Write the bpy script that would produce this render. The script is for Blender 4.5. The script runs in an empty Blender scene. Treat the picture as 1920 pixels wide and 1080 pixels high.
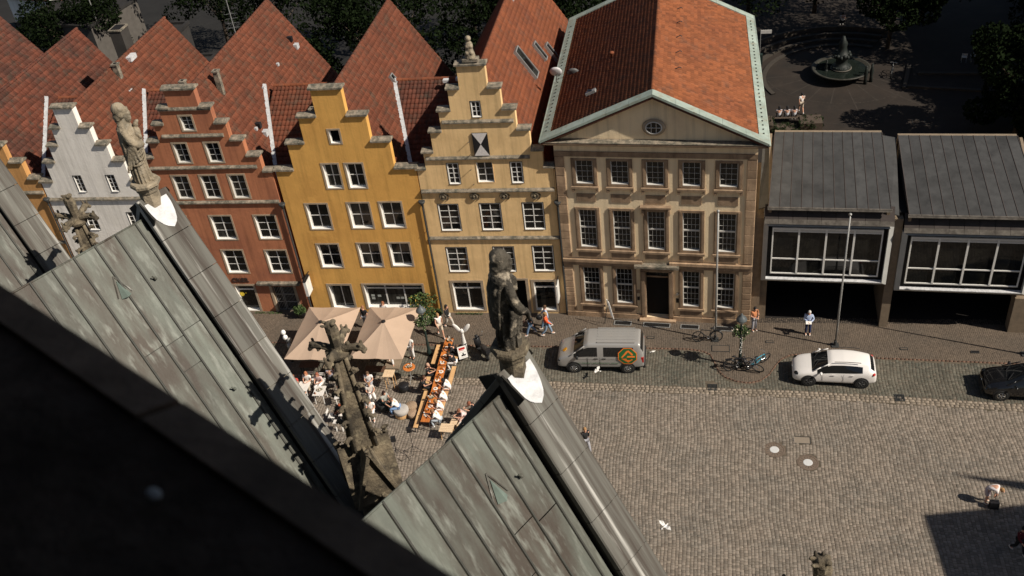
import bpy, bmesh, math, random
import numpy as np
from mathutils import Vector, Matrix, Euler
random.seed(7); RNG = np.random.RandomState(7)
PI = math.pi
sc = bpy.context.scene
col = sc.collection

# ------------------------------------------------------------------ camera
CAMZ = 38.0
cam = bpy.data.cameras.new('camera'); camo = bpy.data.objects.new('camera', cam); col.objects.link(camo)
cam.sensor_width = 36.0; cam.lens = 1867.0/1920*36; cam.clip_start = 0.1; cam.clip_end = 600
_R = [(0.98455341, 0.00274508, -0.17506297), (0.14114448, -0.60408167, 0.78432364), (-0.1035993, -0.79691768, -0.59513813)]
# world axes in image coordinates (x right, y down, z forward) -> blender camera (x right, y up, -z forward)
m3 = Matrix([(r[0], -r[1], -r[2]) for r in _R])
camo.matrix_world = Matrix.Translation((0, 0, CAMZ)) @ m3.to_4x4()
cam.dof.use_dof = True; cam.dof.focus_distance = 30; cam.dof.aperture_fstop = 2.4
sc.camera = camo
# ------------------------------------------------------------------ sky and sun
SUN_AZ = math.radians(107.0); SUN_EL = math.radians(42.3)     # azimuth clockwise from +Y
w = bpy.data.worlds.new('World'); sc.world = w; w.use_nodes = True
nt = w.node_tree; bg = nt.nodes['Background']
sky = nt.nodes.new('ShaderNodeTexSky'); sky.sky_type = 'NISHITA'; sky.sun_disc = False
sky.sun_elevation = SUN_EL; sky.sun_rotation = SUN_AZ; sky.altitude = 100
nt.links.new(sky.outputs[0], bg.inputs[0]); bg.inputs[1].default_value = 0.05
sl = bpy.data.lights.new('sun', 'SUN'); sl.energy = 4.9; sl.angle = math.radians(0.5); sl.color = (1.0, 0.915, 0.79)
so = bpy.data.objects.new('sun', sl); col.objects.link(so)
sd = Vector((math.sin(SUN_AZ)*math.cos(SUN_EL), math.cos(SUN_AZ)*math.cos(SUN_EL), math.sin(SUN_EL)))
so.rotation_euler = sd.to_track_quat('Z', 'Y').to_euler(); so.location = (30, -10, 60)
sc.view_settings.view_transform = 'Standard'; sc.view_settings.look = 'None'
sc.view_settings.exposure = 0.14; sc.view_settings.gamma = 1
sc.view_settings.use_curve_mapping = False

# ------------------------------------------------------------------ materials
_mats = {}
def mat(name, c, rough=0.8, var=0.15, scale=2.0, bump=0.0, bscale=20.0, c2=None, amt=0.4, s2=1.0, island=0.0,
        metal=0.0, spec=0.3, stretch=None, coord='pos', objrand=0.0, coat=0.0, c3=None, amt3=0.3, s3=4.0, soft=0.12, streak=0.0):
    if name in _mats: return _mats[name]
    m = bpy.data.materials.new(name); m.use_nodes = True; n = m.node_tree.nodes; L = m.node_tree.links
    b = n['Principled BSDF']; b.inputs['Roughness'].default_value = rough; b.inputs['Metallic'].default_value = metal
    b.inputs['Specular IOR Level'].default_value = spec; b.inputs['Coat Weight'].default_value = coat
    if coord == 'pos': src = n.new('ShaderNodeNewGeometry').outputs['Position']
    else: src = n.new('ShaderNodeTexCoord').outputs['Object']
    mp = n.new('ShaderNodeMapping'); L.new(src, mp.inputs[0])
    if stretch: mp.inputs['Scale'].default_value = stretch
    def noise(s, det=5.0):
        t = n.new('ShaderNodeTexNoise'); t.inputs['Scale'].default_value = s; t.inputs['Detail'].default_value = det
        t.inputs['Roughness'].default_value = 0.6
        L.new(mp.outputs[0], t.inputs['Vector']); return t.outputs[0]
    def mr(f, a, bb, lo, hi):
        t = n.new('ShaderNodeMapRange'); L.new(f, t.inputs[0])
        t.inputs[1].default_value = a; t.inputs[2].default_value = bb; t.inputs[3].default_value = lo; t.inputs[4].default_value = hi
        return t.outputs[0]
    def mix(f, a, bb, typ='MIX'):
        t = n.new('ShaderNodeMix'); t.data_type = 'RGBA'; t.blend_type = typ
        if hasattr(f, 'is_linked'): L.new(f, t.inputs[0])
        else: t.inputs[0].default_value = f
        for i, q in ((6, a), (7, bb)):
            if hasattr(q, 'is_linked'): L.new(q, t.inputs[i])
            else: t.inputs[i].default_value = (q[0], q[1], q[2], 1)
        return t.outputs[2]
    lo = [x*(1-var) for x in c]; hi = [min(1, x*(1+var)) for x in c]
    out = mix(mr(noise(scale), .3, .7, 0, 1), lo, hi)
    if c2: out = mix(mr(noise(s2, 6), 1-amt-soft, 1-amt+soft, 0, 1), out, c2)
    if c3: out = mix(mr(noise(s3, 6), 1-amt3-soft, 1-amt3+soft, 0, 1), out, c3)
    if streak:
        m2 = n.new('ShaderNodeMapping'); L.new(src, m2.inputs[0]); m2.inputs['Scale'].default_value = (3.2, 3.2, .16)
        t = n.new('ShaderNodeTexNoise'); t.inputs['Scale'].default_value = 1.0; t.inputs['Detail'].default_value = 6; t.inputs['Roughness'].default_value = .65; L.new(m2.outputs[0], t.inputs['Vector'])
        k = mr(t.outputs[0], .47, .68, 1.0, 1-streak); cb = n.new('ShaderNodeCombineColor')
        for i in range(3): L.new(k, cb.inputs[i])
        out = mix(1.0, out, cb.outputs[0], 'MULTIPLY')
    def rnd(o, a):
        k = mr(o, 0, 1, 1-a, 1+a); cb = n.new('ShaderNodeCombineColor')
        for i in range(3): L.new(k, cb.inputs[i])
        return cb.outputs[0]
    if island: out = mix(1.0, out, rnd(n.new('ShaderNodeNewGeometry').outputs['Random Per Island'], island), 'MULTIPLY')
    if objrand: out = mix(1.0, out, rnd(n.new('ShaderNodeObjectInfo').outputs['Random'], objrand), 'MULTIPLY')
    L.new(out, b.inputs['Base Color'])
    if bump:
        bp = n.new('ShaderNodeBump'); bp.inputs['Strength'].default_value = bump; bp.inputs['Distance'].default_value = 0.03
        L.new(noise(bscale, 4), bp.inputs['Height']); L.new(bp.outputs[0], b.inputs['Normal'])
    _mats[name] = m; return m

M = {}
M['ochre'] = mat('ochre_plaster', (.66,.34,.12), .9, .07, 1.2, .35, 9, c2=(.52,.27,.10), amt=.42, s2=.5, streak=.35)
M['yellow'] = mat('yellow_plaster', (.78,.43,.115), .9, .06, 1.2, .35, 9, c2=(.65,.34,.09), amt=.44, s2=.45, c3=(.86,.48,.13), amt3=.36, s3=.9, streak=.22)
M['orange'] = mat('orange_plaster', (.50,.195,.098), .9, .08, 1.2, .35, 9, c2=(.38,.145,.08), amt=.44, s2=.5, streak=.3)
M['white'] = mat('white_plaster', (.92,.87,.80), .9, .05, 1.5, .4, 9, c2=(.80,.75,.67), amt=.40, s2=.5, streak=.25)
M['cream'] = mat('cream_plaster', (.90,.62,.31), .9, .06, 1.5, .35, 9, c2=(.74,.50,.24), amt=.42, s2=.5, streak=.25)
M['pale'] = mat('pale_plaster', (.93,.75,.50), .9, .05, 1.2, .3, 10, c2=(.80,.62,.41), amt=.4, s2=.6, streak=.2)
M['capstone'] = mat('weathered_cap_stone', (.30,.25,.19), .95, .3, 5, .9, 22, c2=(.10,.095,.075), amt=.5, s2=3.0, c3=(.52,.48,.40), amt3=.30, s3=7)
M['stonetrim'] = mat('stone_trim', (.42,.33,.235), .9, .2, 4, .4, 25, c2=(.28,.215,.15), amt=.4, s2=2)
M['sandstone'] = mat('brown_sandstone', (.42,.29,.185), .9, .18, 2.5, .4, 20, c2=(.27,.18,.115), amt=.42, s2=1.4, objrand=.22, streak=.3)
M['sandtrim'] = mat('brown_sandstone_trim', (.33,.232,.152), .9, .18, 2.5, .4, 20, c2=(.23,.155,.10), amt=.42, s2=1.4, streak=.3)
M['whitewood'] = mat('white_window_paint', (.80,.78,.74), .5, .05, 8)
M['greywood'] = mat('grey_white_window_paint', (.62,.60,.56), .5, .06, 8)
M['glass'] = mat('window_glass', (.006,.0065,.007), .05, .3, 1.5, spec=.38, c2=(.020,.019,.016), amt=.42, s2=1.1)
M['glasscurtain'] = mat('window_glass_before_curtain', (.045,.043,.038), .06, .4, 1.2, spec=.38, c2=(.012,.012,.011), amt=.5, s2=1.6, stretch=(3,1,.5))
M['tile'] = mat('red_roof_tile', (.152,.048,.025), .85, .14, .7, .35, 30, c2=(.108,.038,.022), amt=.42, s2=.5, island=.18, c3=(.082,.052,.035), amt3=.38, s3=1.9)
M['tiledark'] = mat('old_dark_roof_tile', (.135,.042,.024), .85, .2, .7, .35, 30, c2=(.075,.031,.022), amt=.48, s2=.5, island=.24, c3=(.055,.043,.032), amt3=.38, s3=1.9)
M['tilebright'] = mat('orange_roof_tile', (.205,.064,.028), .85, .12, .6, .35, 30, c2=(.163,.051,.026), amt=.42, s2=.5, island=.16, c3=(.12,.06,.04), amt3=.36, s3=1.7)
M['tiletown'] = mat('town_house_roof_tile', (.222,.072,.027), .85, .10, .6, .3, 30, c2=(.18,.057,.024), amt=.42, s2=.4, island=.26, c3=(.135,.062,.037), amt3=.36, s3=1.2)
M['underroof'] = mat('roof_underside', (.09,.035,.022), .95)
M['lead'] = mat('lead_flashing', (.50,.51,.52), .5, .2, 6, .3, 12)
M['copper'] = mat('verdigris_copper', (.118,.128,.108), .6, .20, 2.2, .5, 7, c2=(.062,.050,.039), amt=.49, s2=.65, c3=(.205,.215,.188), amt3=.38, s3=3.2,
                  objrand=.14, coord='obj', stretch=(.55,2.4,.55), spec=.35, soft=.10)
M['coping'] = mat('grey_copper_coping', (.128,.124,.108), .75, .15, 2.0, .25, 4, c2=(.058,.047,.038), amt=.48, s2=.7, c3=(.42,.41,.38), amt3=.365, s3=1.3,
                  objrand=.12, coord='obj', stretch=(.20,5.5,.20), spec=.4, soft=.06)
M['seam'] = mat('shade_dark_copper', (.045,.045,.038), .6, .2, 4)  # darkened to draw the shadow side of the standing seams
M['blackgap'] = mat('shade_black_stone', (.03,.028,.024), .95, .3, 4)  # near black colour stands in for shade behind the coping and in valleys
M['patina'] = mat('town_house_copper', (.33,.39,.34), .6, .12, 2, .2, 6, c2=(.25,.30,.25), amt=.42, s2=1.2, c3=(.27,.24,.17), amt3=.36, s3=2.5, objrand=.10)
M['freshlead'] = mat('white_lead_sheet', (.62,.62,.63), .5, .10, 4, .9, 9, c2=(.44,.44,.45), amt=.42, s2=5)
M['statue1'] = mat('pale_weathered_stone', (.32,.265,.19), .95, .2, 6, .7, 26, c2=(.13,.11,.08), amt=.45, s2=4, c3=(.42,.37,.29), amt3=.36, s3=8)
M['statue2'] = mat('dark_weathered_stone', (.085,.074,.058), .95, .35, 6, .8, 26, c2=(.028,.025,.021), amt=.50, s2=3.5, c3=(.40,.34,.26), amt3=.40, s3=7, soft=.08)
M['gothic'] = mat('lichen_gothic_stone', (.18,.145,.098), .95, .25, 5, .8, 22, c2=(.06,.05,.037), amt=.50, s2=3.0, c3=(.32,.27,.18), amt3=.34, s3=7)
M['churchwall'] = mat('church_wall_stone', (.25,.21,.15), .95, .2, 2, .6, 12, c2=(.15,.13,.1), amt=.45, s2=1)
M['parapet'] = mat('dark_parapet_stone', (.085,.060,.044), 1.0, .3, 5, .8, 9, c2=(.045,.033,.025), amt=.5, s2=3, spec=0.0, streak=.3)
M['greymetal'] = mat('grey_metal', (.33,.33,.32), .45, .08, 3, metal=.3)
M['black'] = mat('black_paint', (.018,.018,.020), .4, .2, 5)
M['darkmetal'] = mat('dark_iron', (.045,.047,.047), .55, .2, 5)
M['steel'] = mat('polished_steel', (.6,.6,.6), .25, .05, 5, metal=.9)
M['zinc'] = mat('dark_zinc_roof', (.066,.065,.063), .55, .14, 1.0, .15, 5, c2=(.044,.043,.041), amt=.42, s2=.7, objrand=.16, spec=.3, streak=.2)
M['zincdark'] = mat('dark_fascia', (.05,.04,.036), .7, .2, 3, objrand=.2)
M['fibre'] = mat('grey_window_surround', (.42,.42,.40), .6, .08, 2)
M['dripstone'] = mat('dull_metal_edge', (.13,.115,.098), .7, .3, 5, .2, 9, c2=(.07,.06,.05), amt=.45, s2=3)
M['concrete'] = mat('brown_concrete', (.24,.185,.13), .9, .15, 3, .5, 20)
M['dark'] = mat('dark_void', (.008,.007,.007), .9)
M['grate'] = mat('iron_grate', (.03,.028,.026), .7)
M['parasol'] = mat('beige_canvas', (.47,.345,.255), .85, .04, 1.5, .15, 60)
M['tablewood'] = mat('varnished_orange_wood', (.60,.20,.05), .35, .2, 6, c2=(.42,.13,.035), amt=.45, s2=5, stretch=(1,.2,1))
M['benchwood'] = mat('light_bench_wood', (.68,.42,.20), .6, .15, 6, c2=(.5,.28,.12), amt=.42, s2=5, stretch=(1,.2,1))
M['palewood'] = mat('pale_table_wood', (.70,.52,.34), .7, .12, 6, stretch=(.3,1,1))
M['whitetable'] = mat('white_slat_table', (.75,.71,.66), .6, .05, 6)
M['skin'] = mat('skin', (.62,.34,.23), .6, .05, 5)
M['leaf'] = mat('green_leaves', (.060,.095,.030), .7, .35, 1.5, island=.5)
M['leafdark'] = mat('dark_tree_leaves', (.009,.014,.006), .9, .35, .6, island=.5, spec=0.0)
M['bark'] = mat('bark', (.08,.06,.045), .95, .2, 6)
M['flower'] = mat('pale_flowers', (.75,.62,.50), .7, .3, 9)
M['tarp'] = mat('teal_tarpaulin', (.015,.06,.05), .7, .2, 2)
M['boxhedge'] = mat('hedge_leaves', (.022,.036,.013), .8, .4, 6, island=.4, spec=.1)
M['rubber'] = mat('tyre_rubber', (.02,.02,.02), .85)
M['red'] = mat('red_lamp_plastic', (.45,.02,.015), .3)
def cloth(c):
    return mat('cloth_%d_%d_%d' % tuple(int(x*100) for x in c), c, .9, .1, 8)

# ------------------------------------------------------------------ mesh builder
class MB:
    def __init__(s): s.v = []; s.f = []; s.m = []
    def add(s, vs, fs, mi=0):
        k = len(s.v); s.v += [tuple(p) for p in vs]
        for f in fs: s.f.append(tuple(i+k for i in f)); s.m.append(mi)
    def box(s, x0, x1, y0, y1, z0, z1, mi=0, R=None, o=None):
        vs = [(x0,y0,z0),(x1,y0,z0),(x1,y1,z0),(x0,y1,z0),(x0,y0,z1),(x1,y0,z1),(x1,y1,z1),(x0,y1,z1)]
        if R is not None: vs = [tuple(R @ Vector(p) + Vector(o or (0,0,0))) for p in vs]
        s.add(vs, [(0,3,2,1),(4,5,6,7),(0,1,5,4),(1,2,6,5),(2,3,7,6),(3,0,4,7)], mi); return s
    def cyl(s, p0, p1, r0, r1=None, n=10, mi=0):
        r1 = r0 if r1 is None else r1; p0 = Vector(p0); p1 = Vector(p1); d = (p1-p0)
        if d.length < 1e-6: return s
        q = d.to_track_quat('Z', 'Y'); vs = []
        for p, r in ((p0, r0), (p1, r1)):
            for i in range(n): vs.append(p + q @ Vector((r*math.cos(2*PI*i/n), r*math.sin(2*PI*i/n), 0)))
        fs = [(i, (i+1) % n, n+(i+1) % n, n+i) for i in range(n)] + [tuple(range(n-1, -1, -1)), tuple(range(n, 2*n))]
        s.add(vs, fs, mi); return s
    def path(s, pts, r, n=6, mi=0):
        for a, b in zip(pts[:-1], pts[1:]): s.cyl(a, b, r, r, n, mi)
        return s
    def lathe(s, prof, n=16, c=(0,0,0), mi=0, sx=1, sy=1, rot=0, tilt=None):
        vs = []
        for r, z in prof:
            for i in range(n):
                a = 2*PI*i/n+rot; p = Vector((r*math.cos(a)*sx, r*math.sin(a)*sy, z))
                if tilt is not None: p = tilt @ p
                vs.append((p.x+c[0], p.y+c[1], p.z+c[2]))
        fs = []
        for k in range(len(prof)-1):
            for i in range(n): fs.append((k*n+i, k*n+(i+1) % n, (k+1)*n+(i+1) % n, (k+1)*n+i))
        fs.append(tuple(range(n-1, -1, -1))); fs.append(tuple((len(prof)-1)*n+i for i in range(n)))
        s.add(vs, fs, mi); return s
    def ball(s, c, r, n=10, m=7, mi=0, sx=1, sy=1, sz=1, tilt=None):
        prof = [(max(.001, math.sin(PI*k/m))*r, -math.cos(PI*k/m)*r*sz) for k in range(m+1)]
        return s.lathe(prof, n, c, mi, sx, sy, 0, tilt)
    def torus(s, c, R, r, axis='y', n=20, k=6, mi=0, arc=(0, 2*PI), tilt=None):
        vs = []; full = abs(arc[1]-arc[0]-2*PI) < 1e-6; nn = n if full else n+1
        for i in range(nn):
            a = arc[0]+(arc[1]-arc[0])*i/n
            for j in range(k):
                b = 2*PI*j/k; q = R+r*math.cos(b); h = r*math.sin(b)
                p = {'y': (q*math.cos(a), h, q*math.sin(a)), 'z': (q*math.cos(a), q*math.sin(a), h), 'x': (h, q*math.cos(a), q*math.sin(a))}[axis]
                if tilt is not None: p = tilt @ Vector(p)
                vs.append((p[0]+c[0], p[1]+c[1], p[2]+c[2]))
        fs = [(i*k+j, ((i+1) % nn)*k+j, ((i+1) % nn)*k+(j+1) % k, i*k+(j+1) % k) for i in range(n if full else n) for j in range(k) if full or i < n]
        s.add(vs, fs, mi); return s
    def poly(s, pts, d, mi=0):          # extruded planar polygon, d = extrusion vector
        n = len(pts); d = Vector(d); vs = [Vector(p) for p in pts]+[Vector(p)+d for p in pts]
        s.add(vs, [tuple(range(n)), tuple(range(2*n-1, n-1, -1))]+[(i, i+n, (i+1) % n+n, (i+1) % n) for i in range(n)], mi); return s
    def build(s, name, mats, parent=None, smooth=False, kind=None):
        me = bpy.data.meshes.new(name); me.from_pydata(s.v, [], s.f)
        if not isinstance(mats, (list, tuple)): mats = [mats]
        for m in mats: me.materials.append(m)
        if len(mats) > 1: me.polygons.foreach_set('material_index', s.m)
        bm = bmesh.new(); bm.from_mesh(me); bmesh.ops.recalc_face_normals(bm, faces=bm.faces); bm.to_mesh(me); bm.free()
        if smooth: me.polygons.foreach_set('use_smooth', [True]*len(me.polygons))
        me.update()
        return link(name, me, parent, kind)

def link(name, me, parent=None, kind=None, loc=(0,0,0), rot=(0,0,0)):
    o = bpy.data.objects.new(name, me); col.objects.link(o); o.location = loc; o.rotation_euler = rot
    if parent: o.parent = parent
    if kind: o['kind'] = kind
    return o
def tag(o, label, cat, group=None):
    o['label'] = label; o['category'] = cat
    if group: o['group'] = group
    return o
def thing(name, label, cat, loc=(0,0,0), rz=0, group=None):
    o = bpy.data.objects.new(name, None); col.objects.link(o); o.location = loc; o.rotation_euler = (0,0,rz)
    o.empty_display_size = .3
    return tag(o, label, cat, group)
def kids(o): return [c for c in _allobj() if c.parent == o]
def _allobj(): return list(bpy.data.objects)
def copy_tree(o, parent=None):
    c = o.copy(); col.objects.link(c); c.parent = parent
    for ch in list(o.children): copy_tree(ch, c)
    return c
def np_mesh(name, V, F, mats, parent=None, kind=None, smooth=False):
    me = bpy.data.meshes.new(name); V = np.asarray(V, np.float32); F = np.asarray(F, np.int32)
    me.vertices.add(len(V)); me.vertices.foreach_set('co', V.ravel())
    nf, k = F.shape; me.loops.add(nf*k); me.loops.foreach_set('vertex_index', F.ravel())
    me.polygons.add(nf); me.polygons.foreach_set('loop_start', np.arange(0, nf*k, k, dtype=np.int32))
    me.polygons.foreach_set('loop_total', np.full(nf, k, np.int32))
    if smooth: me.polygons.foreach_set('use_smooth', [True]*nf)
    me.materials.append(mats); me.update(calc_edges=True); me.validate()
    return link(name, me, parent, kind)
def evaluated(o):
    dg = bpy.context.evaluated_depsgraph_get(); dg.update()
    me = bpy.data.meshes.new_from_object(o.evaluated_get(dg)); old = o.data
    bpy.data.objects.remove(o); 
    if old.users == 0 and isinstance(old, bpy.types.Mesh): bpy.data.meshes.remove(old)
    return me
def skinmesh(pts, edges, radii, root=0, sub=2):
    me = bpy.data.meshes.new('skin'); me.from_pydata(pts, edges, []); o = bpy.data.objects.new('tmp', me); col.objects.link(o)
    o.modifiers.new('s', 'SKIN'); ss = o.modifiers.new('u', 'SUBSURF'); ss.levels = sub; ss.render_levels = sub
    if not me.skin_vertices: me.attributes  # the modifier adds the layer below
    bm = bmesh.new(); bm.from_mesh(me); lay = bm.verts.layers.skin.verify()
    for i, v in enumerate(bm.verts):
        r = radii[i]; v[lay].radius = (r, r) if not isinstance(r, tuple) else r; v[lay].use_root = (i == root)
    bm.to_mesh(me); bm.free()
    m = evaluated(o); m.polygons.foreach_set('use_smooth', [True]*len(m.polygons)); return m
def remeshed(mb_or_meshes, voxel, smooth_it=2, noise=0.0, nscale=3.0):
    bm = bmesh.new()
    for x in mb_or_meshes:
        if isinstance(x, MB):
            me = bpy.data.meshes.new('t'); me.from_pydata(x.v, [], x.f)
        else: me = x
        bm.from_mesh(me)
    bmesh.ops.recalc_face_normals(bm, faces=bm.faces)
    me = bpy.data.meshes.new('r'); bm.to_mesh(me); bm.free()
    o = bpy.data.objects.new('tmp', me); col.objects.link(o)
    r = o.modifiers.new('r', 'REMESH'); r.mode = 'VOXEL'; r.voxel_size = voxel
    if smooth_it:
        k = o.modifiers.new('s', 'SMOOTH'); k.iterations = smooth_it; k.factor = .5
    if noise:
        tx = bpy.data.textures.new('relief', 'CLOUDS'); tx.noise_scale = .45/nscale; tx.noise_depth = 3
        k = o.modifiers.new('d', 'DISPLACE'); k.texture = tx; k.strength = noise*3; k.mid_level = .5; k.texture_coords = 'LOCAL'
    m = evaluated(o)
    m.polygons.foreach_set('use_smooth', [True]*len(m.polygons)); return m

# ------------------------------------------------------------------ building helpers
def wall_mb(mb, levels, holes, y0, y1, mi=0):
    """levels: (z0,z1,x0,x1) solid bands; holes: (x0,x1,z0,z1) cut-outs; boxes between the cuts"""
    zs = sorted(set([round(q, 3) for l in levels for q in l[:2]] + [round(q, 3) for h in holes for q in h[2:]]))
    for za, zb in zip(zs[:-1], zs[1:]):
        zm = (za+zb)/2
        for l in levels:
            if l[0] < zm < l[1]:
                segs = [(l[2], l[3])]
                for h in holes:
                    if h[2] < zm < h[3]:
                        ns = []
                        for a, b in segs:
                            if h[0] >= b or h[1] <= a: ns.append((a, b))
                            else:
                                if h[0] > a: ns.append((a, h[0]))
                                if h[1] < b: ns.append((h[1], b))
                        segs = ns
                for a, b in segs: mb.box(a, b, y0, y1, za, zb, mi)
    return mb
_pane = {}
def window(par, xc, z0, w, h, cols, rows, stone=0.1, depth=.17, wood='whitewood', smat='stonetrim', transom=None, sillp=.05, bar=.035,
           panes=True, stonetop=True, label=None, fr=.07):
    """a window (stone surround) with frame, panes and sill as sub-parts, in facade coordinates; y=0 is the wall face"""
    x0, x1, z1 = xc-w/2, xc+w/2, z0+h
    mb = MB(); p = -.02
    if stone > 0:
        s = stone
        mb.box(x0-s, x0, p, depth, z0-s*.6, z1+s); mb.box(x1, x1+s, p, depth, z0-s*.6, z1+s)
        mb.box(x0+.001, x1-.001, p, depth, z1, z1+s); mb.box(x0+.001, x1-.001, p, depth, z0-s*.6, z0)
    else:
        mb.box(x0-.03, x0, -.012, depth, z0-.03, z1+.03); mb.box(x1, x1+.03, -.012, depth, z0-.03, z1+.03)
        mb.box(x0+.001, x1-.001, -.012, depth, z1, z1+.03); mb.box(x0+.001, x1-.001, -.012, depth, z0-.03, z0)
    win = mb.build('window', M[smat], par)
    f = MB(); yf = depth-.06
    t = .022   # painted reveal lining
    f.box(x0+.002, x0+t, .01, yf, z0+.002, z1-.002); f.box(x1-t, x1-.002, .01, yf, z0+.002, z1-.002)
    f.box(x0+fr*.0+t, x0+fr, yf-.03, yf+.03, z0+.003, z1-.003); f.box(x1-fr, x1-t, yf-.03, yf+.03, z0+.003, z1-.003)
    f.box(x0+fr, x1-fr, yf-.03, yf+.03, z1-fr, z1-.003); f.box(x0+fr, x1-fr, yf-.03, yf+.03, z0+.003, z0+fr)
    gw = (w-2*fr); gh = (h-2*fr)
    for i in range(1, cols):
        b = bar if not (cols % 2 == 0 and i == cols//2 and .02 < bar < .05) else max(bar, .05)
        xx = x0+fr+gw*i/cols; f.box(xx-b/2, xx+b/2, yf-.018, yf+.02, z0+fr, z1-fr)
    for j in range(1, rows):
        zz = z0+fr+gh*j/rows; b = bar
        f.box(x0+fr, x1-fr, yf-.014, yf+.016, zz-b/2, zz+b/2)
    if transom: zz = z0+transom; f.box(x0+fr, x1-fr, yf-.035, yf+.03, zz-.05, zz+.05)
    f.build('frame', M[wood], win)
    s = MB(); s.box(x0+t, x1-t, -sillp if stone <= 0 else 0.0, yf-.03, z0+.003, z0+.03); s.build('sill', M[wood], win)
    if panes:
        pw, ph = gw/cols, gh/rows; vr = random.random(); key = (round(pw, 3), round(ph, 3), vr < .3)
        if key not in _pane:
            me = bpy.data.meshes.new('pane'); me.from_pydata([(-pw/2,0,-ph/2),(pw/2,0,-ph/2),(pw/2,0,ph/2),(-pw/2,0,ph/2),(-pw/2,.01,-ph/2),(pw/2,.01,-ph/2),(pw/2,.01,ph/2),(-pw/2,.01,ph/2)], [],
                [(0,1,2,3),(7,6,5,4),(0,4,5,1),(1,5,6,2),(2,6,7,3),(3,7,4,0)]); me.materials.append(M['glasscurtain' if key[2] else 'glass']); _pane[key] = me
        for i in range(cols):
            for j in range(rows):
                o = link('pane', _pane[key], win, None, (x0+fr+pw*(i+.5), yf+.004, z0+fr+ph*(j+.5)), (random.uniform(-.006,.006), 0, random.uniform(-.008,.008)))
    else:
        MB().box(x0+fr, x1-fr, yf+.004, yf+.014, z0+fr, z1-fr).build('pane', M['glass'], win)
    return win
def tiles(name, o, U, Vv, nu, nv, tw, th, m, parent, lift=.050, keep=None, smooth=False):
    """pantiles: o = top corner, U along the ridge, Vv down the slope (unit vectors)"""
    o = np.array(o, float); U = np.array(U, float); Vv = np.array(Vv, float); Nn = np.cross(U, Vv); Nn /= np.linalg.norm(Nn)
    if Nn[2] < 0: Nn = -Nn
    px = np.array([0, .22, .5, .8, 1.02]); ph = np.array([.012, .05, .042, .005, .010])*(tw/.24)
    base = []; 
    for k, (vv, hh) in enumerate(((-.03, 0.0), (th*1.02, lift), (th*1.03, lift-.055))):
        for i in range(5): base.append((px[i]*tw, vv, ph[i]+hh))
    base = np.array(base); fs = []
    for i in range(4): fs.append((i, i+1, 6+i, 5+i)); fs.append((5+i, 6+i, 11+i, 10+i))
    fs = np.array(fs)
    I, J = np.meshgrid(np.arange(nu), np.arange(nv), indexing='ij'); I = I.ravel(); J = J.ravel()
    cx, cy = (I+.5)*tw, (J+.5)*th
    if keep is not None:
        P = o+np.outer(cx, U)+np.outer(cy, Vv); k = keep(P); I, J, cx, cy = I[k], J[k], cx[k], cy[k]
    n = len(I); jit = RNG.uniform(-.008, .008, (n, 3)); 
    L = base[None]+np.stack([I*tw+jit[:,0], J*th+jit[:,1], jit[:,2]*.6+.004], -1)[:, None, :]
    W = o+L[..., 0:1]*U+L[..., 1:2]*Vv+L[..., 2:3]*Nn
    F = fs[None]+(np.arange(n)*15)[:, None, None]
    return np_mesh(name, W.reshape(-1, 3), F.reshape(-1, 4), m, parent, 'stuff', smooth)
def ridge_tiles(par, a, b, m, r=.12, step=.38):
    a = Vector(a); b = Vector(b); n = int((b-a).length/step); d = (b-a)/n
    mb = MB(); q = d.to_track_quat('Z', 'X')
    for k in range(n):
        p = a+d*k; vs = []
        for rr, t in ((r, -.02), (r*.86, 1.0)):
            for i in range(7):
                an = PI*i/6; vs.append(p+d*t+Vector((0,0,1))*(rr*math.sin(an)-.02)+d.cross(Vector((0,0,1))).normalized()*rr*math.cos(an))
        mb.add(vs, [(i, i+1, i+8, i+7) for i in range(6)])
    o = mb.build('ridge_tiles', m, par, True, 'stuff'); return o

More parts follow.
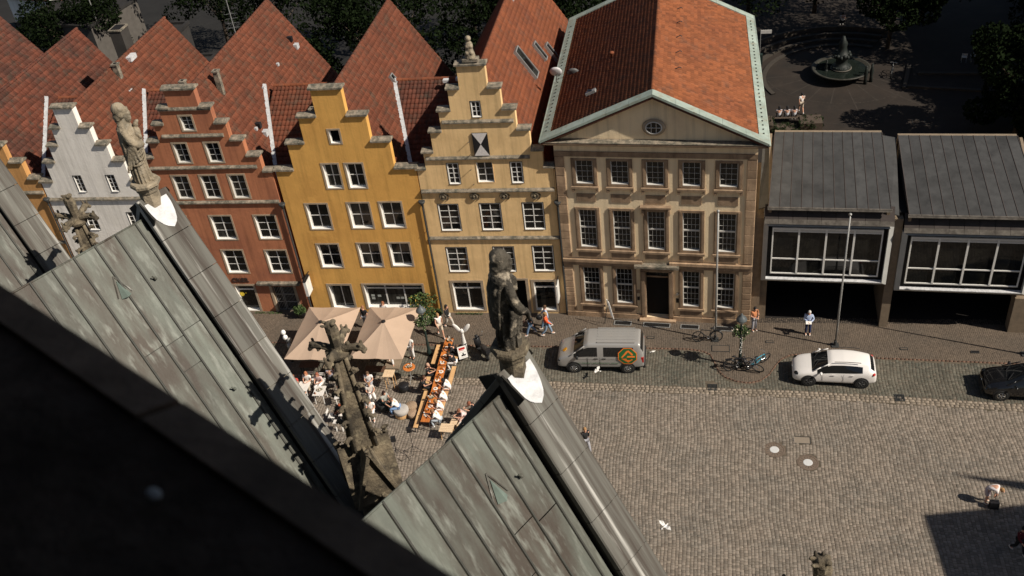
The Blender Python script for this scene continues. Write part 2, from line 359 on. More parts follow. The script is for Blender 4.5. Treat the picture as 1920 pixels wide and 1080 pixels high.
def stepped_house(name, label, body, halfs, plaster, roofmat, ridge_z, slope, back, zl=9.0, y=47.5, ledges=(), holes=(), capw=.10, xr=None, xbot=None):
    """body=(x0,x1,ztop); halfs=[(half width, ztop)...] of the steps from the bottom up"""
    x0, x1, zt = body; xc = (x0+x1)/2 if xr is None else xr
    t = thing(name, label, 'house', (xc, y, 0)); a, b = x0-xc, x1-xc
    lv = [(0, zt, a, b)]; z = zt
    for hw, zz in halfs: lv.append((z, zz, -hw, hw)); z = zz
    mb = MB(); wall_mb(mb, lv, holes, 0, .42); mb.build('gable_wall', plaster, t)
    mb = MB(); mb.box(a, a+.3, .42, back-y, 0, zl); mb.box(b-.3, b, .42, back-y, 0, zl)
    mb.poly([(a+.3, back-y-.3, 0), (b-.3, back-y-.3, 0), (b-.3, back-y-.3, zl), (0, back-y-.3, ridge_z-.3), (a+.3, back-y-.3, zl)], (0, .3, 0))
    mb.build('side_wall', plaster, t)
    # step caps
    prev = (a, b); z = zt
    seq = [(a, b, zt)]+[(-h, h, zz) for h, zz in halfs]
    for i, (l, r, zz) in enumerate(seq):
        nx = seq[i+1] if i+1 < len(seq) else None
        spans = [(l-capw, nx[0]+.02), (nx[1]-.02, r+capw)] if nx else [(l-capw, r+capw)]
        for (p, q) in spans:
            c = MB(); y0, y1 = -.13, .52; k = random.uniform(.17, .21)
            vs = [(p,y0,zz),(q,y0,zz),(q,y1,zz),(p,y1,zz),(p,y0,zz+.10),(q,y0,zz+.10),(q,y1,zz+.10),(p,y1,zz+.10),(p+.03,.19,zz+k+.03),(q-.03,.19,zz+k+.03)]
            c.add(vs, [(0,3,2,1),(0,1,5,4),(4,5,9,8),(2,3,7,6),(7,8,9,6),(1,2,6,9,5),(3,0,4,8,7)])
            if nx: c.v = [(v[0], v[1]*.999, v[2]+.002) for v in c.v]
            c.build('cap_stone', M['capstone'], t)
    for (l, r, zz, pr) in ledges:
        c = MB(); vs = [(l,-pr,zz-.12),(r,-pr,zz-.12),(r,.0,zz-.16),(l,.0,zz-.16),(l,-pr,zz-.05),(r,-pr,zz-.05),(r,.0,zz+.06),(l,.0,zz+.06)]
        c.add(vs, [(0,3,2,1),(4,5,6,7),(0,1,5,4),(1,2,6,5),(2,3,7,6),(3,0,4,7)]); c.build('string_course', M['capstone'], t)
    # roof
    ro = MB(); yb = back-y+.15; hb = max(-a, b)+.05; ze = ridge_z-slope*hb
    ro.poly([(0, .42, ridge_z-.12), (hb, .42, ze-.12), (hb, .42, ze-.3), (0, .42, ridge_z-.35), (-hb, .42, ze-.3), (-hb, .42, ze-.12)], (0, yb-.42, 0))
    roof = ro.build('roof', M['underroof'], t)
    L = math.hypot(1, slope); n = Vector((1, 0, -slope))/L; nl = Vector((-1, 0, -slope))/L
    tw, th = .235, .335; nu = int((yb-.42)/tw); nv = int(hb*L/th)
    tw = (yb-.42)/nu; th = hb*L/nv
    tiles('roof_tiles', (0, .42, ridge_z-.09), (0,1,0), tuple(n), nu, nv, tw, th, roofmat, roof)
    tiles('roof_tiles', (0, .42, ridge_z-.09), (0,1,0), tuple(nl), nu, nv, tw, th, roofmat, roof)
    ridge_tiles(roof, (0, .42, ridge_z-.03), (0, yb, ridge_z-.03), roofmat)
    return t
def saddle(par, x0, x1, y0, y1, z0, z1, m, off):
    """low roof slope facing the street that fills the valley between two gabled roofs (coordinates local to par)"""
    mb = MB(); mb.poly([(x0, y0, z0-.1), (x1, y0, z0-.1), (x1, y1, z1-.1), (x0, y1, z1-.1)], (0, 0, -.1))
    mb.poly([(x0, y1, z1-.1), (x1, y1, z1-.1), (x1, y1+5, z0-.1), (x0, y1+5, z0-.1)], (0, 0, -.1))
    r = mb.build('valley_roof', M['underroof'], par)
    L = math.hypot(y1-y0, z1-z0); v = (0, (y0-y1)/L, (z0-z1)/L); nu = int((x1-x0)/.25); nv = int(L/.36)
    tiles('roof_tiles', (x0, y1, z1-.07), (1,0,0), v, nu, nv, (x1-x0)/nu, L/nv, m, r, lift=.05, keep=off)
    ridge_tiles(r, (x0, y1, z1-.03), (x1, y1, z1-.03), M['tilebright'], .13)
    return r
def strip(par, name, a, b, w, m, up=.06, n=14, jag=.03):
    """scalloped flashing strip from a to b"""
    a = Vector(a); b = Vector(b); mb = MB(); d = (b-a)/n
    for k in range(n):
        p = a+d*k; q = p+d*.97; j = random.uniform(-jag, jag)
        mb.add([p+Vector((-w/2+j,0,up)), p+Vector((w/2,0,up-.02)), q+Vector((w/2,0,up-.02)), q+Vector((-w/2-j,0,up+.015)), p+Vector((-w/2+j,0,up-.1)), p+Vector((w/2,0,up-.1)), q+Vector((w/2,0,up-.1)), q+Vector((-w/2-j,0,up-.1))],
               [(0,1,2,3),(0,4,5,1),(1,5,6,2),(2,6,7,3),(3,7,4,0)])
    return mb.build(name, m, par)
def drain(x, z0, z1, label, y=47.38, grp='drainpipes between the house fronts'):
    t = thing('drainpipe', label, 'drainpipe', (x, y, 0), 0, grp)
    MB().cyl((0,0,z0), (0,0,z1), .055, n=8).build('pipe', M['darkmetal'], t)
    h = MB(); h.lathe([(.06,-.02),(.09,.1),(.2,.26),(.2,.34),(.16,.34)], 12, (0, 0, z1-.05)); h.build('hopper_head', M['darkmetal'], t, True)
    for k in range(3): MB().torus((0,0,z0+1.2+k*(z1-z0)/3.2), .065, .014, 'z', 10, 5).build('bracket', M['darkmetal'], t)
    return t
def roof_vent(par, x, y, z, hood=True, m='lead'):
    mb = MB(); mb.box(x-.16, x+.16, y-.15, y+.15, z-.1, z+.07); r = mb.build('vent', M[m], par)
    if hood: MB().cyl((x,y,z+.05),(x,y,z+.45),.09,n=10).build('vent_pipe', M['black'], r)
def skylight(par, c, U, Vv, w, h, wood='greymetal'):
    c = Vector(c); U = Vector(U); Vv = Vector(Vv); N = U.cross(Vv).normalized(); N = N if N.z > 0 else -N
    R = Matrix((U, Vv, N)).transposed()
    mb = MB()
    for b in ((-w/2-.06,-w/2,-h/2-.06,h/2+.06),(w/2,w/2+.06,-h/2-.06,h/2+.06),(-w/2,w/2,-h/2-.06,-h/2),(-w/2,w/2,h/2,h/2+.06)): mb.box(b[0],b[1],b[2],b[3],-.05,.16,0,R,c)
    k = mb.build('skylight', M[wood], par)
    g = MB(); g.box(-w/2,w/2,-h/2,h/2,-.02,.11,0,R,c); g.build('pane', M['glass'], k)

def simple_hole(xc, z0, w, h): return (xc-w/2, xc+w/2, z0, z0+h)

# ================================================================== GROUND
def struct(o): o['kind'] = 'structure'; return o
MG = mat('earth_and_asphalt', (.014,.014,.011), .95, .2, .4, .3, 8)
struct(MB().box(-170, 130, -60, 190, -.5, -.08).build('ground', MG))
M['joint'] = mat('dark_cobble_joint', (.13,.105,.08), .95, .3, 4, c2=(.08,.07,.05), amt=.45, s2=.8, spec=.05)
struct(MB().box(-75, 60, -20, 47.6, -.079, -.018).build('road_bed', M['joint']))
M['cob'] = mat('grey_brown_cobbles', (.232,.196,.160), .95, .12, .30, .4, 26, c2=(.168,.150,.128), amt=.46, s2=.30, island=.26, c3=(.255,.203,.165), amt3=.38, s3=5, spec=.08)
M['cob2'] = mat('greenish_grey_cobbles', (.130,.120,.096), .95, .14, .4, .4, 26, c2=(.090,.090,.074), amt=.45, s2=.5, island=.24, c3=(.155,.126,.10), amt3=.38, s3=5, spec=.08)
M['cob3'] = mat('pale_border_cobbles', (.25,.207,.163), .95, .12, .5, .4, 26, island=.22, spec=.08)
M['mosaic'] = mat('brown_mosaic_setts', (.120,.092,.069), .9, .16, .5, .4, 30, c2=(.098,.08,.064), amt=.45, s2=.4)
kerb_pts = [(-75,44.5),(-8.12,44.36),(-5.9,44.35),(-2.5,44.33),(-.05,44.30),(.75,44.15),(1.2,43.85),(1.42,43.2),(1.62,42.5),(2.0,41.95),(2.6,41.62),(3.3,41.52),(3.9,41.75),(4.35,42.2),(4.68,42.85),(5.05,43.5),(5.6,43.9),(6.4,44.0),(7.88,43.92),(10.13,43.75),(17.21,43.45),(60,41.6)]
KX = [p[0] for p in kerb_pts]; KY = [p[1] for p in kerb_pts]
def kerb_y(x): return np.interp(x, KX, KY)
def border_y(x): return np.interp(x, [-75, -14, -7.8, 1.1, 5.4, 11, 17, 60], [41.5, 41.55, 41.35, 41.1, 41.0, 40.7, 40.3, 38.0])
MAN = [(4.29, 36.57, .53), (5.86, 35.76, .53)]
def cobble_field(name, xr, yr, cw, cl, mask, m, zt=0.0, seed=1):
    g = np.random.RandomState(seed); xs = []; x = xr[0]
    while x < xr[1]: wd = cw*g.uniform(.86, 1.14); xs.append((x, wd)); x += wd
    A = []
    for x, wd in xs:
        n = int((yr[1]-yr[0])/cl*1.2)+4; ln = cl*g.uniform(.72, 1.3, n); y = yr[0]+np.cumsum(ln)-g.uniform(0, cl)-ln
        k = y < yr[1]; A.append(np.stack([np.full(k.sum(), x+wd/2), y[k]+ln[k]/2, np.full(k.sum(), wd), ln[k]], 1))
    A = np.concatenate(A); A = A[mask(A[:,0], A[:,1])]
    # gentle waviness of the courses
    A[:,0] += .05*np.sin(A[:,1]*.7+A[:,0]*.15)+.03*np.sin(A[:,1]*1.9)
    n = len(A); gap = .006; hx = A[:,2]/2-gap; hy = A[:,3]/2-gap
    z = zt+g.uniform(-.007, .003, n); V = np.zeros((n, 8, 3), np.float32)
    sg = [(-1,-1),(1,-1),(1,1),(-1,1)]
    tx = g.uniform(-.012,.012,(n,2))
    for i, (a, b) in enumerate(sg):
        j = g.uniform(-.010, .010, (n, 2))
        V[:,i,0] = A[:,0]+a*hx+j[:,0]; V[:,i,1] = A[:,1]+b*hy+j[:,1]; V[:,i,2] = z-.014
        V[:,4+i,0] = A[:,0]+a*(hx-.014)+j[:,0]; V[:,4+i,1] = A[:,1]+b*(hy-.014)+j[:,1]; V[:,4+i,2] = z+a*tx[:,0]*.5+b*tx[:,1]*.5
    B = V.copy(); 
    f = np.array([(4,5,6,7),(0,1,5,4),(1,2,6,5),(2,3,7,6),(3,0,4,7)])
    F = f[None]+(np.arange(n)*8)[:, None, None]
    return np_mesh(name, V.reshape(-1, 3), F.reshape(-1, 4), m, None, 'stuff')
def vis(x, y):      # ground that the camera can see, with a wide margin
    return (x > -.62*y-4) & (x < .5*y+2.5)
def m_sq(x, y):
    k = vis(x, y) & (y < border_y(x)-.56)
    for a, b, r in MAN: k &= (x-a)**2+(y-b)**2 > (r+.02)**2
    k &= ~((np.abs(x-5.7) < .45) & (np.abs(y-37.3) < .27))
    return k
c = cobble_field('market_cobbles', (-29, 22.5), (22, 41.6), .170, .155, m_sq, M['cob'], seed=3); tag(c, 'warm grey cobblestones paving the wide market square', 'cobblestones')
def m_lane(x, y):
    k = (y > border_y(x)+.01) & (y < kerb_y(x)-.14) & vis(x, y)
    return k & ~((np.abs(x-1.29) < .3) & (np.abs(y-41.3) < .3))
c = cobble_field('lane_cobbles', (-31, 23), (40, 44.6), .165, .16, m_lane, M['cob2'], seed=5); tag(c, 'greenish grey cobblestones of the parking lane under the cars', 'cobblestones')
# three pale rows of stones along the edge of the square
def rows_field(name, f, x0, x1, offs, cw, cl, m, seed, z=0.003):
    g = np.random.RandomState(seed); P = []
    for o in offs:
        x = x0+g.uniform(0, cl)
        while x < x1:
            l = cl*g.uniform(.75, 1.3); y = float(f(x+l/2))+o; s = float(f(x+l)-f(x))/l
            P.append((x+l/2, y, l, cw, s)); x += l
    V = []; F = []
    for (cx, cy, l, wd, s) in P:
        k = len(V); zz = z+g.uniform(-.01, .006); hx, hy = l/2-.010, wd/2-.010
        for (e, q) in ((0, -.03), (.018, 0)):
            for a, b in ((-1,-1),(1,-1),(1,1),(-1,1)): 
                dx = a*(hx-e); V.append((cx+dx+g.uniform(-.008,.008), cy+b*(hy-e)+dx*s+g.uniform(-.006,.006), zz+q))
        for f4 in ((4,5,6,7),(0,1,5,4),(1,2,6,5),(2,3,7,6),(3,0,4,7)): F.append([i+k for i in f4])
    return np_mesh(name, V, F, m, None, 'stuff')
c = rows_field('border_cobbles', border_y, -31, 23, (-.09, -.27, -.45), .175, .24, M['cob3'], 9); tag(c, 'three pale rows of cobbles edging the square', 'cobblestones')
# pavement: sheet with kerb line
mb = MB(); pts = [(x, y) for x, y in kerb_pts]; poly = [(x, y, -.055) for x, y in pts]+[(60, 47.0, -.055), (17.7,46.6,-.055), (17.7, 52,-.055), (-75, 52, -.055)]
mb.poly(poly, (0, 0, .072)); struct(mb.build('pavement', M['mosaic']))
# small setts of the pavement as real relief, drawn in slightly irregular rows
def m_pav(x, y): return (y > kerb_y(x)+.03) & (y < 47.2) & vis(x, y) & (x < 19.5)
c = cobble_field('pavement_setts', (-30, 20), (41.4, 47.3), .105, .105, m_pav, mat('brown_small_setts', (.122,.094,.070), .9, .14, .6, .3, 30, c2=(.096,.078,.061), amt=.45, s2=.35, island=.22), zt=.030, seed=11)
tag(c, 'small brown paving setts of the pavement in front of the houses', 'paving setts')
# brick edging along the kerb line
arc = [0]; 
for a, b in zip(kerb_pts[:-1], kerb_pts[1:]): arc.append(arc[-1]+math.hypot(b[0]-a[0], b[1]-a[1]))
def kpt(s): return np.interp(s, arc, KX), np.interp(s, arc, KY)
V = []; F = []; s = 45.0
while s < 45+54:
    x0_, y0_ = kpt(s); x1_, y1_ = kpt(s+.21); d = Vector((x1_-x0_, y1_-y0_, 0)).normalized(); n = Vector((-d.y, d.x, 0)); k = len(V); z = .037+random.uniform(-.004, .004)
    for e, zz in ((0, -.05), (.008, z)):
        for a, b in ((e, -.035+e), (.20-e, -.035+e), (.20-e, .035-e), (e, .035-e)):
            p = Vector((x0_, y0_, 0))+d*a+n*b; V.append((p.x, p.y, zz))
    for f4 in ((4,5,6,7),(0,1,5,4),(1,2,6,5),(2,3,7,6),(3,0,4,7)): F.append([i+k for i in f4])
    s += .21
c = np_mesh('edging_bricks', V, F, mat('red_brown_edging_brick', (.135,.080,.056), .9, .2, 3, island=.25), None, 'stuff'); tag(c, 'row of red brown bricks edging the pavement', 'bricks')
# courtyard behind
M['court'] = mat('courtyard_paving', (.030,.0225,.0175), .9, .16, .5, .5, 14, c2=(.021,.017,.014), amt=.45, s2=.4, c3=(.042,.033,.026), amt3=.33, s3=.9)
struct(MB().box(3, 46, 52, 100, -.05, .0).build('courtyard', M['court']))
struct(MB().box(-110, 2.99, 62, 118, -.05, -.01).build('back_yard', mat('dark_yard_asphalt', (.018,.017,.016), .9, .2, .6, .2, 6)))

# ================================================================== HOUSES
def ww(par, xc, lst, **k):
    for (X0, X1, z0, z1, c, r) in lst: window(par, (X0+X1)/2-xc, z0, X1-X0, z1-z0, c, r, **k)
def hl(xc, lst, pad=0.0): return [(a-xc-pad, b-xc+pad, c-pad*.6, d+pad) for (a, b, c, d, *_) in lst]

# --- yellow house
YC = -19.5
yw = [(-19.88,-19.28,12.14,12.98,1,1),(-20.74,-19.82,9.2,10.8,2,2),(-19.36,-18.36,9.2,10.8,2,2),
      (-22.38,-21.08,6.36,8.12,2,2),(-19.78,-18.5,6.4,8.16,2,2),(-17.82,-16.54,6.44,8.18,2,2),
      (-22.34,-21.02,3.52,5.24,2,2),(-19.76,-18.44,3.58,5.28,2,2),(-17.8,-16.54,3.62,5.3,2,2)]
yo = [(-22.3,-20.9,.25,2.12),(-20.0,-16.25,.35,2.16)]
yel = stepped_house('gabled_house', 'bright yellow plastered house with a four-stepped gable behind the beige parasols', (-23.66,-15.24,10.45),
    [(3.02,12.18),(1.96,13.82),(.88,15.48)], M['yellow'], M['tile'], 15.05, 1.52, 61.6, holes=hl(YC, yw, .02)+hl(YC, yo, .02), xr=YC-.0)
ww(yel, YC, yw[:1], depth=.2, panes=True, fr=.06)
ww(yel, YC, yw[1:], depth=.26, fr=.09, bar=.04, stone=.10)
# its ground floor
door = window(yel, (-22.3-20.9)/2-YC, .25, 1.4, 1.87, 2, 1, stone=.14, depth=.34)
wn = window(yel, (-20.0-16.25)/2-YC, .35, 3.75, 1.81, 3, 1, stone=.14, depth=.34, transom=1.4, fr=.08, bar=.09)
for (a, b) in ((-1.62,1.2),(-1.62,.98),(-1.2,1.18),(.0,1.02),(.28,1.02)):
    MB().box((-18.125-YC)+a, (-18.125-YC)+a+.22, .27, .275, .35+b-.5, .35+b-.34).build('notice', mat('grey_notice_paper', (.35,.37,.35), .8), wn)
drain(-15.22, 0, 8.05, 'dark drainpipe between the yellow and the cream house')
drain(-23.78, 0, 8.0, 'dark drainpipe between the orange and the yellow house')
sg = thing('hanging_sign', 'white sign box hung from the left corner of the yellow house', 'sign', (-23.35,47.0,0))
MB().box(-.09,.09,-.5,.25,2.0,3.1).build('sign_board', [mat('white_sign_face', (.75,.74,.7), .5)], sg); b_ = MB(); b_.path([(0,.5,3.2),(0,-.45,3.2)],.03); b_.path([(0,.5,1.95),(0,.1,1.95)],.03); b_.box(-.11,.11,-.52,.27,3.1,3.16); b_.build('bracket', M['black'], sg)
# --- orange house
OC = -28.05
ow = [(-28.5,-27.8,13.2,14.1,2,3),(-29.48,-28.68,11.1,12.36,2,3),(-27.5,-26.68,11.1,12.36,2,3),
      (-30.24,-29.3,8.64,10.2,2,3),(-28.46,-27.5,8.64,10.2,2,3),(-26.66,-25.72,8.64,10.2,2,3)]
ow2 = [(-31.6,-30.3,5.66,7.36,2,3),(-28.7,-27.38,5.66,7.36,2,3),(-25.84,-24.54,5.68,7.36,2,3),(-31.6,-30.3,3.1,4.82,2,3),(-28.66,-27.34,3.1,4.82,2,3),(-25.8,-24.48,3.12,4.8,2,3)]
oo = [(-28.6,-27.35,.05,2.08),(-26.15,-24.62,.0,2.0),(-31.7,-29.3,.05,2.08)]
ora = stepped_house('gabled_house', 'orange plastered house with stone string courses and a six-stepped gable', (-32.2,-23.9,10.4),
    [(3.63,11.45),(2.9,12.5),(2.2,13.6),(1.56,14.6),(.92,15.75)], M['orange'], M['tile'], 15.3, 1.5, 62.0, holes=hl(OC, ow+ow2, .02)+hl(OC, oo, .02), xr=OC,
    ledges=[(-1.9,1.9,12.92,.12),(-3.35,3.35,10.82,.12),(-4.1,4.1,8.42,.12),(-1.6,1.6,14.62,.10)])
ww(ora, OC, ow, depth=.20, fr=.06, bar=.025, wood='greywood', stone=.11)
ww(ora, OC, ow2, depth=.22, fr=.07, bar=.025, stone=.10)
wn = window(ora, (-28.6-27.35)/2-OC, .05, 1.25, 2.03, 1, 1, stone=.14, depth=.3, transom=1.6)
m_ = MB(); m_.cyl((-.35,.21,1.25),(-.35,.215,1.25),.17,n=16); m_.cyl((-.05,.21,1.33),(-.05,.214,1.33),.05,n=10); m_.build('round_emblem', mat('yellow_emblem', (.75,.55,.05), .6), wn)
window(ora, -30.5-OC, .05, 2.4, 2.03, 2, 1, stone=.14, depth=.3, transom=1.6)
lt = MB(); lt.box(-1.45+2.55,1.45+2.55,-.28,.0,2.32,2.44); lt.box(-1.40+2.55,1.40+2.55,-.22,.0,2.22,2.318); lt.build('door_canopy', M['capstone'], ora)
# lattice gate of the doorway
g = MB(); gx0, gx1 = -26.12-OC, -24.66-OC; gy = .16
for (a, b) in ((gx0+.06, gx0+.5), (gx0+.6, gx1-.03)):
    for xx in (a, b): g.box(xx-.02, xx+.02, gy-.02, gy+.02, .06, 1.95)
    for zz in (.08, .7, 1.3, 1.93): g.box(a, b, gy-.02, gy+.02, zz-.02, zz+.02)
    k = int((b-a)/.09)
    for i in range(1, k): xx = a+(b-a)*i/k; g.box(xx-.008, xx+.008, gy-.008, gy+.008, .08, 1.93)
g.build('door_gate', M['greymetal'], ora)
MB().box(gx0-.02, gx1+.02, .34, .38, 0, 2.0).build('door', M['dark'], ora)
MB().box(gx0-.16,gx0-.0,-.03,.14,0,2.1).build('door_jamb', M['stonetrim'], ora); MB().box(gx1+0,gx1+.16,-.03,.14,0,2.1).build('door_jamb', M['stonetrim'], ora)
# shop lettering
cu = bpy.data.curves.new('txt', 'FONT'); cu.body = 'CKER'; cu.size = .42; cu.extrude = .02; cu.space_character = 1.12; cu.offset = .012
to = bpy.data.objects.new('t', cu); col.objects.link(to); tm = evaluated(to); tm.materials.clear(); tm.materials.append(mat('dark_letters', (.05,.03,.025), .6))
o = link('shop_lettering', tm, ora, None, (-28.62-OC, -.03, 2.42), (PI/2, 0, 0))
# --- white house
WC = -35.55
wh = [(-36.66,-36.16,9.22,10.36,2,4),(-34.5,-33.98,9.22,10.36,2,4)]
wh2 = [(-37.0,-36.3,6.45,7.7,2,4),(-34.1,-33.45,6.45,7.7,2,4)]
whi = stepped_house('gabled_house', 'white plastered house with a narrow stepped gable, left of the orange house', (-38.95,-32.28,9.95),
    [(2.58,11.3),(1.88,12.4),(1.22,13.55),(.62,14.85)], M['white'], M['tile'], 14.6, 1.5, 61.4, holes=hl(WC, wh+wh2, .02), xr=WC, ledges=[(-3.3,3.3,8.78,.13)])
ww(whi, WC, wh+wh2, stone=0, smat='darkmetal', depth=.14, fr=.045, bar=.022, wood='whitewood')
# --- ochre house
HC = -42.25
och = stepped_house('gabled_house', 'ochre house with a stepped gable at the left edge, half hidden by the church roof', (-45.5,-39.05,10.2),
    [(2.55,11.35),(1.78,12.5),(1.1,13.6),(.5,14.6)], M['ochre'], M['tiledark'], 14.2, 1.5, 61.2, xr=HC, ledges=[(-3.2,3.2,9.3,.13),(-3.2,3.2,5.6,.12)])
far = stepped_house('gabled_house', 'leftmost house with an old dark red tiled roof and one skylight', (-53.2,-45.9,9.5), [(2.8,10.8),(1.5,12.2)], M['ochre'], M['tiledark'], 14.6, 1.3, 63.5, xr=-49.6)
drain(-39.0, 0, 8.6, 'dark drainpipe between the ochre and the white house')
drain(-32.24, 0, 8.5, 'dark drainpipe between the white and the orange house')
# --- cream house
CC = -11.3
cw_ = [(-11.56,-11.04,13.55,14.48,2,3),(-13.42,-12.76,9.38,10.72,2,4),(-9.8,-9.14,9.38,10.72,2,4)]
cw2 = [(-14.34,-13.14,6.2,8.02,2,4),(-11.88,-10.66,6.22,8.04,2,4),(-9.38,-8.18,6.24,8.06,2,4),(-14.3,-13.06,3.2,4.98,2,4),(-11.44,-10.2,3.22,5.02,2,4),(-9.08,-7.86,3.26,5.06,2,4)]
cm = [(-11.74,-10.8,9.45,10.74,2,3)]
co_ = [(-14.3,-12.5,.25,2.38),(-10.4,-9.75,0,2.55),(-9.25,-7.95,.25,2.45)]
cre = stepped_house('gabled_house', 'cream plastered house with carved rosettes and a small figure on its stepped gable', (-15.18,-7.42,10.35),
    [(3.36,11.42),(2.76,12.7),(2.1,13.95),(1.42,15.22),(.76,16.55)], M['cream'], M['tilebright'], 15.5, 1.55, 66.5, holes=hl(CC, cw_+cw2+cm, .02)+hl(CC, co_, .02), xr=CC,
    ledges=[(-1.98,1.98,13.34,.12),(-3.25,2.65,11.1,.12),(-3.85,3.85,8.98,.15),(-3.85,3.9,5.72,.13)])
ww(cre, CC, cw_+cw2, stone=0, smat='darkmetal', depth=.12, fr=.06, bar=.03)
ww(cre, CC, cm, stone=.02, smat='cream', depth=.2, fr=.06, bar=.03)
window(cre, (-14.3-12.5)/2-CC, .25, 1.8, 2.13, 2, 1, stone=.16, depth=.24, transom=1.62, bar=.08)
window(cre, (-9.25-7.95)/2-CC, .25, 1.3, 2.2, 1, 1, stone=.16, depth=.24, transom=1.7)
MB().box(-10.42-CC,-9.73-CC,.36,.4,0,2.56).build('door', M['dark'], cre)
s_ = MB(); s_.box(-10.6-CC,-10.42-CC,-.03,.3,0,2.7); s_.box(-9.73-CC,-9.55-CC,-.03,.3,0,2.7); s_.box(-10.42-CC,-9.73-CC,-.03,.3,2.56,2.7); s_.build('door_jamb', M['stonetrim'], cre)
# hatch shutter with black and white triangles
h = MB(); a, b, c, d = -.42, .44, 11.2, 12.6; hx, hz = (a+b)/2, (c+d)/2; q = -.07
h.add([(a,q,c),(b,q,c),(hx,q,hz)], [(0,1,2)], 0); h.add([(a,q,d),(b,q,d),(hx,q,hz)], [(0,2,1)], 0); h.add([(a,q,c),(a,q,d),(hx,q,hz)], [(0,2,1)], 1); h.add([(b,q,c),(b,q,d),(hx,q,hz)], [(0,1,2)], 1)
h.box(a,b,q+.004,-.002,c,d,1); h.build('hatch_shutter', [mat('white_shutter_paint', (.72,.68,.66), .6, .1, 9), M['black']], cre)
for X in (-13.92,-12.12,-10.38,-8.6):
    r = MB(); r.torus((X-CC,-.07,8.55), .19, .05, 'y', 18, 6); r.ball((X-CC,-.05,8.55), .11, 10, 6); 
    for k in range(6): r.ball((X-CC+.13*math.cos(k), -.06, 8.55+.13*math.sin(k*PI/3)), .05, 6, 4)
    r.torus((X-CC+.12,-.03,8.5), .2, .035, 'y', 14, 5, arc=(-1.2,1.0)); r.build('rosette', M['gothic'], cre, True)
for (X, z) in ((-11.95,12.05),(-11.95,11.25),(-12.05,10.3),(-12.0,9.35)):
    MB().path([(X-CC,.0,z),(X-CC-.02,-.22,z+.05)],.018).build('wall_anchor', M['darkmetal'], cre)
MB().box(-7.0-CC-.4, -7.42-CC+.08, 0, 1.5, 0, 10.2).build('side_wall', M['cream'], cre)
sg = thing('hanging_sign', 'white sign hung at the right corner of the cream house', 'sign', (-7.72,47.0,0))
MB().box(-.05,.05,-.42,.3,1.5,2.75).build('sign_board', mat('white_sign_face', (.75,.74,.7)), sg); MB().path([(0,.5,2.85),(0,-.4,2.85)],.025).build('bracket', M['black'], sg)
MB().path([(0,.5,1.45),(0,-.4,1.45)],.025).build('bracket', M['black'], sg)
drain(-7.33, 0, 7.9, 'dark drainpipe between the cream house and the town house')
# gable figure
fg = thing('gable_statue', 'small stone figure with a round head on top of the cream gable', 'statue', (-11.25, 47.62, 16.78))
MB().box(-.42,.42,-.22,.22,-.02,.14).build('plinth', M['capstone'], fg)
f_ = MB(); f_.lathe([(.30,.14),(.28,.3),(.20,.62),(.22,.85),(.17,1.0),(.08,1.06),(.06,1.12)], 12, (0,0,0), 0, 1, .8); f_.ball((.12,-.12,.45),.12); f_.ball((-.12,-.12,.45),.12); f_.ball((-.1,-.1,.8),.1); f_.ball((.12,-.1,.8),.1); f_.ball((0,0,1.2),.16,14,10)
me = remeshed([f_], .03, 2, .012); me.materials.append(M['statue1']); link('figure', me, fg)
# valley roofs between the houses and flashing strips
Y5 = 47.5
saddle(ora, -33.9-OC, -28.3-OC, .55, 6.6, 9.7, 12.7, M['tiledark'], lambda P: P[:,0]+OC < -29.6+(P[:,1])*.0)
saddle(yel, -25.6-YC, -20.2-YC, .55, 6.9, 9.3, 12.6, M['tile'], lambda P: (P[:,2] < 15.05-1.52*np.abs(P[:,0])+9) )
saddle(cre, -18.1-CC, -12.8-CC, .55, 7.1, 9.3, 12.6, M['tiledark'], lambda P: P[:,0] < 9)
saddle(whi, -40.2-WC, -35.8-WC, .55, 6.4, 9.7, 12.5, M['tiledark'], lambda P: P[:,0] < 9)
def valley(par, rid, xr_, slope, s0, cx):     # flashing along the meet of the left house's right slope and the valley roof
    (ya, za, yb_, zb_) = s0; fx = lambda z: xr_+(rid-z)/slope
    strip(par, 'valley_flashing', (fx(za)-cx+.05, ya, za+.05), (fx(zb_)-cx+.05, yb_, zb_+.05), .24, M['lead'], .08)
valley(cre, 15.05, -19.5, 1.52, (.55, 9.3, 7.1, 12.6), CC)
valley(yel, 15.3, -28.05, 1.5, (.55, 9.3, 6.9, 12.6), YC)
valley(ora, 14.6, -35.55, 1.5, (.55, 9.7, 6.6, 12.7), OC)
valley(whi, 14.2, -42.25, 1.5, (.55, 9.7, 6.4, 12.5), WC)
# things on the roofs
def on_slope(xc, rz, s, X, Y): return (X-xc, Y-47.5, rz-s*(X-xc)) 
for (X, Y) in ((-18.2,57.5),): pass
def slope_vent(par, xc, rz, s, X, Y):
    p = on_slope(xc, rz, s, X, Y); mb = MB(); mb.box(p[0]-.14,p[0]+.2,p[1]-.13,p[1]+.13,p[2]-.1,p[2]+.25); v = mb.build('vent', M['black'], par)
    MB().box(p[0]+.18,p[0]+.5,p[1]-.22,p[1]+.2,p[2]-.62,p[2]-.28).build('apron', M['lead'], v)
slope_vent(ora, OC, 15.3, 1.5, -26.5, 60.5); slope_vent(ora, OC, 15.3, 1.5, -25.6, 50.8)
for (X, Y) in ((-26.3,57.2),(-26.2,54.1),(-25.6,50.4)):
    p = on_slope(OC, 15.3, 1.5, X, Y); MB().box(p[0]-.05,p[0]+.1,p[1]-.1,p[1]+.1,p[2]-.05,p[2]+.14).build('roof_step', M['lead'], ora)
UVs = lambda s: (Vector((0,1,0)), Vector((1,0,-s)).normalized())
u_, v_ = UVs(1.52); skylight(yel, on_slope(YC, 15.1, 1.52, -17.9, 54.5), u_, v_, .35, .5)
u_, v_ = UVs(1.55)
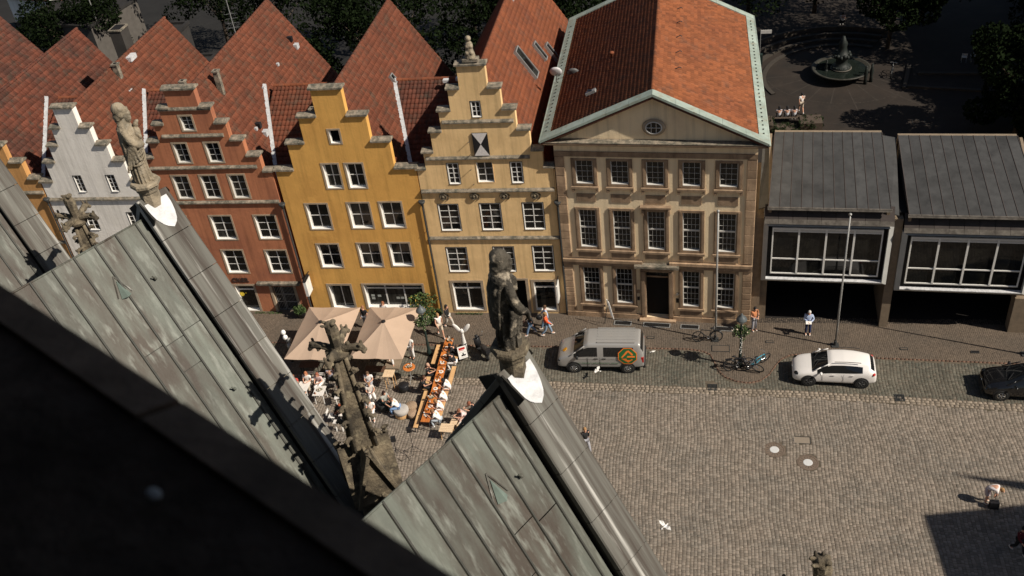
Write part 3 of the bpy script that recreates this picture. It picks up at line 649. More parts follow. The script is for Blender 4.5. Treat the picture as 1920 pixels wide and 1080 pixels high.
for (X, Y, w_, h_) in ((-9.7,55.2,.8,2.0),(-9.3,58.2,.45,1.2),(-8.6,59.8,.5,1.9)): skylight(cre, on_slope(CC, 15.56, 1.55, X, Y), u_, v_, w_, h_)
u_, v_ = UVs(1.3); skylight(far, (2.6, 8.6, 14.6-1.3*2.6+.04), u_, v_, .6, 1.0, 'black')
# chimneys
def chimney(par, x, y, z, w_, d_, h_, m, apron=True):
    c = MB().box(x-w_/2, x+w_/2, y-d_/2, y+d_/2, z-.8, z+h_).build('chimney', m, par)
    MB().box(x-w_/2-.05, x+w_/2+.05, y-d_/2-.05, y+d_/2+.05, z+h_, z+h_+.09).build('chimney_cap', M['capstone'], c)
    MB().box(x-w_/2+.08, x+w_/2-.08, y-d_/2+.08, y+d_/2-.08, z+h_+.09, z+h_+.11).build('flue', M['dark'], c)
    return c
chimney(whi, .35, 6.0, 14.0, .34, .34, .75, M['capstone'])
MB().box(.5, 1.0, 5.5, 5.9, 13.15, 13.2).build('apron', M['lead'], whi)
chimney(whi, -.5, 9.0, 14.3, .8, 1.0, 1.6, mat('dark_slate_chimney', (.05,.045,.04), .8)); MB().box(-.25,.45,7.7,8.5,14.15,14.45).build('snow_flashing', M['freshlead'], whi)
chimney(ora, -.95, 2.4, 13.9, .30, .30, 1.2, M['capstone']); chimney(ora, .85, 3.2, 13.9, .30, .30, 1.4, M['capstone'])
MB().path([(-1.5,2.2,13.4),(-1.2,2.3,14.6),(-1.1,2.0,14.3)],.07).build('orange_pipe', mat('orange_pipe_tiles', (.5,.12,.05)), ora)
chimney(yel, -1.7, 1.6, 12.3, .26, .3, 1.2, M['capstone'])
for (X, z) in ((-13.6, 12.9), (-14.4, 12.8)): roof_vent(cre, X-CC, 6.3, z, False, 'freshlead')
chimney(cre, .1, 13.2, 15.4, .5, .9, .5, M['freshlead'])
# dishes and small roof between cream house and town house
tw_ = thing('satellite_dish', 'pale satellite dish on the roof right of the cream house, nearer one', 'satellite dish', (-7.75, 54.0, 12.9))
MB().cyl((0,0,-3),(0,0,0),.03).build('mast', M['darkmetal'], tw_); MB().lathe([(.02,.0),(.3,.03),(.48,.12),(.46,.14),(.3,.06),(.02,.03)],18,(0,-.1,.1),0,1,1,0,Matrix.Rotation(-1.2,3,'X')@Matrix.Identity(3)).build('dish', mat('dish_grey', (.55,.55,.55), .5), tw_, True)
tw_.scale = (.78,)*3; t2 = copy_tree(tw_); t2.location = (-6.75, 54.2, 12.7); t2['label'] = 'darker satellite dish on the roof right of the cream house, beside the town house gutter'
for ch in t2.children:
    if ch.name.startswith('dish'): ch.data = ch.data.copy(); ch.data.materials[0] = mat('dish_dark', (.12,.12,.12), .5)
for o_ in (tw_, t2): o_['group'] = 'satellite dishes'
ln = thing('link_building', 'narrow tiled link roof between the cream house and the town house', 'building', (-7.3, 48.2, 0))
MB().box(-.4,1.2,.2,12,0,8.0).build('wall', M['cream'], ln)
mb = MB(); mb.poly([(-1.2,.2,8.0),(1.3,.2,8.0),(1.3,4.0,11.2),(-1.2,4.0,11.2)],(0,0,-.15)); mb.poly([(-1.2,4.0,11.2),(1.3,4.0,11.2),(1.3,8.0,8.0),(-1.2,8.0,8.0)],(0,0,-.15)); r_ = mb.build('roof', M['underroof'], ln)
L_ = math.hypot(3.8,3.2); tiles('roof_tiles', (-1.2,4.0,11.22), (1,0,0), (0,-3.8/L_,-3.2/L_), 10, 14, .25, L_/14, M['tilebright'], r_, lift=.05)

# ================================================================== TOWN HOUSE
TA = math.atan2(46.62-47.44, 3.56+7.28)
tow = thing('town_house', 'classical town house with green copper roof edges and an oval window in its pediment', 'house', (-7.28, 47.44, 0), TA)
RL = Matrix.Rotation(-TA, 3, 'Z')
YD = RL @ Vector((0, 1, 0))           # world +Y in the house frame: side walls run this way
W_ = 10.83
def tl(X, Y, Z): p = RL @ Vector((X+7.28, Y-47.44, 0)); return Vector((p.x, p.y, Z))
wx = [1.60, 3.54, 5.47, 7.42, 9.37]
holes = []
for x in wx: holes += [(x-.5, x+.5, 9.38, 10.87), (x-.5, x+.5, 5.12, 7.69)]
for i, x in enumerate(wx):
    if i != 2: holes.append((x-.5, x+.5, 1.13, 3.69))
holes.append((4.80, 6.12, .15, 3.70))
mb = MB(); wall_mb(mb, [(0, 12.2, .52, W_-.52)], holes, 0, .45); mb.build('facade_wall', M['pale'], tow)
# body
D_ = 16.2
mb = MB(); p0 = Vector((0.02,.45,0)); p1 = Vector((W_-.02,.45,0)); mb.poly([p0, p1, p1+YD*D_, p0+YD*D_], (0, 0, 12.1)); 
body = mb; 
# hollow is not needed: dark rooms behind the glass
mb.build('side_wall', M['pale'], tow)
# quoin blocks of the two corner strips
def blocks(x0, x1, z0, z1, n, y0=-.06, y1=.45, m=M['sandstone'], groove=.012, jx=0.0):
    hs = np.cumsum([0]+[random.uniform(.8, 1.25) for _ in range(n)]); hs = z0+hs/hs[-1]*(z1-z0)
    for a, b in zip(hs[:-1], hs[1:]):
        j = random.uniform(0, .012); B = MB(); g = groove
        B.box(x0+.002, x1-.002, y0+.03, y1, a, b); e = .02
        vs = [(x0,y0+.03,a+g),(x1,y0+.03,a+g),(x1,y0+.03,b-g),(x0,y0+.03,b-g),(x0+e,y0-j,a+g+e),(x1-e,y0-j,a+g+e),(x1-e,y0-j,b-g-e),(x0+e,y0-j,b-g-e)]
        B.add(vs, [(4,5,6,7),(0,1,5,4),(1,2,6,5),(2,3,7,6),(3,0,4,7)]); B.build('stone_block', m, tow)
blocks(0, .52, .35, 3.86, 9, -.07); blocks(W_-.52, W_, .35, 3.86, 9, -.07)
blocks(0, .52, 4.35, 11.1, 11, -.07, groove=.004); blocks(W_-.52, W_, 4.35, 11.1, 11, -.07, groove=.004)
for i in range(6):     # side return quoins, right corner
    pass
x = 0.0
while x < W_-.05:       # plinth course, cut by the door
    l = min(random.uniform(1.0, 1.7), W_-x)
    if x < 4.55 < x+l: l = 4.55-x
    if 4.55 <= x < 6.38: x = 6.38; continue
    MB().box(x+.006, x+l-.006, -.13, .1, -.05, .345).build('plinth_stone', M['sandstone'], tow); x += l
def slab(name, x0, x1, y0, y1, z0, z1, m='sandtrim'): return MB().box(x0, x1, y0, y1, z0, z1).build(name, M[m], tow)
x = 0.0; 
for k in range(7):      # band course
    if k == 3: slab('band_stone', x+.004, x+W_/7-.004, -.14, .02, 3.88, 4.02); x += W_/7; continue
    slab('band_stone', x+.004, x+W_/7-.004, -.14, .02, 3.88, 4.12); slab('band_stone', x+.002, x+W_/7-.002, -.20, .02, 4.124, 4.3, 'sandstone'); x += W_/7
slab('door_canopy', 4.2, 6.75, -.42, .0, 3.99, 4.14, 'capstone'); slab('architrave', 0.0, W_, -.09, .02, 11.12, 11.42)
slab('frieze', .0, W_, -.03, .012, 11.425, 11.9, 'pale'); 
# raised pale frame round the facade field
slab('plaster_frame', .52, W_-.52, -.03, .0, 10.98, 11.1, 'pale')
def surround(x, z0, z1, wd=.27, top=.20, gh=.5):
    mb = MB(); g0, g1 = x-.5, x+.5
    mb.box(g0-wd, g0, -.055, .16, z0-.12, z1+top); mb.box(g1, g1+wd, -.055, .16, z0-.12, z1+top); mb.box(g0, g1, -.055, .16, z1, z1+top); mb.box(g0, g1, -.055, .16, z0-.12, z0)
    mb.box(g0-wd+.05, g0-.06, -.08, -.054, z0-.08, z1+top-.05); mb.box(g1+.06, g1+wd-.05, -.08, -.054, z0-.08, z1+top-.05)
    mb.build('stone_surround', M['sandtrim'], tow)
def twin(x, z0, z1, c, r, tr=None):
    return window(tow, x, z0, .96, z1-z0, c, r, stone=0, smat='sandtrim', depth=.17, fr=.045, bar=.013, wood='greywood', panes=False, transom=tr)
for i, x in enumerate(wx):
    surround(x, 9.40, 10.85, .21, .15); twin(x, 9.40, 10.84, 3, 4)
    slab('window_sill', x-.76, x+.76, -.18, .0, 9.12, 9.24); 
    for s in (-1, 1): slab('sill_bracket', x+s*.68-.07, x+s*.68+.07, -.15, .0, 8.90, 9.119)
    slab('spandrel_panel', x-.54, x+.54, -.035, .0, 8.20, 8.73)
    surround(x, 5.14, 7.67, .21, .15); twin(x, 5.14, 7.67, 4, 6, 1.30)
    slab('window_sill', x-.76, x+.76, -.18, .0, 4.86, 4.99); slab('apron_stone', x-.66, x+.66, -.09, .0, 4.42, 4.858)
    if i != 2:
        surround(x, 1.15, 3.66, .21, .15); twin(x, 1.15, 3.66, 4, 6, 1.30)
        slab('window_sill', x-.76, x+.76, -.18, .0, .87, .998); slab('apron_stone', x-.64, x+.64, -.09, .0, .36, .868)
slab('window_hood', 5.47-.85, 5.47+.85, -.28, .0, 7.98, 8.08); slab('window_hood_frieze', 5.47-.78, 5.47+.78, -.14, .0, 7.84, 7.978)
for s in (-1, 1): slab('hood_bracket', 5.47+s*.72-.06, 5.47+s*.72+.06, -.2, .0, 7.5, 7.838)
# door
mb = MB(); mb.box(4.50,4.80,-.10,.3,.0,3.72); mb.box(6.12,6.42,-.10,.3,.0,3.72); mb.box(4.8,6.12,-.10,.3,3.55,3.72); mb.box(4.55,4.75,-.16,-.10,.3,3.6); mb.box(6.17,6.37,-.16,-.1,.3,3.6); mb.build('door_surround', M['sandtrim'], tow)
dr = MB().box(4.8,6.12,.34,.42,.15,2.9).build('door', M['dark'], tow); MB().box(4.8,6.12,.30,.4,2.9,3.0).build('door_transom', M['sandtrim'], tow)
MB().box(4.8,6.12,.36,.37,3.0,3.55).build('fanlight', M['glass'], tow)
slab('door_step', 4.4, 6.55, -.35, .4, -.02, .145, 'sandstone')
MB().cyl((6.62,-.09,2.0),(6.62,.0,2.0),.09,n=12).build('lantern', M['steel'], tow); MB().box(6.55,6.72,-.03,.0,1.35,1.65).build('bell_plate', M['black'], tow); MB().box(4.28,4.42,-.04,.0,1.4,1.65).build('bell_plate', M['black'], tow)
MB().box(4.26,4.44,-.02,.0,1.9,2.15).build('brass_plate', M['sandtrim'], tow)
# cornice, pediment and roof. front verge stands .5 m in front
zE, zR = 12.22, 15.0; OV = .52; xl, xr2 = -.62, W_+.55; xm = 5.46
slab('cornice', -.35, W_+.35, -.30, .3, 11.9, 12.02); slab('cornice_slab', -.5, W_+.5, -.46, .3, 12.024, 12.14); 
for k in range(9): slab('cornice_flashing', -.5+k*(W_+1)/9+.003, -.5+(k+1)*(W_+1)/9-.003, -.48, .0, 12.145, 12.17, 'capstone')
sl_ = (zR-zE)/(xm-xl)
mb = MB(); mb.poly([(.3,.0,12.14),(W_-.3,.0,12.14),(xm,.0,14.55)], (0,.4,0)); mb.build('tympanum', M['pale'], tow)
oc = MB(); oc.lathe([(.56,0),(.62,.05),(.60,.1),(.40,.1),(.36,.04),(.36,0)], 28, (0,0,0), 0, 1, .80, 0)
oc.v = [(v[0]+xm, -v[2], v[1]+12.93) for v in oc.v]; ocw = oc.build('oval_window', M['stonetrim'], tow, True)
g = MB(); g.lathe([(.43,0),(.43,.02)], 24, (0,0,0), 0, 1, .78); g.v = [(v[0]+xm, -.105-v[2]*.1, v[1]+12.93) for v in g.v]; g.build('pane', M['glass'], ocw)
g = MB(); g.torus((0,0,0), .42, .035, 'y', 24, 6); g.v = [(v[0]+xm, v[1]-.12, v[2]*.8+12.93) for v in g.v]
for dx in (-.13, .13): g.box(xm+dx-.012, xm+dx+.012, -.14, -.11, 12.93-.3, 12.93+.3)
g.box(xm-.4, xm+.4, -.14, -.11, 12.92, 12.945); g.build('frame', M['greywood'], ocw)
# raking cornice boards
for s, xe in ((1, xl), (-1, xr2)):
    mb = MB(); mb.poly([(xe+s*.1, -OV+.10, zE-.22), (xm, -OV+.10, zR-.22), (xm, -OV+.10, zR-.04), (xe+s*.1, -OV+.10, zE-.04)], (0, .5, 0)); mb.build('raking_cornice', M['sandtrim'], tow)
def RP(x, d, z):       # point at frontage x, depth d along the side walls
    return Vector((x, -OV, 0)) + YD*d + Vector((0, 0, z))
DL = 16.9
sw = Vector((1,0,0))
def hz(x): return zE+sl_*(x-xl) if x < xm else zE+(zR-zE)*(xr2-x)/(xr2-xm)
mb = MB()
for a, b in ((xl+.05, xm), (xm, xr2-.05)):
    mb.poly([RP(a,.05,hz(a)-.12), RP(b,.05,hz(b)-.12), RP(b,DL,hz(b)-.12), RP(a,DL,hz(a)-.12)], (0,0,-.12))
roof = mb.build('roof', M['underroof'], tow)
# copper pieces along the front and rear verges and both eaves
def cop(a, b, w0, w1, d0, d1, lift=.0, n=1):
    """copper sheet: from x=a..b (frontage) and depth d0..d1"""
    mb = MB(); mb.poly([RP(a,d0,hz(a)+lift), RP(b,d0,hz(b)+lift), RP(b,d1,hz(b)+lift), RP(a,d1,hz(a)+lift)], (0,0,-.14)); return mb.build('copper_sheet', M['patina'], roof)
N_ = 5
for k in range(N_):
    a = xl+(xm-xl)*k/N_; b = xl+(xm-xl)*(k+1)/N_; cop(a+.005, b-.005, 0, 0, 0, .62, .06); cop(a+.005, b-.005, 0, 0, DL-.6, DL, .06)
    a = xm+(xr2-xm)*k/N_; b = xm+(xr2-xm)*(k+1)/N_; cop(a+.005, b-.005, 0, 0, 0, .62, .06); cop(a+.005, b-.005, 0, 0, DL-.6, DL, .06)
for k in range(8):
    d0 = .63+(DL-1.24)*k/8; d1 = .63+(DL-1.24)*(k+1)/8
    cop(xl, xl+.52, 0, 0, d0+.005, d1-.005, .05); cop(xr2-.50, xr2, 0, 0, d0+.005, d1-.005, .05)
for xx in (xl, xr2): MB().cyl(RP(xx,0,hz(xx)-.02), RP(xx,DL,hz(xx)-.02), .08, n=8).build('gutter', M['patina'], roof, True)
for k in range(34):  # snow hooks on the copper eaves
    d = .9+k*.46
    for xx in (xl+.26, xr2-.26):
        if random.random() < .9: MB().box(-.03,.05,-.03,.03,0,.05).build('hook', M['seam'], roof).location = RP(xx, d, hz(xx)+.05)
for s in (0, 1):
    if s == 0: x0_, x1_ = xl+.50, xm
    else: x0_, x1_ = xr2-.48, xm
    L_ = math.hypot(x1_-x0_, hz(x1_)-hz(x0_)); v = Vector((x0_-x1_, 0, hz(x0_)-hz(x1_)))/L_
    nu, nv = 62, 26; o_ = RP(x1_, .60, hz(x1_)-.06); P1 = RP(x1_, DL-.58, hz(x1_)-.06); U = (P1-o_); tw2 = U.length/nu; U = U.normalized()
    tiles('roof_tiles', o_, U, v, nu, nv, tw2, L_/nv, M['tiletown'], roof, lift=.045)
ridge_tiles(roof, RP(xm,.6,zR-.02), RP(xm,DL-.6,zR-.02), M['tiletown'])
for d in (4.2, 6.3, 8.4, 10.5, 12.6): MB().path([(0,0,0),(.25,0,.12),(.35,0,.05)],.025).build('ladder_hook', M['darkmetal'], roof).location = RP(xm+1.1, d, hz(xm+1.1))
sk = MB(); sk.box(-.3,.3,-.15,.15,0,.16); so_ = sk.build('skylight', M['greymetal'], roof); so_.location = RP(2.0, 3.4, hz(2.0)); so_.rotation_euler = (0, -.44, 0)
gk = MB(); gk.box(-.24,.24,-.1,.1,.161,.17); gk.build('pane', M['glass'], roof).location = RP(2.0, 3.4, hz(2.0)+.02)
vp = MB(); vp.lathe([(.09,0),(.09,.2),(.15,.25),(.15,.32),(.02,.38)], 10); vp.build('vent_pipe', M['tilebright'], roof, True).location = RP(2.9, 7.2, hz(2.9))
for i, (x0_, x1_) in enumerate(((2.95,3.9),(4.7,6.2),(6.9,7.9),(8.85,9.9))):
    gr = thing('cellar_grate', ['iron cellar grate under the second window of the town house','long iron grate before the door of the town house','iron cellar grate under the fourth window of the town house','iron cellar grate under the rightmost window of the town house'][i], 'grate', tow.matrix_world @ Vector((0,0,0)) if False else (0,0,0), 0, 'cellar grates at the town house')
    c_ = Matrix.Rotation(TA,3,'Z') @ Vector(((x0_+x1_)/2, -.62, 0)); gr.location = (c_.x-7.28, c_.y+47.44, .034); gr.rotation_euler = (0,0,TA)
    hw = (x1_-x0_)/2; mb = MB(); mb.box(-hw-.05,hw+.05,-.2,-.16,0,.03); mb.box(-hw-.05,hw+.05,.16,.2,0,.03); mb.box(-hw-.05,-hw,-.16,.16,0,.03); mb.box(hw,hw+.05,-.16,.16,0,.03); mb.build('rim', M['greymetal'], gr)
    mb = MB(); mb.box(-hw,hw,-.16,.16,-.01,.004); mb.build('pit', M['dark'], gr); mb = MB()
    for k in range(int(hw*2/.09)): mb.box(-hw+k*.09+.03,-hw+k*.09+.05,-.16,.16,.01,.025)
    mb.build('bars', M['grate'], gr)

# ================================================================== OFFICE BUILDING with two box windows
BA = math.atan2(-.8, 13.7)
def office(name, label, x0, w_, dz, xe0, xe1, xb0, xb1, fasc=9, mull=(1.42, 2.85, 4.30), ww_=6.72):
    """x from the building's left corner line; box window, fascia and standing seam roof"""
    t = thing(name, label, 'building', (4.0, 47.0, 0), BA)
    z0, z1 = 3.17+dz, 7.08+dz; F = -.40
    mb = MB(); a, b = x0, x0+ww_
    # bevelled outer frame of the box window
    i0, i1, iz0, iz1 = a+.25, b-.25, z0+.20, z1-.10
    for q in (((a,z0),(a,z1),(i0,iz1),(i0,iz0)), ((b,z1),(b,z0),(i1,iz0),(i1,iz1)), ((a,z1),(b,z1),(i1,iz1),(i0,iz1)), ((b,z0),(a,z0),(i0,iz0),(i1,iz0))):
        m2 = MB(); fy = (F+.10, F+.10, F-.06, F-.06)
        m2.add([(p[0], fy[k], p[1]) for k, p in enumerate(q)]+[(p[0], .3, p[1]) for p in q], [(0,1,2,3),(0,4,5,1),(1,5,6,2),(2,6,7,3),(3,7,4,0)])
        m2.build('window_surround', M['fibre'], t)
    d = .22
    win = MB().box(i0, i1, F+d+.01, F+d+.06, iz0, iz1).build('box_window', M['dark'], t)
    MB().box(i0+.002, i1-.002, F-.055, F+d, iz0, iz0+.035).build('sill', M['freshlead'], win)
    f = MB(); g0, g1, h0, h1 = a+.48, b-.48, z0+.50, z1-.32
    yf = F+d-.06
    f.box(g0, g0+.07, yf-.05, yf+.05, h0, h1); f.box(g1-.07, g1, yf-.05, yf+.05, h0, h1); f.box(g0+.07, g1-.07, yf-.05, yf+.05, h0, h0+.07)
    f.box(g0+.07, g1-.07, yf-.05, yf+.05, h1-.07, h1); f.box(g0+.07, g1-.07, yf-.04, yf+.04, h1-.26, h1-.22); f.box(g0+.07, g1-.07, yf-.04, yf+.04, z0+1.50, z0+1.57)
    for m_ in mull: f.box(g0+m_-.05, g0+m_+.05, yf-.06, yf+.05, h0+.07, h1-.07)
    f.build('frame', M['whitewood'], win)
    xs = [g0]+[g0+m_ for m_ in mull]+[g1]
    for k in range(4):
        for (pa, pb) in ((h0, z0+1.5), (z0+1.57, h1-.26)):
            o = MB().box(xs[k]+.05, xs[k+1]-.05, yf+.0, yf+.012, pa+.02, pb-.01).build('pane', M['glass'], win)
        MB().box(xs[k]+.05, xs[k+1]-.05, yf-.03, yf+.03, h1-.219, h1-.071).build('vent_panel', M['greywood'], win)
    # fascia shingles between window and roof
    n = fasc
    for k in range(n):
        p, q = a+.02+(b-a-.04)*k/n, a+.02+(b-a-.04)*(k+1)/n
        m2 = MB(); vs = [(p+.01,F+.02,z1+.32),(q-.01,F+.02,z1+.32),(q-.01,F+.5,z1+.95),(p+.01,F+.5,z1+.95)]
        m2.poly(vs, (0,.05,-.03)); m2.build('fascia_panel', M['zincdark'], t)
        m2 = MB(); m2.poly([(p+.006,F-.12,z1+.08),(q-.006,F-.12,z1+.08),(q-.006,F+.03,z1+.33),(p+.006,F+.03,z1+.33)], (0,.05,-.02)); m2.build('drip_panel', M['dripstone'], t)
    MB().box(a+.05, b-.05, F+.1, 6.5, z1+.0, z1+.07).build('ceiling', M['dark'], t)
    # roof panels
    ez, bz, ey, by = 8.10+dz*.8, 9.08+dz*.5, F, 6.3
    n = 11
    for k in range(n):
        e0, e1 = xe0+(xe1-xe0)*k/n, xe0+(xe1-xe0)*(k+1)/n; b0, b1 = xb0+(xb1-xb0)*k/n, xb0+(xb1-xb0)*(k+1)/n
        m2 = MB(); m2.poly([(e0+.02,ey,ez),(e1-.02,ey,ez),(b1-.02,by,bz),(b0+.02,by,bz)], (0,0,-.06)); m2.build('roof_panel', M['zinc'], t)
    for k in range(n+1):
        e0 = xe0+(xe1-xe0)*k/n; b0 = xb0+(xb1-xb0)*k/n
        MB().cyl((e0,ey,ez+.0),(b0,by,bz+.0),.028,n=5).build('roof_seam', M['zincdark'], t)
    m2 = MB(); m2.poly([(xe0-.05,ey-.04,ez-.10),(xe1+.05,ey-.04,ez-.10),(xe1+.05,ey+.02,ez+.03),(xe0-.05,ey+.02,ez+.03)], (0,.08,0)); m2.build('eaves_edge', M['dripstone'], t)
    m2 = MB(); m2.poly([(xb0,by,bz-.02),(xb1,by,bz-.02),(xb1,by,0),(xb0,by,0)], (0,.25,0)); 
    m2.poly([(xe0+.02,ey+.2,ez-.2),(xe0+.02,by,bz-.1),(xe0+.02,by,3.2),(xe0+.02,ey+.6,3.2)], (.15,0,0)); m2.poly([(xe1-.17,ey+.2,ez-.2),(xe1-.17,by,bz-.1),(xe1-.17,by,3.2),(xe1-.17,ey+.6,3.2)], (.15,0,0))
    m2.build('wall', M['concrete'], t)
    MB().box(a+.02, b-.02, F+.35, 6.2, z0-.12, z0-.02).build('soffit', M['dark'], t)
    return t
of1 = office('office_building', 'dark zinc roofed office with a wide box window, next to the town house', .03, 0, 0.0, .23, 6.48, .55, 6.45)
of2 = office('office_building', 'dark zinc roofed office with a box window, cut by the right edge', 7.22, 0, -.38, 7.4, 13.9, 7.35, 13.6, mull=(1.43, 2.88, 4.33))
MB().box(-.45,.03,-.05,6,0,7.2).build('end_wall', M['concrete'], of1)
MB().box(6.74,7.20,-.12,5,.0,7.4).build('pier', M['concrete'], of1)
for (z_, k) in ((7.42,0),(7.9,1)): pass
MB().box(6.5,7.4,.2,6.3,7.55,7.62).build('valley_gutter', M['dark'], of1); mb = MB(); mb.poly([(6.50,-.1,7.75),(6.95,-.1,7.6),(7.26,6.3,8.75),(6.47,6.3,8.9)],(0,0,-.05)); mb.build('side_roof', M['zinc'], of1); mb = MB(); mb.poly([(-.28,.3,7.6),(.2,.3,7.75),(.5,6.3,8.85),(-.1,6.3,8.75)],(0,0,-.05)); mb.build('side_roof', M['zinc'], of1); MB().cyl((6.95,2.0,7.5),(6.95,6.0,7.9),.14,n=8).build('duct', M['greymetal'], of1)
MB().box(13.55,14.4,-.12,.6,0,2.4).build('pier', M['concrete'], of2)
MB().box(14.3,14.5,.6,5.5,0,3.4).build('arcade_sun_blocker', M['concrete'], of2)  # added to block the sun from the arcade's right end
MB().box(-.4,16,3.5,3.6,0,3.3).build('arcade_wall', M['dark'], of1)  # near black and set forward to stand in for the arcade's shade
for X in (.16, 6.98, 13.9):
    MB().box(X-.24, X+.24, .15, .6, 0, 3.3).build('arcade_column', M['concrete'], of1 if X < 10 else of2)
struct(MB().box(3.7, 19.5, 46.75, 53, .017, .024).build('arcade_floor', mat('shade_dark_floor', (.02,.017,.015), .9)))  # dark sheet over the pavement, paints the shade under the offices

# ================================================================== CHURCH in front of the tower
CA = math.radians(-31.09); CO = Vector((-2.286, 10.377, 0)); SP = 8.80; S_ = 1.51
chu = thing('church', 'row of steep copper roofed church gables with wide grey coping slabs', 'church', CO, CA)
NI, NO = -.536, .128; ZA = 29.0; ZR = 28.62; V0 = [0.0, -SP, -2*SP, SP]
def cpt(v0, v, n, z): return Vector((v0+v, n, z))
slen = math.hypot(1, S_)
RC = Matrix.Rotation(CA, 3, 'Z')
for gi, v0 in enumerate(V0):
    gab = MB(); zb = 21.5
    gab.poly([(v0-(ZA-zb)/S_+.1, NI+.06, zb), (v0+(ZA-zb)/S_-.1, NI+.06, zb), (v0, NI+.06, ZA-.22)], (0, NO-NI-.12, 0)); gw = gab.build('gable_wall', M['churchwall'], chu)
    gr = MB()
    roof = None
    # underlay of both slopes
    mb = MB()
    for s in (-1, 1):
        mb.poly([(v0, NI-.002, ZR-.08), (v0+s*4.4, NI-.002, ZR-.08-4.4*S_), (v0+s*4.4, -7.0, ZR-.08-4.4*S_), (v0, -7.0, ZR-.08)], (0, 0, -.1))
    roof = mb.build('gable_roof', M['seam'], chu)
    # panels between standing seams
    seams = [NI-.02]+[-.71-.432*k for k in range(0, 15)]
    LT = 4.42*slen
    for s in (1, -1):
        if s == -1 and gi != 3: rng = range(0)
        for k in range(len(seams)-1):
            n0, n1 = seams[k], seams[k+1]
            if n1 < -6.9: break
            cuts = [0]+sorted([random.choice([1.3,1.7,2.2,2.6])+random.uniform(-.1,.1) for _ in range(1)] if k in (1,2,3,6) else [])+([2.0+.8] if k == 2 else [])+[LT if s == 1 else LT]
            if s == -1: cuts = [0, LT]
            cuts = sorted(set(cuts))
            for a, b in zip(cuts[:-1], cuts[1:]):
                if b-a < .3: continue
                P = lambda n, L, h=0.0: Vector((v0+s*(L/slen+h*S_/slen), n, ZR-L*S_/slen+h/slen))
                g = .010; e = .007
                segs = max(1, int((b-a)/1.6)); m2 = MB(); vs = []; 
                for q in range(segs+1):
                    L = a+e+(b-a-2*e)*q/segs
                    for r in range(4):
                        n = n0-g+(n1-n0+2*g)*r/3; hgt = .004+(.007*math.sin(q*2.3+k*1.7+gi) if r in (1, 2) else 0)
                        vs.append(P(n, L, hgt))
                fs = [(q*4+r, q*4+r+1, (q+1)*4+r+1, (q+1)*4+r) for q in range(segs) for r in range(3)]
                m2.add(vs, fs); o = m2.build('roof_panel', M['copper'], roof, True)
            if s == 1 or gi == 3:
                m2 = MB(); A = P(n1, .0, .0); B = P(n1, LT, .0); m2.cyl(A+Vector((0,0,.014)), B+Vector((0,0,.014)), .024, n=6); m2.build('standing_seam', M['seam'], roof)
    m2 = MB(); m2.cyl((v0, NI, ZR+.0), (v0, -7.0, ZR+.0), .02, n=6); m2.build('ridge_roll', M['copper'], roof, True)
    # sloping coping slabs, both sides, with a faint central crease
    for s in (1, -1):
        L = 0; k = 0; step = .855
        while L < 4.9*slen:
            L1 = L+step; n_in, n_out, cr = NI, NO, -.13
            P = lambda n, q, h: Vector((v0+s*(q/slen+h*S_/slen), n, ZA-q*S_/slen+h/slen))
            e = .006; rows = [(n_in,-.02),(n_in+.02,.0),(cr-.10,.006),(cr,.016),(cr+.05,.010),(n_out-.02,.0),(n_out,-.02)]
            m2 = MB(); vs = []; j = random.uniform(-.004,.004)
            for q in (L+e, L1-e):
                for n, h in rows: vs.append(P(n, q, h+j+(.008 if q > L+.1 else -.004)))
            vs += [P(n_in, L+e, -.11), P(n_in, L1-e, -.11), P(n_out, L+e, -.11), P(n_out, L1-e, -.11)]
            fs = [(i, i+1, i+8, i+7) for i in range(6)]+[(0,7,15,14),(6,16,17,13)]
            m2.add(vs, fs); m2.build('coping_slab', M['coping'], chu); L = L1; k += 1
        m2 = MB(); q1 = 4.9*slen; P = lambda n, q, h: Vector((v0+s*(q/slen+h*S_/slen), n, ZA-q*S_/slen+h/slen))
        m2.poly([P(NI+.012, 0, -.05), P(NI+.012, q1, -.05), P(NI+.012, q1, -.5), P(NI+.012, 0, -.5)], (0, .03, 0)); m2.build('coping_back', M['blackgap'], chu)
    # new lead sheet below the statue, folded over the apex
    if gi < 2:
        m2 = MB(); out = [(-.48,.05),(-.47,.35),(-.42,.62),(-.33,.86),(-.22,.98),(-.11,.99),(-.01,.88),(.05,.62),(.09,.32),(.10,.05)]
        vs = []; 
        def hcr(n): return float(np.interp(n, [NI, NI+.02, -.23, -.13, -.08, NO-.02, NO], [-.02,0,.006,.016,.010,0,-.02]))
        rows_ = 9
        for r in range(rows_+1):
            q = .13+.60*r/rows_
            left = np.interp(q, [0,.30,.46,.60,.69,.73], [-.46,-.445,-.41,-.34,-.26,-.19]); right = np.interp(q, [0,.30,.46,.60,.69,.73], [.03,.03,.0,-.05,-.12,-.19])
            for c_ in range(9):
                n = left+(right-left)*c_/8; vs.append(P(n, 0, 0)*0+Vector((v0+(q/slen+(hcr(n)+.022)*S_/slen), n, ZA-q*S_/slen+(hcr(n)+.022)/slen)))
        m2.add(vs, [(r*9+c_, r*9+c_+1, (r+1)*9+c_+1, (r+1)*9+c_) for r in range(rows_) for c_ in range(8)]); m2.build('white_flashing', M['freshlead'], chu, True)
    # little roof vents and hooks
    P = lambda n, L, h=0.0: Vector((v0+(L/slen+h*S_/slen), n, ZR-L*S_/slen+h/slen))
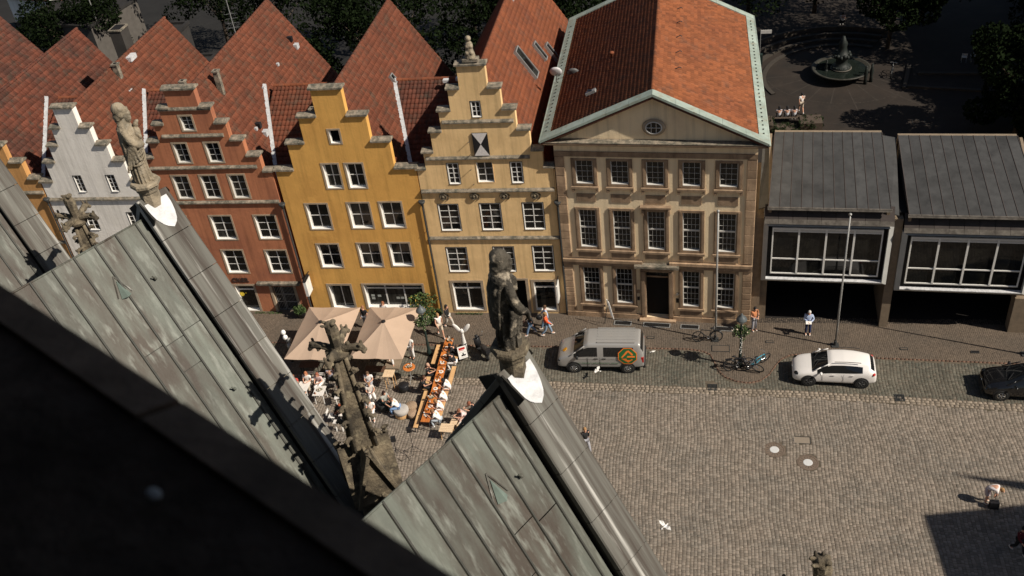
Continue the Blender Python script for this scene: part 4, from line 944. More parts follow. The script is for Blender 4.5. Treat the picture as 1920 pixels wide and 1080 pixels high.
    if gi < 2:
        n, L = (-1.62, .72) if gi == 1 else (-1.42, .78)
        m2 = MB(); m2.add([P(n, L, .02), P(n-.10, L+.34, .02), P(n+.10, L+.34, .02), P(n, L+.36, .10)], [(0,1,3),(0,3,2),(1,2,3),(0,2,1)]); m2.build('roof_vent', mat('vent_copper', (.15,.19,.165), .6, .2, 6), roof)
        m2 = MB(); m2.path([P(n, L-.10, .014), P(n-.15, L+.30, .014)], .013); m2.path([P(n, L-.10, .014), P(n+.15, L+.30, .014)], .013); m2.build('vent_rim', M['coping'], roof)
    for (n, L) in (((-1.0, 1.05), (-.95, 3.6)) if gi < 2 else ()):
        m2 = MB(); m2.path([P(n, L, 0), P(n, L, .07), P(n-.05, L-.06, .10)], .015); m2.ball(P(n, L, .06), .035, 8, 5); m2.build('roof_hook', M['copper'], roof)
# nave wall, valleys
mb = MB()
for v0 in V0: 
    for s in (-1, 1): mb.box(v0+s*4.4-.22, v0+s*4.4+.22, -7.0, .25, 21.6, 22.35)
mb.build('valley_gutter', M['blackgap'], chu)
mb = MB(); mb.box(-3*SP+2, 2*SP-1, -7, .0, 0, 21.8); mb.build('nave_wall', M['churchwall'], chu)

# ---------------- pinnacles
def crocket_mesh(seed):
    g = np.random.RandomState(seed)
    pts = [(0,0,-.05),(.07,0,.03),(.15,0,.075),(.22,0,.06),(.265,0,.0)]; rad = [.055,.05,.05,.062,.05]
    me1 = skinmesh(pts, [(i,i+1) for i in range(4)], [r*1.1 for r in rad], 0, 1)
    mb = MB()
    for i in range(7): a = g.uniform(0, 6.28); mb.ball((.23+.045*math.cos(a), .06*math.sin(a), .03+g.uniform(-.05,.05)), g.uniform(.026,.042), 7, 5)
    mb.ball((.12,.05,.05),.035,6,4); mb.ball((.12,-.05,.05),.035,6,4)
    me = remeshed([me1, mb], .012, 1, .006, 8); me.materials.append(M['gothic']); return me
def beast_mesh(seed):        # finial arm: a neck that ends in an animal-like bud
    g = np.random.RandomState(seed)
    pts = [(0,0,0),(.12,0,.05),(.25,0,.13),(.37,0,.17),(.46,0,.13)]; rad = [.075,.07,.066,.078,.055]
    me1 = skinmesh(pts, [(i,i+1) for i in range(4)], [r*1.1 for r in rad], 0, 1); mb = MB()
    mb.ball((.37,.05,.24),.032,6,4,0,1,1,1.6); mb.ball((.37,-.05,.24),.032,6,4,0,1,1,1.6); mb.ball((.44,.035,.10),.045,7,5); mb.ball((.44,-.035,.10),.045,7,5); mb.ball((.3,0,.09),.06,7,5)
    for i in range(6): mb.ball((g.uniform(.15,.42), g.uniform(-.06,.06), g.uniform(.05,.2)), g.uniform(.025,.045), 6, 4)
    me = remeshed([me1, mb], .013, 1, .007, 8); me.materials.append(M['gothic']); return me
CR = [crocket_mesh(i) for i in range(3)]; BE = [beast_mesh(i) for i in range(2)]
def pinnacle(v, n, top, label, low=22.0):
    p = CO+RC @ Vector((v, n, 0)); t = thing('stone_pinnacle', label, 'pinnacle', (p.x, p.y, low), CA+.30, 'crocketed pinnacles between the church gables')
    H = top-low; zs, ze = 2.75, H-.60      # spire from gablets to finial
    R0, R1 = .285, .105
    m2 = MB(); m2.lathe([(R0, zs), (R1, ze)], 4, (0,0,0)); m2.build('spire', M['gothic'], t)
    m2 = MB()
    for k in range(4):
        a = k*PI/2; d = Vector((math.cos(a), math.sin(a), 0)); m2.cyl(d*(R0+.01)+Vector((0,0,zs)), d*(R1+.01)+Vector((0,0,ze)), .05, .04, 6)
    m2.build('arris_ribs', M['gothic'], t, True)
    N = 5
    for k in range(4):
        a = k*PI/2
        for j in range(N):
            f = (j+.35)/N; z = zs+.25+(ze-zs-.35)*f; r = R0+(R1-R0)*((z-zs)/(ze-zs)); s = .78-.16*f
            o = link('crocket', CR[(j+k) % 3], t, None, (r*math.cos(a), r*math.sin(a), z), (random.uniform(-.15,.15), random.uniform(-.1,.2), a)); o.scale = (s, s, s)
    m2 = MB(); m2.lathe([(.13,ze-.05),(.22,ze),(.24,ze+.06),(.14,ze+.10),(.10,ze+.2),(.12,ze+.5),(.09,ze+.62)], 8, (0,0,0), 0, 1, 1, .3); m2.build('finial_stem', M['gothic'], t)
    for k in range(4):
        o = link('finial_arm', BE[k % 2], t, None, (0, 0, ze+.10), (0, .18, k*PI/2+.2)); o.scale = (1.12,.95,.95)
    o = link('finial_bud', BE[1], t, None, (0, 0, ze+.22), (0, -1.25, .4)); o.scale = (1.05, 1.1, 1.1)
    # gablets round the foot of the spire
    for k in range(4):
        a = k*PI/2+PI/4; R = Matrix.Rotation(a-PI/2, 3, 'Z'); m2 = MB(); w_ = .40; y = .44
        tri = [(-w_, y, .55), (w_, y, .55), (0, y, 1.75)]
        def T(p): return R @ Vector(p)
        m2.poly([T((-w_, .05, 1.55)), T((w_, .05, 1.55)), T((0, .05, 2.65))], T((0, .36, 0)))
        g = m2.build('gablet', M['gothic'], t)
        for s in (-1, 1):
            m3_ = MB(); m3_.poly([T((s*w_, .05, 1.50)), T((s*w_, .50, 1.50)), T((0, .50, 2.76)), T((0, .05, 2.76))], T((s*.06, 0, .04))); m3_.build('gablet_coping', M['gothic'], g)
        o = link('gablet_knob', CR[0], g, None, T((0, .47, 2.74)), (0, -1.4, 0)); o.scale = (.8,)*3
    m2 = MB(); m2.box(-.36,.36,-.36,.36,-1.6,1.6,0,Matrix.Rotation(PI/4,3,'Z')); m2.build('shaft', M['gothic'], t)
    return t
pinnacle(-4.42, -.02, 27.55, 'crocketed stone pinnacle with animal head finial above the cafe tables')
pinnacle(-13.2, -.02, 27.4, 'crocketed stone pinnacle in front of the white house, left end', 22.2)
pinnacle(4.55, .05, 27.62, 'tip of a crocketed pinnacle at the bottom edge over the square')

# ================================================================== STATUES on the gable tips
def robe(prof, folds, seed, n=72):
    """prof: (z, rx, ry, cx, cy); vertical folds that deepen towards the hem"""
    g = np.random.RandomState(seed); ph = g.uniform(0, 6.28, 6); V = []; K = len(prof)
    for k, (z, rx, ry, cx, cy) in enumerate(prof):
        t = 1-k/(K-1.0)
        for i in range(n):
            a = 2*PI*i/n; f = 0
            for j, (fr, am) in enumerate(folds): f += am*math.sin(fr*a+ph[j]+.9*t*(j % 2*2-1)+.3*math.sin(3*t+j))
            f = -abs(f) if True else f
            r = 1+f*(.18+.95*t); V.append((cx+rx*r*math.cos(a), cy+ry*r*math.sin(a), z))
    mb = MB(); F = [(k*n+i, k*n+(i+1) % n, (k+1)*n+(i+1) % n, (k+1)*n+i) for k in range(K-1) for i in range(n)]
    F += [tuple(range(n-1, -1, -1)), tuple((K-1)*n+i for i in range(n))]; mb.add(V, F); return mb
def head_mb(c, s=1.0, face=0.0, tilt=0.0, beard=True, longhair=True):
    c = Vector(c); mb = MB(); R = Matrix.Rotation(face, 3, 'Z') @ Matrix.Rotation(tilt, 3, 'Y')
    def B(p, r, sx=1, sy=1, sz=1): mb.ball(c+R @ (Vector(p)*s), r*s, 14, 10, 0, sx, sy, sz, R)
    B((0,0,0), .105, 1.05, .88, 1.2); B((.085,0,-.035), .06, 1, .9, 1.1); B((.118,0,-.01), .022, 1.1, .7, 1.5); B((.10,.035,.03), .02); B((.10,-.035,.03), .02); B((.095,0,.055), .045, .6, 1.3, .4)
    if beard: B((.085,0,-.11), .06, .9, .9, 1.4); B((.105,0,-.155), .035, .9, .9, 1.5)
    B((-.03,0,.045), .115, 1.0, 1.0, 1.0)
    if longhair:
        for sx_, sy_, q in ((-.07,0,.075),(-.05,.06,.055),(-.05,-.06,.055),(-.075,.035,.06),(-.075,-.035,.06)): B((sx_, sy_, -.07), q, .9, .8, 1.5)
        B((-.08,0,-.15), .06, .8, 1.3, 1.1); B((-.01,.085,-.02), .05, 1, .6, 1.6); B((-.01,-.085,-.02), .05, 1, .6, 1.6)
    B((0,0,-.14), .06, 1, 1, 1.4)
    return mb
def limb(pts, rad): return skinmesh(pts, [(i, i+1) for i in range(len(pts)-1)], [r*1.12 for r in rad], 0, 2)
def pedestal(t, m, r=.26, h=.34):
    mb = MB(); mb.lathe([(r*.70,-.30),(r*.70,.10),(r*.78,.13),(r*.80,.17),(r*.95,.24),(r*1.08,.26),(r*1.08,h-.03),(r*1.0,h)], 8, (0,0,0), 0, 1, 1, PI/8)
    mb.build('pedestal', m, t)
def slim(me, k):
    for v in me.vertices:
        f = k+(1-k)*min(1, max(0, (v.co.z-1.46)/.12)); v.co.x *= f; v.co.y *= f
# local frame of a statue: +x is the way it faces; the robe stands on z = .34
def statue_one():
    p = CO+RC @ Vector((V0[1]+.0, -.235, 0)); t = thing('saint_statue', 'pale stone saint holding a child, on the farther gable tip before the orange house', 'statue', (p.x, p.y, ZA-.02), math.radians(12), 'stone saints on the church gables')
    pedestal(t, M['statue1'])
    r = robe([(.33,.250,.235,0,0),(.42,.255,.235,0,0),(.60,.235,.215,.0,0),(.80,.225,.20,.01,0),(1.0,.225,.20,.02,0),(1.15,.22,.21,.02,0),(1.32,.21,.235,.0,0),(1.45,.17,.235,-.01,0),(1.53,.11,.17,-.01,0),(1.58,.07,.08,0,0)], [(5,.16),(9,.10),(14,.05)], 3)
    parts = [r]
    cloak = robe([(.62,.10,.19,-.17,.0),(.9,.13,.22,-.13,.0),(1.2,.15,.25,-.09,.0),(1.45,.15,.25,-.05,0),(1.52,.09,.16,-.02,0)], [(4,.14),(7,.1)], 8); parts.append(cloak)
    parts.append(limb([(0,.21,1.46),(.06,.25,1.22),(.20,.14,1.14),(.27,.03,1.16)], [.085,.08,.07,.045])); parts.append(limb([(0,-.21,1.46),(.08,-.25,1.24),(.21,-.14,1.10),(.28,.02,1.06)], [.085,.085,.075,.05]))
    for k in range(5):    # hanging sleeve and mantle folds, running down from the right arm
        a = MB(); b0 = Vector((.12-.03*k, -.24+.01*k, 1.20-.03*k)); b1 = Vector((.15-.09*k, -.20-.015*k, .82-.05*k)); a.cyl(b0, b1, .050, .028, 8); parts.append(a)
    for k in range(4): a = MB(); a.torus((.03, -.02, 1.05-.07*k), .235-.005*k, .022, 'z', 24, 6, 0, (-1.9, 1.3), Matrix.Rotation(.35+.08*k, 3, 'X')); parts.append(a)
    child = MB(); child.ball((.23,.05,1.30),.095,12,9,0,1,1,1.35); child.ball((.26,.06,1.46),.068,12,9,0,1,1,1.1); child.ball((.29,.0,1.22),.05); child.cyl((.25,.0,1.2),(.33,-.03,1.05),.04,.03,8); child.cyl((.2,.12,1.34),(.10,.16,1.42),.035,.03,8); parts.append(child)
    parts.append(head_mb((.03, 0, 1.74), 1.10, 0.15, .10))
    foot = MB(); foot.ball((.20,.08,.36),.06,8,5,0,1.7,.8,.6); foot.ball((.20,-.07,.36),.06,8,5,0,1.7,.8,.6); parts.append(foot)
    me = remeshed(parts, .0125, 2, .006, 5); slim(me, .73); me.materials.append(M['statue1']); link('figure', me, t)
def statue_two():
    p = CO+RC @ Vector((V0[0]+.0, -.225, 0)); t = thing('saint_statue', 'dark weathered stone saint in a heavy cloak on the nearer gable tip', 'statue', (p.x, p.y, ZA-.02), math.radians(35), 'stone saints on the church gables')
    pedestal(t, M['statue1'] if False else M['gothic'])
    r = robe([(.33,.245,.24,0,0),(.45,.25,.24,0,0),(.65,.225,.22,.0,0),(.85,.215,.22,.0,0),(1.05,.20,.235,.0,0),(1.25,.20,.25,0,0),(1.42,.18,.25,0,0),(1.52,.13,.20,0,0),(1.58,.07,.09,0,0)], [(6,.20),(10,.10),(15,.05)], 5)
    parts = [r]
    cloak = robe([(.70,.13,.20,-.15,.06),(1.0,.17,.235,-.12,.05),(1.3,.19,.265,-.08,.02),(1.48,.16,.245,-.04,0),(1.56,.09,.13,-.02,0)], [(4,.10),(7,.08)], 4); parts.append(cloak)
    parts.append(limb([(0,.22,1.47),(.06,.29,1.25),(.20,.20,1.18),(.27,.10,1.26)], [.09,.085,.07,.045])); parts.append(limb([(0,-.22,1.47),(.04,-.30,1.22),(.17,-.31,1.02),(.27,-.29,.96)], [.09,.09,.07,.045]))
    for k in range(4): a = MB(); a.cyl(Vector((.17-.05*k,-.27,1.05)), Vector((.14-.07*k,-.24-.01*k,.62)), .05, .03, 8); parts.append(a)
    hd = MB(); hd.ball((.29,-.29,.94),.05,8,6)
    for k in range(4): hd.cyl((.30,-.31+.02*k,.94),(.335,-.315+.022*k,.88),.014,.011,6)
    hd.torus((.30,-.28,.90),.07,.028,'x',14,6); parts.append(hd)
    book = MB(); book.box(.20,.30,.02,.20,1.16,1.36); parts.append(book)
    parts.append(head_mb((.03, 0, 1.72), 1.10, -.35, .15))
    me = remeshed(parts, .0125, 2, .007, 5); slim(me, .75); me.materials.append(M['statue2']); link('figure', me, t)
statue_one(); statue_two()

# ================================================================== TOWER: the camera looks out over its stone ledge
tr = thing('church_tower', 'dark blurred stone ledge of the tower close to the viewer', 'tower', (0, 0, 0), CA)
# frame: x along the church, y outward; the viewer is at the origin of this frame
LE = .672; ZL = 36.6
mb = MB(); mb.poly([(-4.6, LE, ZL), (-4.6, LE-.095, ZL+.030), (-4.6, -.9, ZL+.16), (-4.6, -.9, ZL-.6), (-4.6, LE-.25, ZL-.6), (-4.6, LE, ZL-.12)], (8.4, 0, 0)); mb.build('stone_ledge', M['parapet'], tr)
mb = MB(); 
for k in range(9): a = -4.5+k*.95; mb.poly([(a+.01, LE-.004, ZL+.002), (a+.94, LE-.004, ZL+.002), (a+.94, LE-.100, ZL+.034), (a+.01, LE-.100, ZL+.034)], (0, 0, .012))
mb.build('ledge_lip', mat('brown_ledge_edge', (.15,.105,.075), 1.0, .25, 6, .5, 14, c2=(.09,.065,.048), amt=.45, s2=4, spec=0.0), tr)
for (x, y, r) in ((-1.03,.37,.022),(-1.42,.46,.016)): MB().ball((x, y, ZL+.045+.08*(LE-y)), r, 9, 5, 0, 1.3, .8, .35).build('lichen_spot', mat('pale_lichen', (.35,.33,.30), .95, .3, 60), tr)
wl = M['churchwall']
mb = MB(); mb.box(-9,-4.6,-9,.55,0,52); mb.build('tower_wall', wl, tr)
mb = MB(); mb.box(3.8,6.5,-9,.55,0,52); mb.build('tower_wall', wl, tr)
mb = MB(); mb.box(-4.6,3.8,-9,.50,0,35.9); mb.build('tower_wall', wl, tr)
mb = MB(); mb.box(-4.6,3.8,-9,.50,40.6,52); mb.build('tower_wall', wl, tr)
mb = MB(); mb.box(-4.6,3.8,-4.2,-3.9,35.9,40.6); mb.build('tower_wall', wl, tr)

mb = MB(); mb.box(.95,2.3,.49,2.4,24,52); mb.build('ledge_sun_blocker', wl, tr)  # unseen pier, added only to keep the sun off the ledge

# ================================================================== far right, outside the view: the building whose shadow falls on the square
def shadow_src(x, y, h): k = h/math.tan(SUN_EL); return (x+k*math.sin(SUN_AZ), y+k*math.cos(SUN_AZ))
ax, ay = shadow_src(10.74, 32.7, 19); bx, by = shadow_src(11.04, 29.28, 19)
hl_ = thing('town_hall', 'tall stone hall with steep gable standing outside the right edge of the view', 'building', (0,0,0))
mb = MB(); d = Vector((bx-ax, by-ay, 0)).normalized(); e = Vector((15.35-10.74, 33.58-32.7, 0)).normalized(); A = Vector((ax, ay, 0))
mb.poly([A, A+e*20, A+e*20+d*26, A+d*26], (0, 0, 19)); mb.build('wall', M['churchwall'], hl_)
tx_, ty_ = shadow_src(12.3, 35.36, 25); mb = MB(); ba = Vector((tx_, ty_, 25)); mb.add([ba, ba+Vector((1.5,-.4,-8)), ba+Vector((7,-1.2,-9.5)), ba+Vector((7,1.3,-9.5)), ba+Vector((1.8,.6,-8))], [(0,1,2),(0,2,3),(0,3,4),(0,4,1),(1,4,3,2)])
mb.box(tx_+3.4, tx_+7, ty_-1.3, ty_+1.2, 0, 15.6); mb.build('gable_tower', M['churchwall'], hl_)

# ================================================================== VEHICLES
def car_body(stations, nmat, matfn):
    """stations: list of rings (x, [(y,z)...]) from bottom centre to roof centre; returns {material index: mesh}"""
    n = len(stations[0][1]); V = []; F = []; FM = []
    for x, ring in stations:
        for (y, z) in ring: V.append((x if not isinstance(x, list) else x, -y, z))
        for (y, z) in ring[1:-1][::-1]: V.append((x, y, z))
    k = 2*n-2
    for s in range(len(stations)-1):
        for i in range(k):
            j = (i+1) % k; F.append((s*k+i, s*k+j, (s+1)*k+j, (s+1)*k+i)); r = i if i < n-1 else k-1-i; FM.append(matfn(s, r))
    F.append(tuple(range(k))); FM.append(0); F.append(tuple((len(stations)-1)*k+i for i in range(k))[::-1]); FM.append(0)
    me = bpy.data.meshes.new('car'); me.from_pydata(V, [], F); 
    for _ in range(nmat): me.materials.append(M['black'])
    me.polygons.foreach_set('material_index', FM)
    bm = bmesh.new(); bm.from_mesh(me)
    # triangulated fans for end caps are avoided: inset them so that the surface stays tight
    bmesh.ops.recalc_face_normals(bm, faces=bm.faces); bm.to_mesh(me); bm.free()
    o = bpy.data.objects.new('tmp', me); col.objects.link(o); ss = o.modifiers.new('u', 'SUBSURF'); ss.levels = 2; ss.render_levels = 2
    m = evaluated(o); out = {}
    for mi in range(nmat):
        bm = bmesh.new(); bm.from_mesh(m); bmesh.ops.delete(bm, geom=[f for f in bm.faces if f.material_index != mi], context='FACES')
        for f in bm.faces: f.smooth = True; f.material_index = 0
        q = bpy.data.meshes.new('carpart'); bm.to_mesh(q); bm.free(); out[mi] = q
    return out
def wheel(par, x, y, r, w_, rimmat, spokes=5, side=-1):
    t = MB(); t.lathe([(r*.62,-w_/2),(r*.93,-w_/2),(r,-w_/2+.03),(r,w_/2-.03),(r*.93,w_/2),(r*.62,w_/2)], 24); t.v = [(v[0]+x, v[2]+y, v[1]+r) for v in t.v]
    o = t.build('wheel', M['rubber'], par, False); rm = MB()
    yy = y+side*(w_/2-.015)
    rm.torus((x, yy, r), r*.60, .022, 'y', 22, 5); rm.cyl((x, yy-.01, r), (x, yy+.01, r), r*.16, n=10)
    for k in range(spokes):
        a = 2*PI*k/spokes; rm.cyl((x, yy, r), (x+math.cos(a)*r*.6, yy, r+math.sin(a)*r*.6), .032, .026, 6)
    rm.build('rim', rimmat, o, True)
    MB().cyl((x, yy+.03*-side, r), (x, yy+.05*-side, r), r*.6, n=20).build('brake_disc', M['darkmetal'], o)
M['silverpaint'] = mat('silver_van_paint', (.36,.35,.335), .35, .03, 1, metal=.25, coat=.5)
M['whitepaint'] = mat('white_car_paint', (.80,.77,.74), .28, .02, 1, coat=.7)
M['blackpaint'] = mat('black_car_paint', (.008,.008,.009), .15, .1, 1, coat=.8)
M['autoglass'] = mat('car_glass', (.010,.011,.012), .05, .2, 1, spec=.6)
M['plastic'] = mat('black_bumper_plastic', (.025,.025,.026), .6, .1, 5)
def ringv(w, zb, belt, rz, rw, top, bottomw=.93):
    return [(0, zb), (w*bottomw, zb), (w, zb+.18), (w*1.0, (zb+belt)/2+.05), (w*.985, belt), (rw, rz), (rw*.82, top), (0, top+.02)]
# ---- van
van = thing('van', 'silver minibus with a green and orange octagon emblem on its rear side window', 'van', (-4.93, 43.10, .012), math.radians(.7))
W2 = .95
st = [(-2.46, ringv(.78,.32,.62,.70,.70,.72)), (-2.42, ringv(.86,.28,.72,.84,.76,.86)), (-2.25, ringv(.93,.25,.90,1.02,.80,1.04)), (-1.72, ringv(W2,.24,1.10,1.17,.84,1.20)), (-1.60, ringv(W2,.24,1.12,1.26,.84,1.30)),
      (-.80, ringv(W2,.24,1.10,1.76,.80,1.90)), (-.66, ringv(W2,.24,1.08,1.82,.80,1.94)), (-.62, ringv(W2,.24,1.08,1.83,.80,1.945)), (-.08, ringv(W2,.24,1.08,1.84,.80,1.96)), (.06, ringv(W2,.24,1.08,1.84,.80,1.96)),
      (1.0, ringv(W2,.24,1.08,1.84,.80,1.965)), (2.02, ringv(W2,.26,1.08,1.83,.79,1.96)), (2.10, ringv(W2,.26,1.14,1.84,.79,1.955)), (2.26, ringv(W2*.99,.28,1.14,1.82,.77,1.94)), (2.42, ringv(W2*.96,.30,1.12,1.45,.80,1.50)), (2.46, ringv(W2*.93,.34,.95,1.05,.76,1.08))]
def vm(s, r):
    if s == 4 and r in (4, 5, 6): return 1
    if r == 4 and s in (5, 6, 7, 9, 10): return 1
    if r in (5, 6) and s == 13: return 1
    if r in (0, 1): return 2
    return 0
ps = car_body(st, 3, vm)
for i, (nm, m_) in enumerate((('body', 'silverpaint'), ('window', 'autoglass'), ('underbody', 'plastic'))):
    ps[i].materials.clear(); ps[i].materials.append(M[m_]); link(nm, ps[i], van)
for q in (-1, 1):
    mb = MB(); mb.path([(-1.74,q*.87,1.13),(-1.35,q*.84,1.42),(-.86,q*.79,1.80)],.035); mb.build('window_pillar', M['silverpaint'], van, True)
for k in range(6): 
    y = -.62+k*.248; MB().box(-.15, 1.95, y-.035, y+.035, 1.945, 1.985).build('roof_rib', M['silverpaint'], van)
for x in (-1.50, 1.53):
    for s in (-1, 1):
        MB().cyl((x, s*.70, .36), (x, s*.965, .36), .43, n=24).build('wheel_arch', M['plastic'], van); wheel(van, x, s*.90, .335, .2, M['steel'], 8, s)
for s in (-1, 1):
    mb = MB(); mb.ball((-1.28, s*1.03, 1.16), .11, 10, 7, 0, .7, .9, 1.1); mb.path([(-1.25,s*.92,1.14),(-1.28,s*1.0,1.14)], .03); mb.build('mirror', M['plastic'], van, True)
    mb = MB(); mb.ball((-2.30, s*.72, .80), .15, 12, 7, 0, .75, 1.2, .55); mb.build('headlight', M['autoglass'], van, True)
    MB().box(2.30, 2.44, s*.86-.06, s*.86+.06, .75, 1.12).build('tail_light', M['red'], van)
    mb = MB(); mb.box(-1.35, 2.1, s*.952-.006, s*.952+.006, .99, 1.005); mb.build('door_rail', M['silverpaint'], van)
MB().box(2.38, 2.52, -.86, .86, .30, .50).build('bumper', M['plastic'], van); MB().box(-2.52,-2.34,-.80,.80,.28,.46).build('bumper', M['plastic'], van)
for x in (-.70, .0, 1.2): MB().box(x-.006, x+.006, -.962, -.945, .32, 1.1).build('door_gap', M['plastic'], van)
MB().box(-.34,-.12,-.972,-.945,1.0,1.04).build('door_handle', M['plastic'], van); MB().box(.10,.32,-.972,-.945,1.0,1.04).build('door_handle', M['plastic'], van)
# octagon emblem, on window and side panel
og = mat('emblem_green', (.02,.13,.04), .5); oo_ = mat('emblem_orange', (.85,.20,.03), .5); oy = mat('emblem_yellow', (.9,.42,.02), .5)
def side_pt(x, z): # van flank, slightly proud of the body
    y = -.972 if z < 1.14 else -.972+(z-1.14)*.215
    return Vector((x, y-.012, z))
def flank_poly(name, pts, m, dz=0):
    mb = MB(); c_ = sum((Vector(p) for p in pts), Vector((0,0)))/len(pts) if False else None
    vs = [side_pt(a, b)-Vector((0,dz,0)) for a, b in pts]; mb.poly(vs, (0, .004, 0)); return mb.build(name, m, van)
cx_, cz_ = 1.55, 1.22; R8 = .52
oct_ = [(cx_+R8*math.cos(PI/8+k*PI/4), cz_+R8*math.sin(PI/8+k*PI/4)) for k in range(8)]
up = [p for p in oct_ if p[1] >= cz_]; 
def clip(pts, z, above):
    out = []
    for (a, b) in zip(pts, pts[1:]+pts[:1]):
        ia = (a[1] >= z) == above; ib = (b[1] >= z) == above
        if ia: out.append(a)
        if ia != ib: t = (z-a[1])/(b[1]-a[1]); out.append((a[0]+(b[0]-a[0])*t, z))
    return out
def emblem(pts, m, dz):
    for ab in (True, False):
        q = clip(pts, 1.14, ab)
        if len(q) > 2: flank_poly('emblem', q, m, dz)
emblem([(cx_+(R8+.05)*math.cos(PI/8+k*PI/4), cz_+(R8+.05)*math.sin(PI/8+k*PI/4)) for k in range(8)], oo_, .000); emblem(oct_, og, .003)
for q in ([(1.18,1.16),(1.28,1.16),(1.58,1.50),(1.50,1.57)], [(1.50,1.57),(1.58,1.50),(1.80,1.28),(1.86,1.36),(1.62,1.60)], [(1.50,1.17),(1.95,1.17),(1.95,1.26),(1.56,1.26)], [(1.20,1.08),(1.50,1.08),(1.50,.98),(1.68,.98),(1.78,1.06),(1.84,1.0),(1.58,.80)]): emblem(q, oo_, .006)
mb = MB(); 
for k in range(5):
    a = k
mb.cyl((-2.02, -.28, 1.135), (-2.03, -.28, 1.150), .15, n=8); mb.build('hood_emblem', oy, van); mb = MB(); mb.torus((-2.03, -.28, 1.153), .07, .012, 'z', 8, 4); mb.build('hood_emblem_ring', mat('emblem_brown', (.3,.1,.02)), van)
def wordmark(): # the row of small green letters along the flank, too small to be read
    x = -1.22; mb = MB(); g = random.Random(4)
    while x < 1.05:
        w_ = g.uniform(.03,.055); h_ = g.choice([.05,.05,.05,.075]); p = side_pt(x, .70)
        mb.box(x, x+w_*.35, p.y-.003, p.y+.004, .70, .70+h_); mb.box(x, x+w_, p.y-.003, p.y+.004, .70, .712); mb.box(x+w_*.7, x+w_, p.y-.003, p.y+.004, .70, .75); x += w_+.022
        if g.random() < .07: x += .06
    return mb.build('green_lettering', og, van, False, 'stuff')
wordmark()
# ---- white car
def hatch(name, label, loc, rz, paint, s=1.0, rim=None):
    t = thing(name, label, 'car', loc, rz); W2 = .885
    rg = ringv
    st = [(-2.18, rg(.58,.30,.48,.54,.50,.56)), (-2.13, rg(.72,.24,.56,.64,.58,.66)), (-1.98, rg(.83,.20,.68,.76,.66,.79)), (-1.60, rg(W2,.19,.80,.88,.72,.92)), (-1.12, rg(W2,.19,.86,.96,.73,1.01)), (-1.02, rg(W2,.19,.87,.99,.72,1.05)),
          (-.26, rg(W2,.19,.89,1.35,.62,1.46)), (-.14, rg(W2,.19,.89,1.38,.61,1.49)), (.42, rg(W2,.19,.92,1.40,.61,1.525)), (.50, rg(W2,.19,.92,1.40,.61,1.525)), (1.05, rg(W2,.19,.95,1.37,.60,1.505)), (1.42, rg(W2,.20,1.02,1.27,.58,1.46)),
          (1.72, rg(W2*.985,.22,1.02,1.22,.57,1.385)), (1.78, rg(W2*.975,.22,1.02,1.19,.57,1.35)), (2.06, rg(W2*.93,.26,.94,1.00,.60,1.05)), (2.13, rg(W2*.87,.28,.82,.88,.60,.92)), (2.17, rg(.66,.32,.62,.70,.54,.72))]
    def vm(s_, r):
        if s_ in (4, 5) and r in (5, 6): return 1
        if s_ == 5 and r == 4: return 1
        if r == 4 and s_ in (6, 7, 8, 9, 10): return 1
        if s_ == 13 and r in (5, 6): return 1
        if r == 0: return 2
        return 0
    ps = car_body(st, 3, vm)
    for i, (nm, m_) in enumerate((('body', paint), ('window', M['autoglass']), ('underbody', M['plastic']))): ps[i].materials.clear(); ps[i].materials.append(m_); link(nm, ps[i], t)
    for x in (-1.32, 1.38):
        for q in (-1, 1):
            MB().cyl((x, q*.66, .34), (x, q*.890, .345), .40, n=24).build('wheel_arch', M['plastic'], t); wheel(t, x, q*.82, .325, .2, rim or M['steel'], 5, q)
    for q in (-1, 1):
        mb = MB(); mb.path([(-1.10,q*.765,.96),(-.72,q*.70,1.19),(-.30,q*.635,1.40)],.030); mb.build('window_pillar', paint, t, True)
        mb = MB(); mb.ball((-.72, q*.99, 1.0), .10, 10, 7, 0, .8, 1.1, .75); mb.path([(-.7,q*.88,.97),(-.72,q*.95,.98)], .025); mb.build('mirror', paint, t, True)
        mb = MB(); mb.ball((-1.93, q*.64, .70), .19, 12, 7, 0, .9, .8, .42, Matrix.Rotation(q*.35, 3, 'Z')); mb.build('headlight', M['autoglass'], t, True)
        mb = MB(); mb.ball((1.98, q*.72, .90), .15, 10, 7, 0, .7, 1, .5); mb.build('tail_light', M['red'], t, True)
        MB().box(-.15,.05,q*.90-.012,q*.90+.012,.84,.87).build('door_handle', paint, t); MB().box(.82,1.0,q*.90-.012,q*.90+.012,.86,.89).build('door_handle', paint, t)
        for x in (.45,-.62): MB().box(x-.005,x+.005,q*.893-.004,q*.893+.004,.35,.93).build('door_gap', M['plastic'], t)
        mb = MB(); mb.path([(-.05,q*.60,1.535),(.6,q*.615,1.575),(1.3,q*.60,1.535)],.018); mb.build('roof_rail', M['plastic'], t)
    MB().box(-2.20,-2.05,-.5,.5,.30,.52).build('grille', M['plastic'], t); MB().cyl((-2.19,0,.62),(-2.17,0,.62),.07,n=14).build('badge', M['steel'], t)
    MB().box(2.02,2.17,-.55,.55,.36,.46).build('bumper', M['plastic'], t); MB().box(2.08,2.12,-.25,.25,.66,.76).build('number_plate', M['whitewood'], t)
    for k in (-1, 1): MB().path([(-1.03,k*.35-.1,1.075),(-.75,k*.35+.25,1.27)],.012).build('wiper', M['plastic'], t)
    return t
hatch('car', 'white compact car parked beside the row of cobbles', (7.72, 42.20, .012), math.radians(-2.8), M['whitepaint'], rim=mat('dark_alloy', (.12,.12,.12), .4, metal=.6))
hatch('car', 'black car cut off by the right edge of the picture', (17.25, 41.35, .012), math.radians(-3), M['blackpaint'], rim=M['steel'])

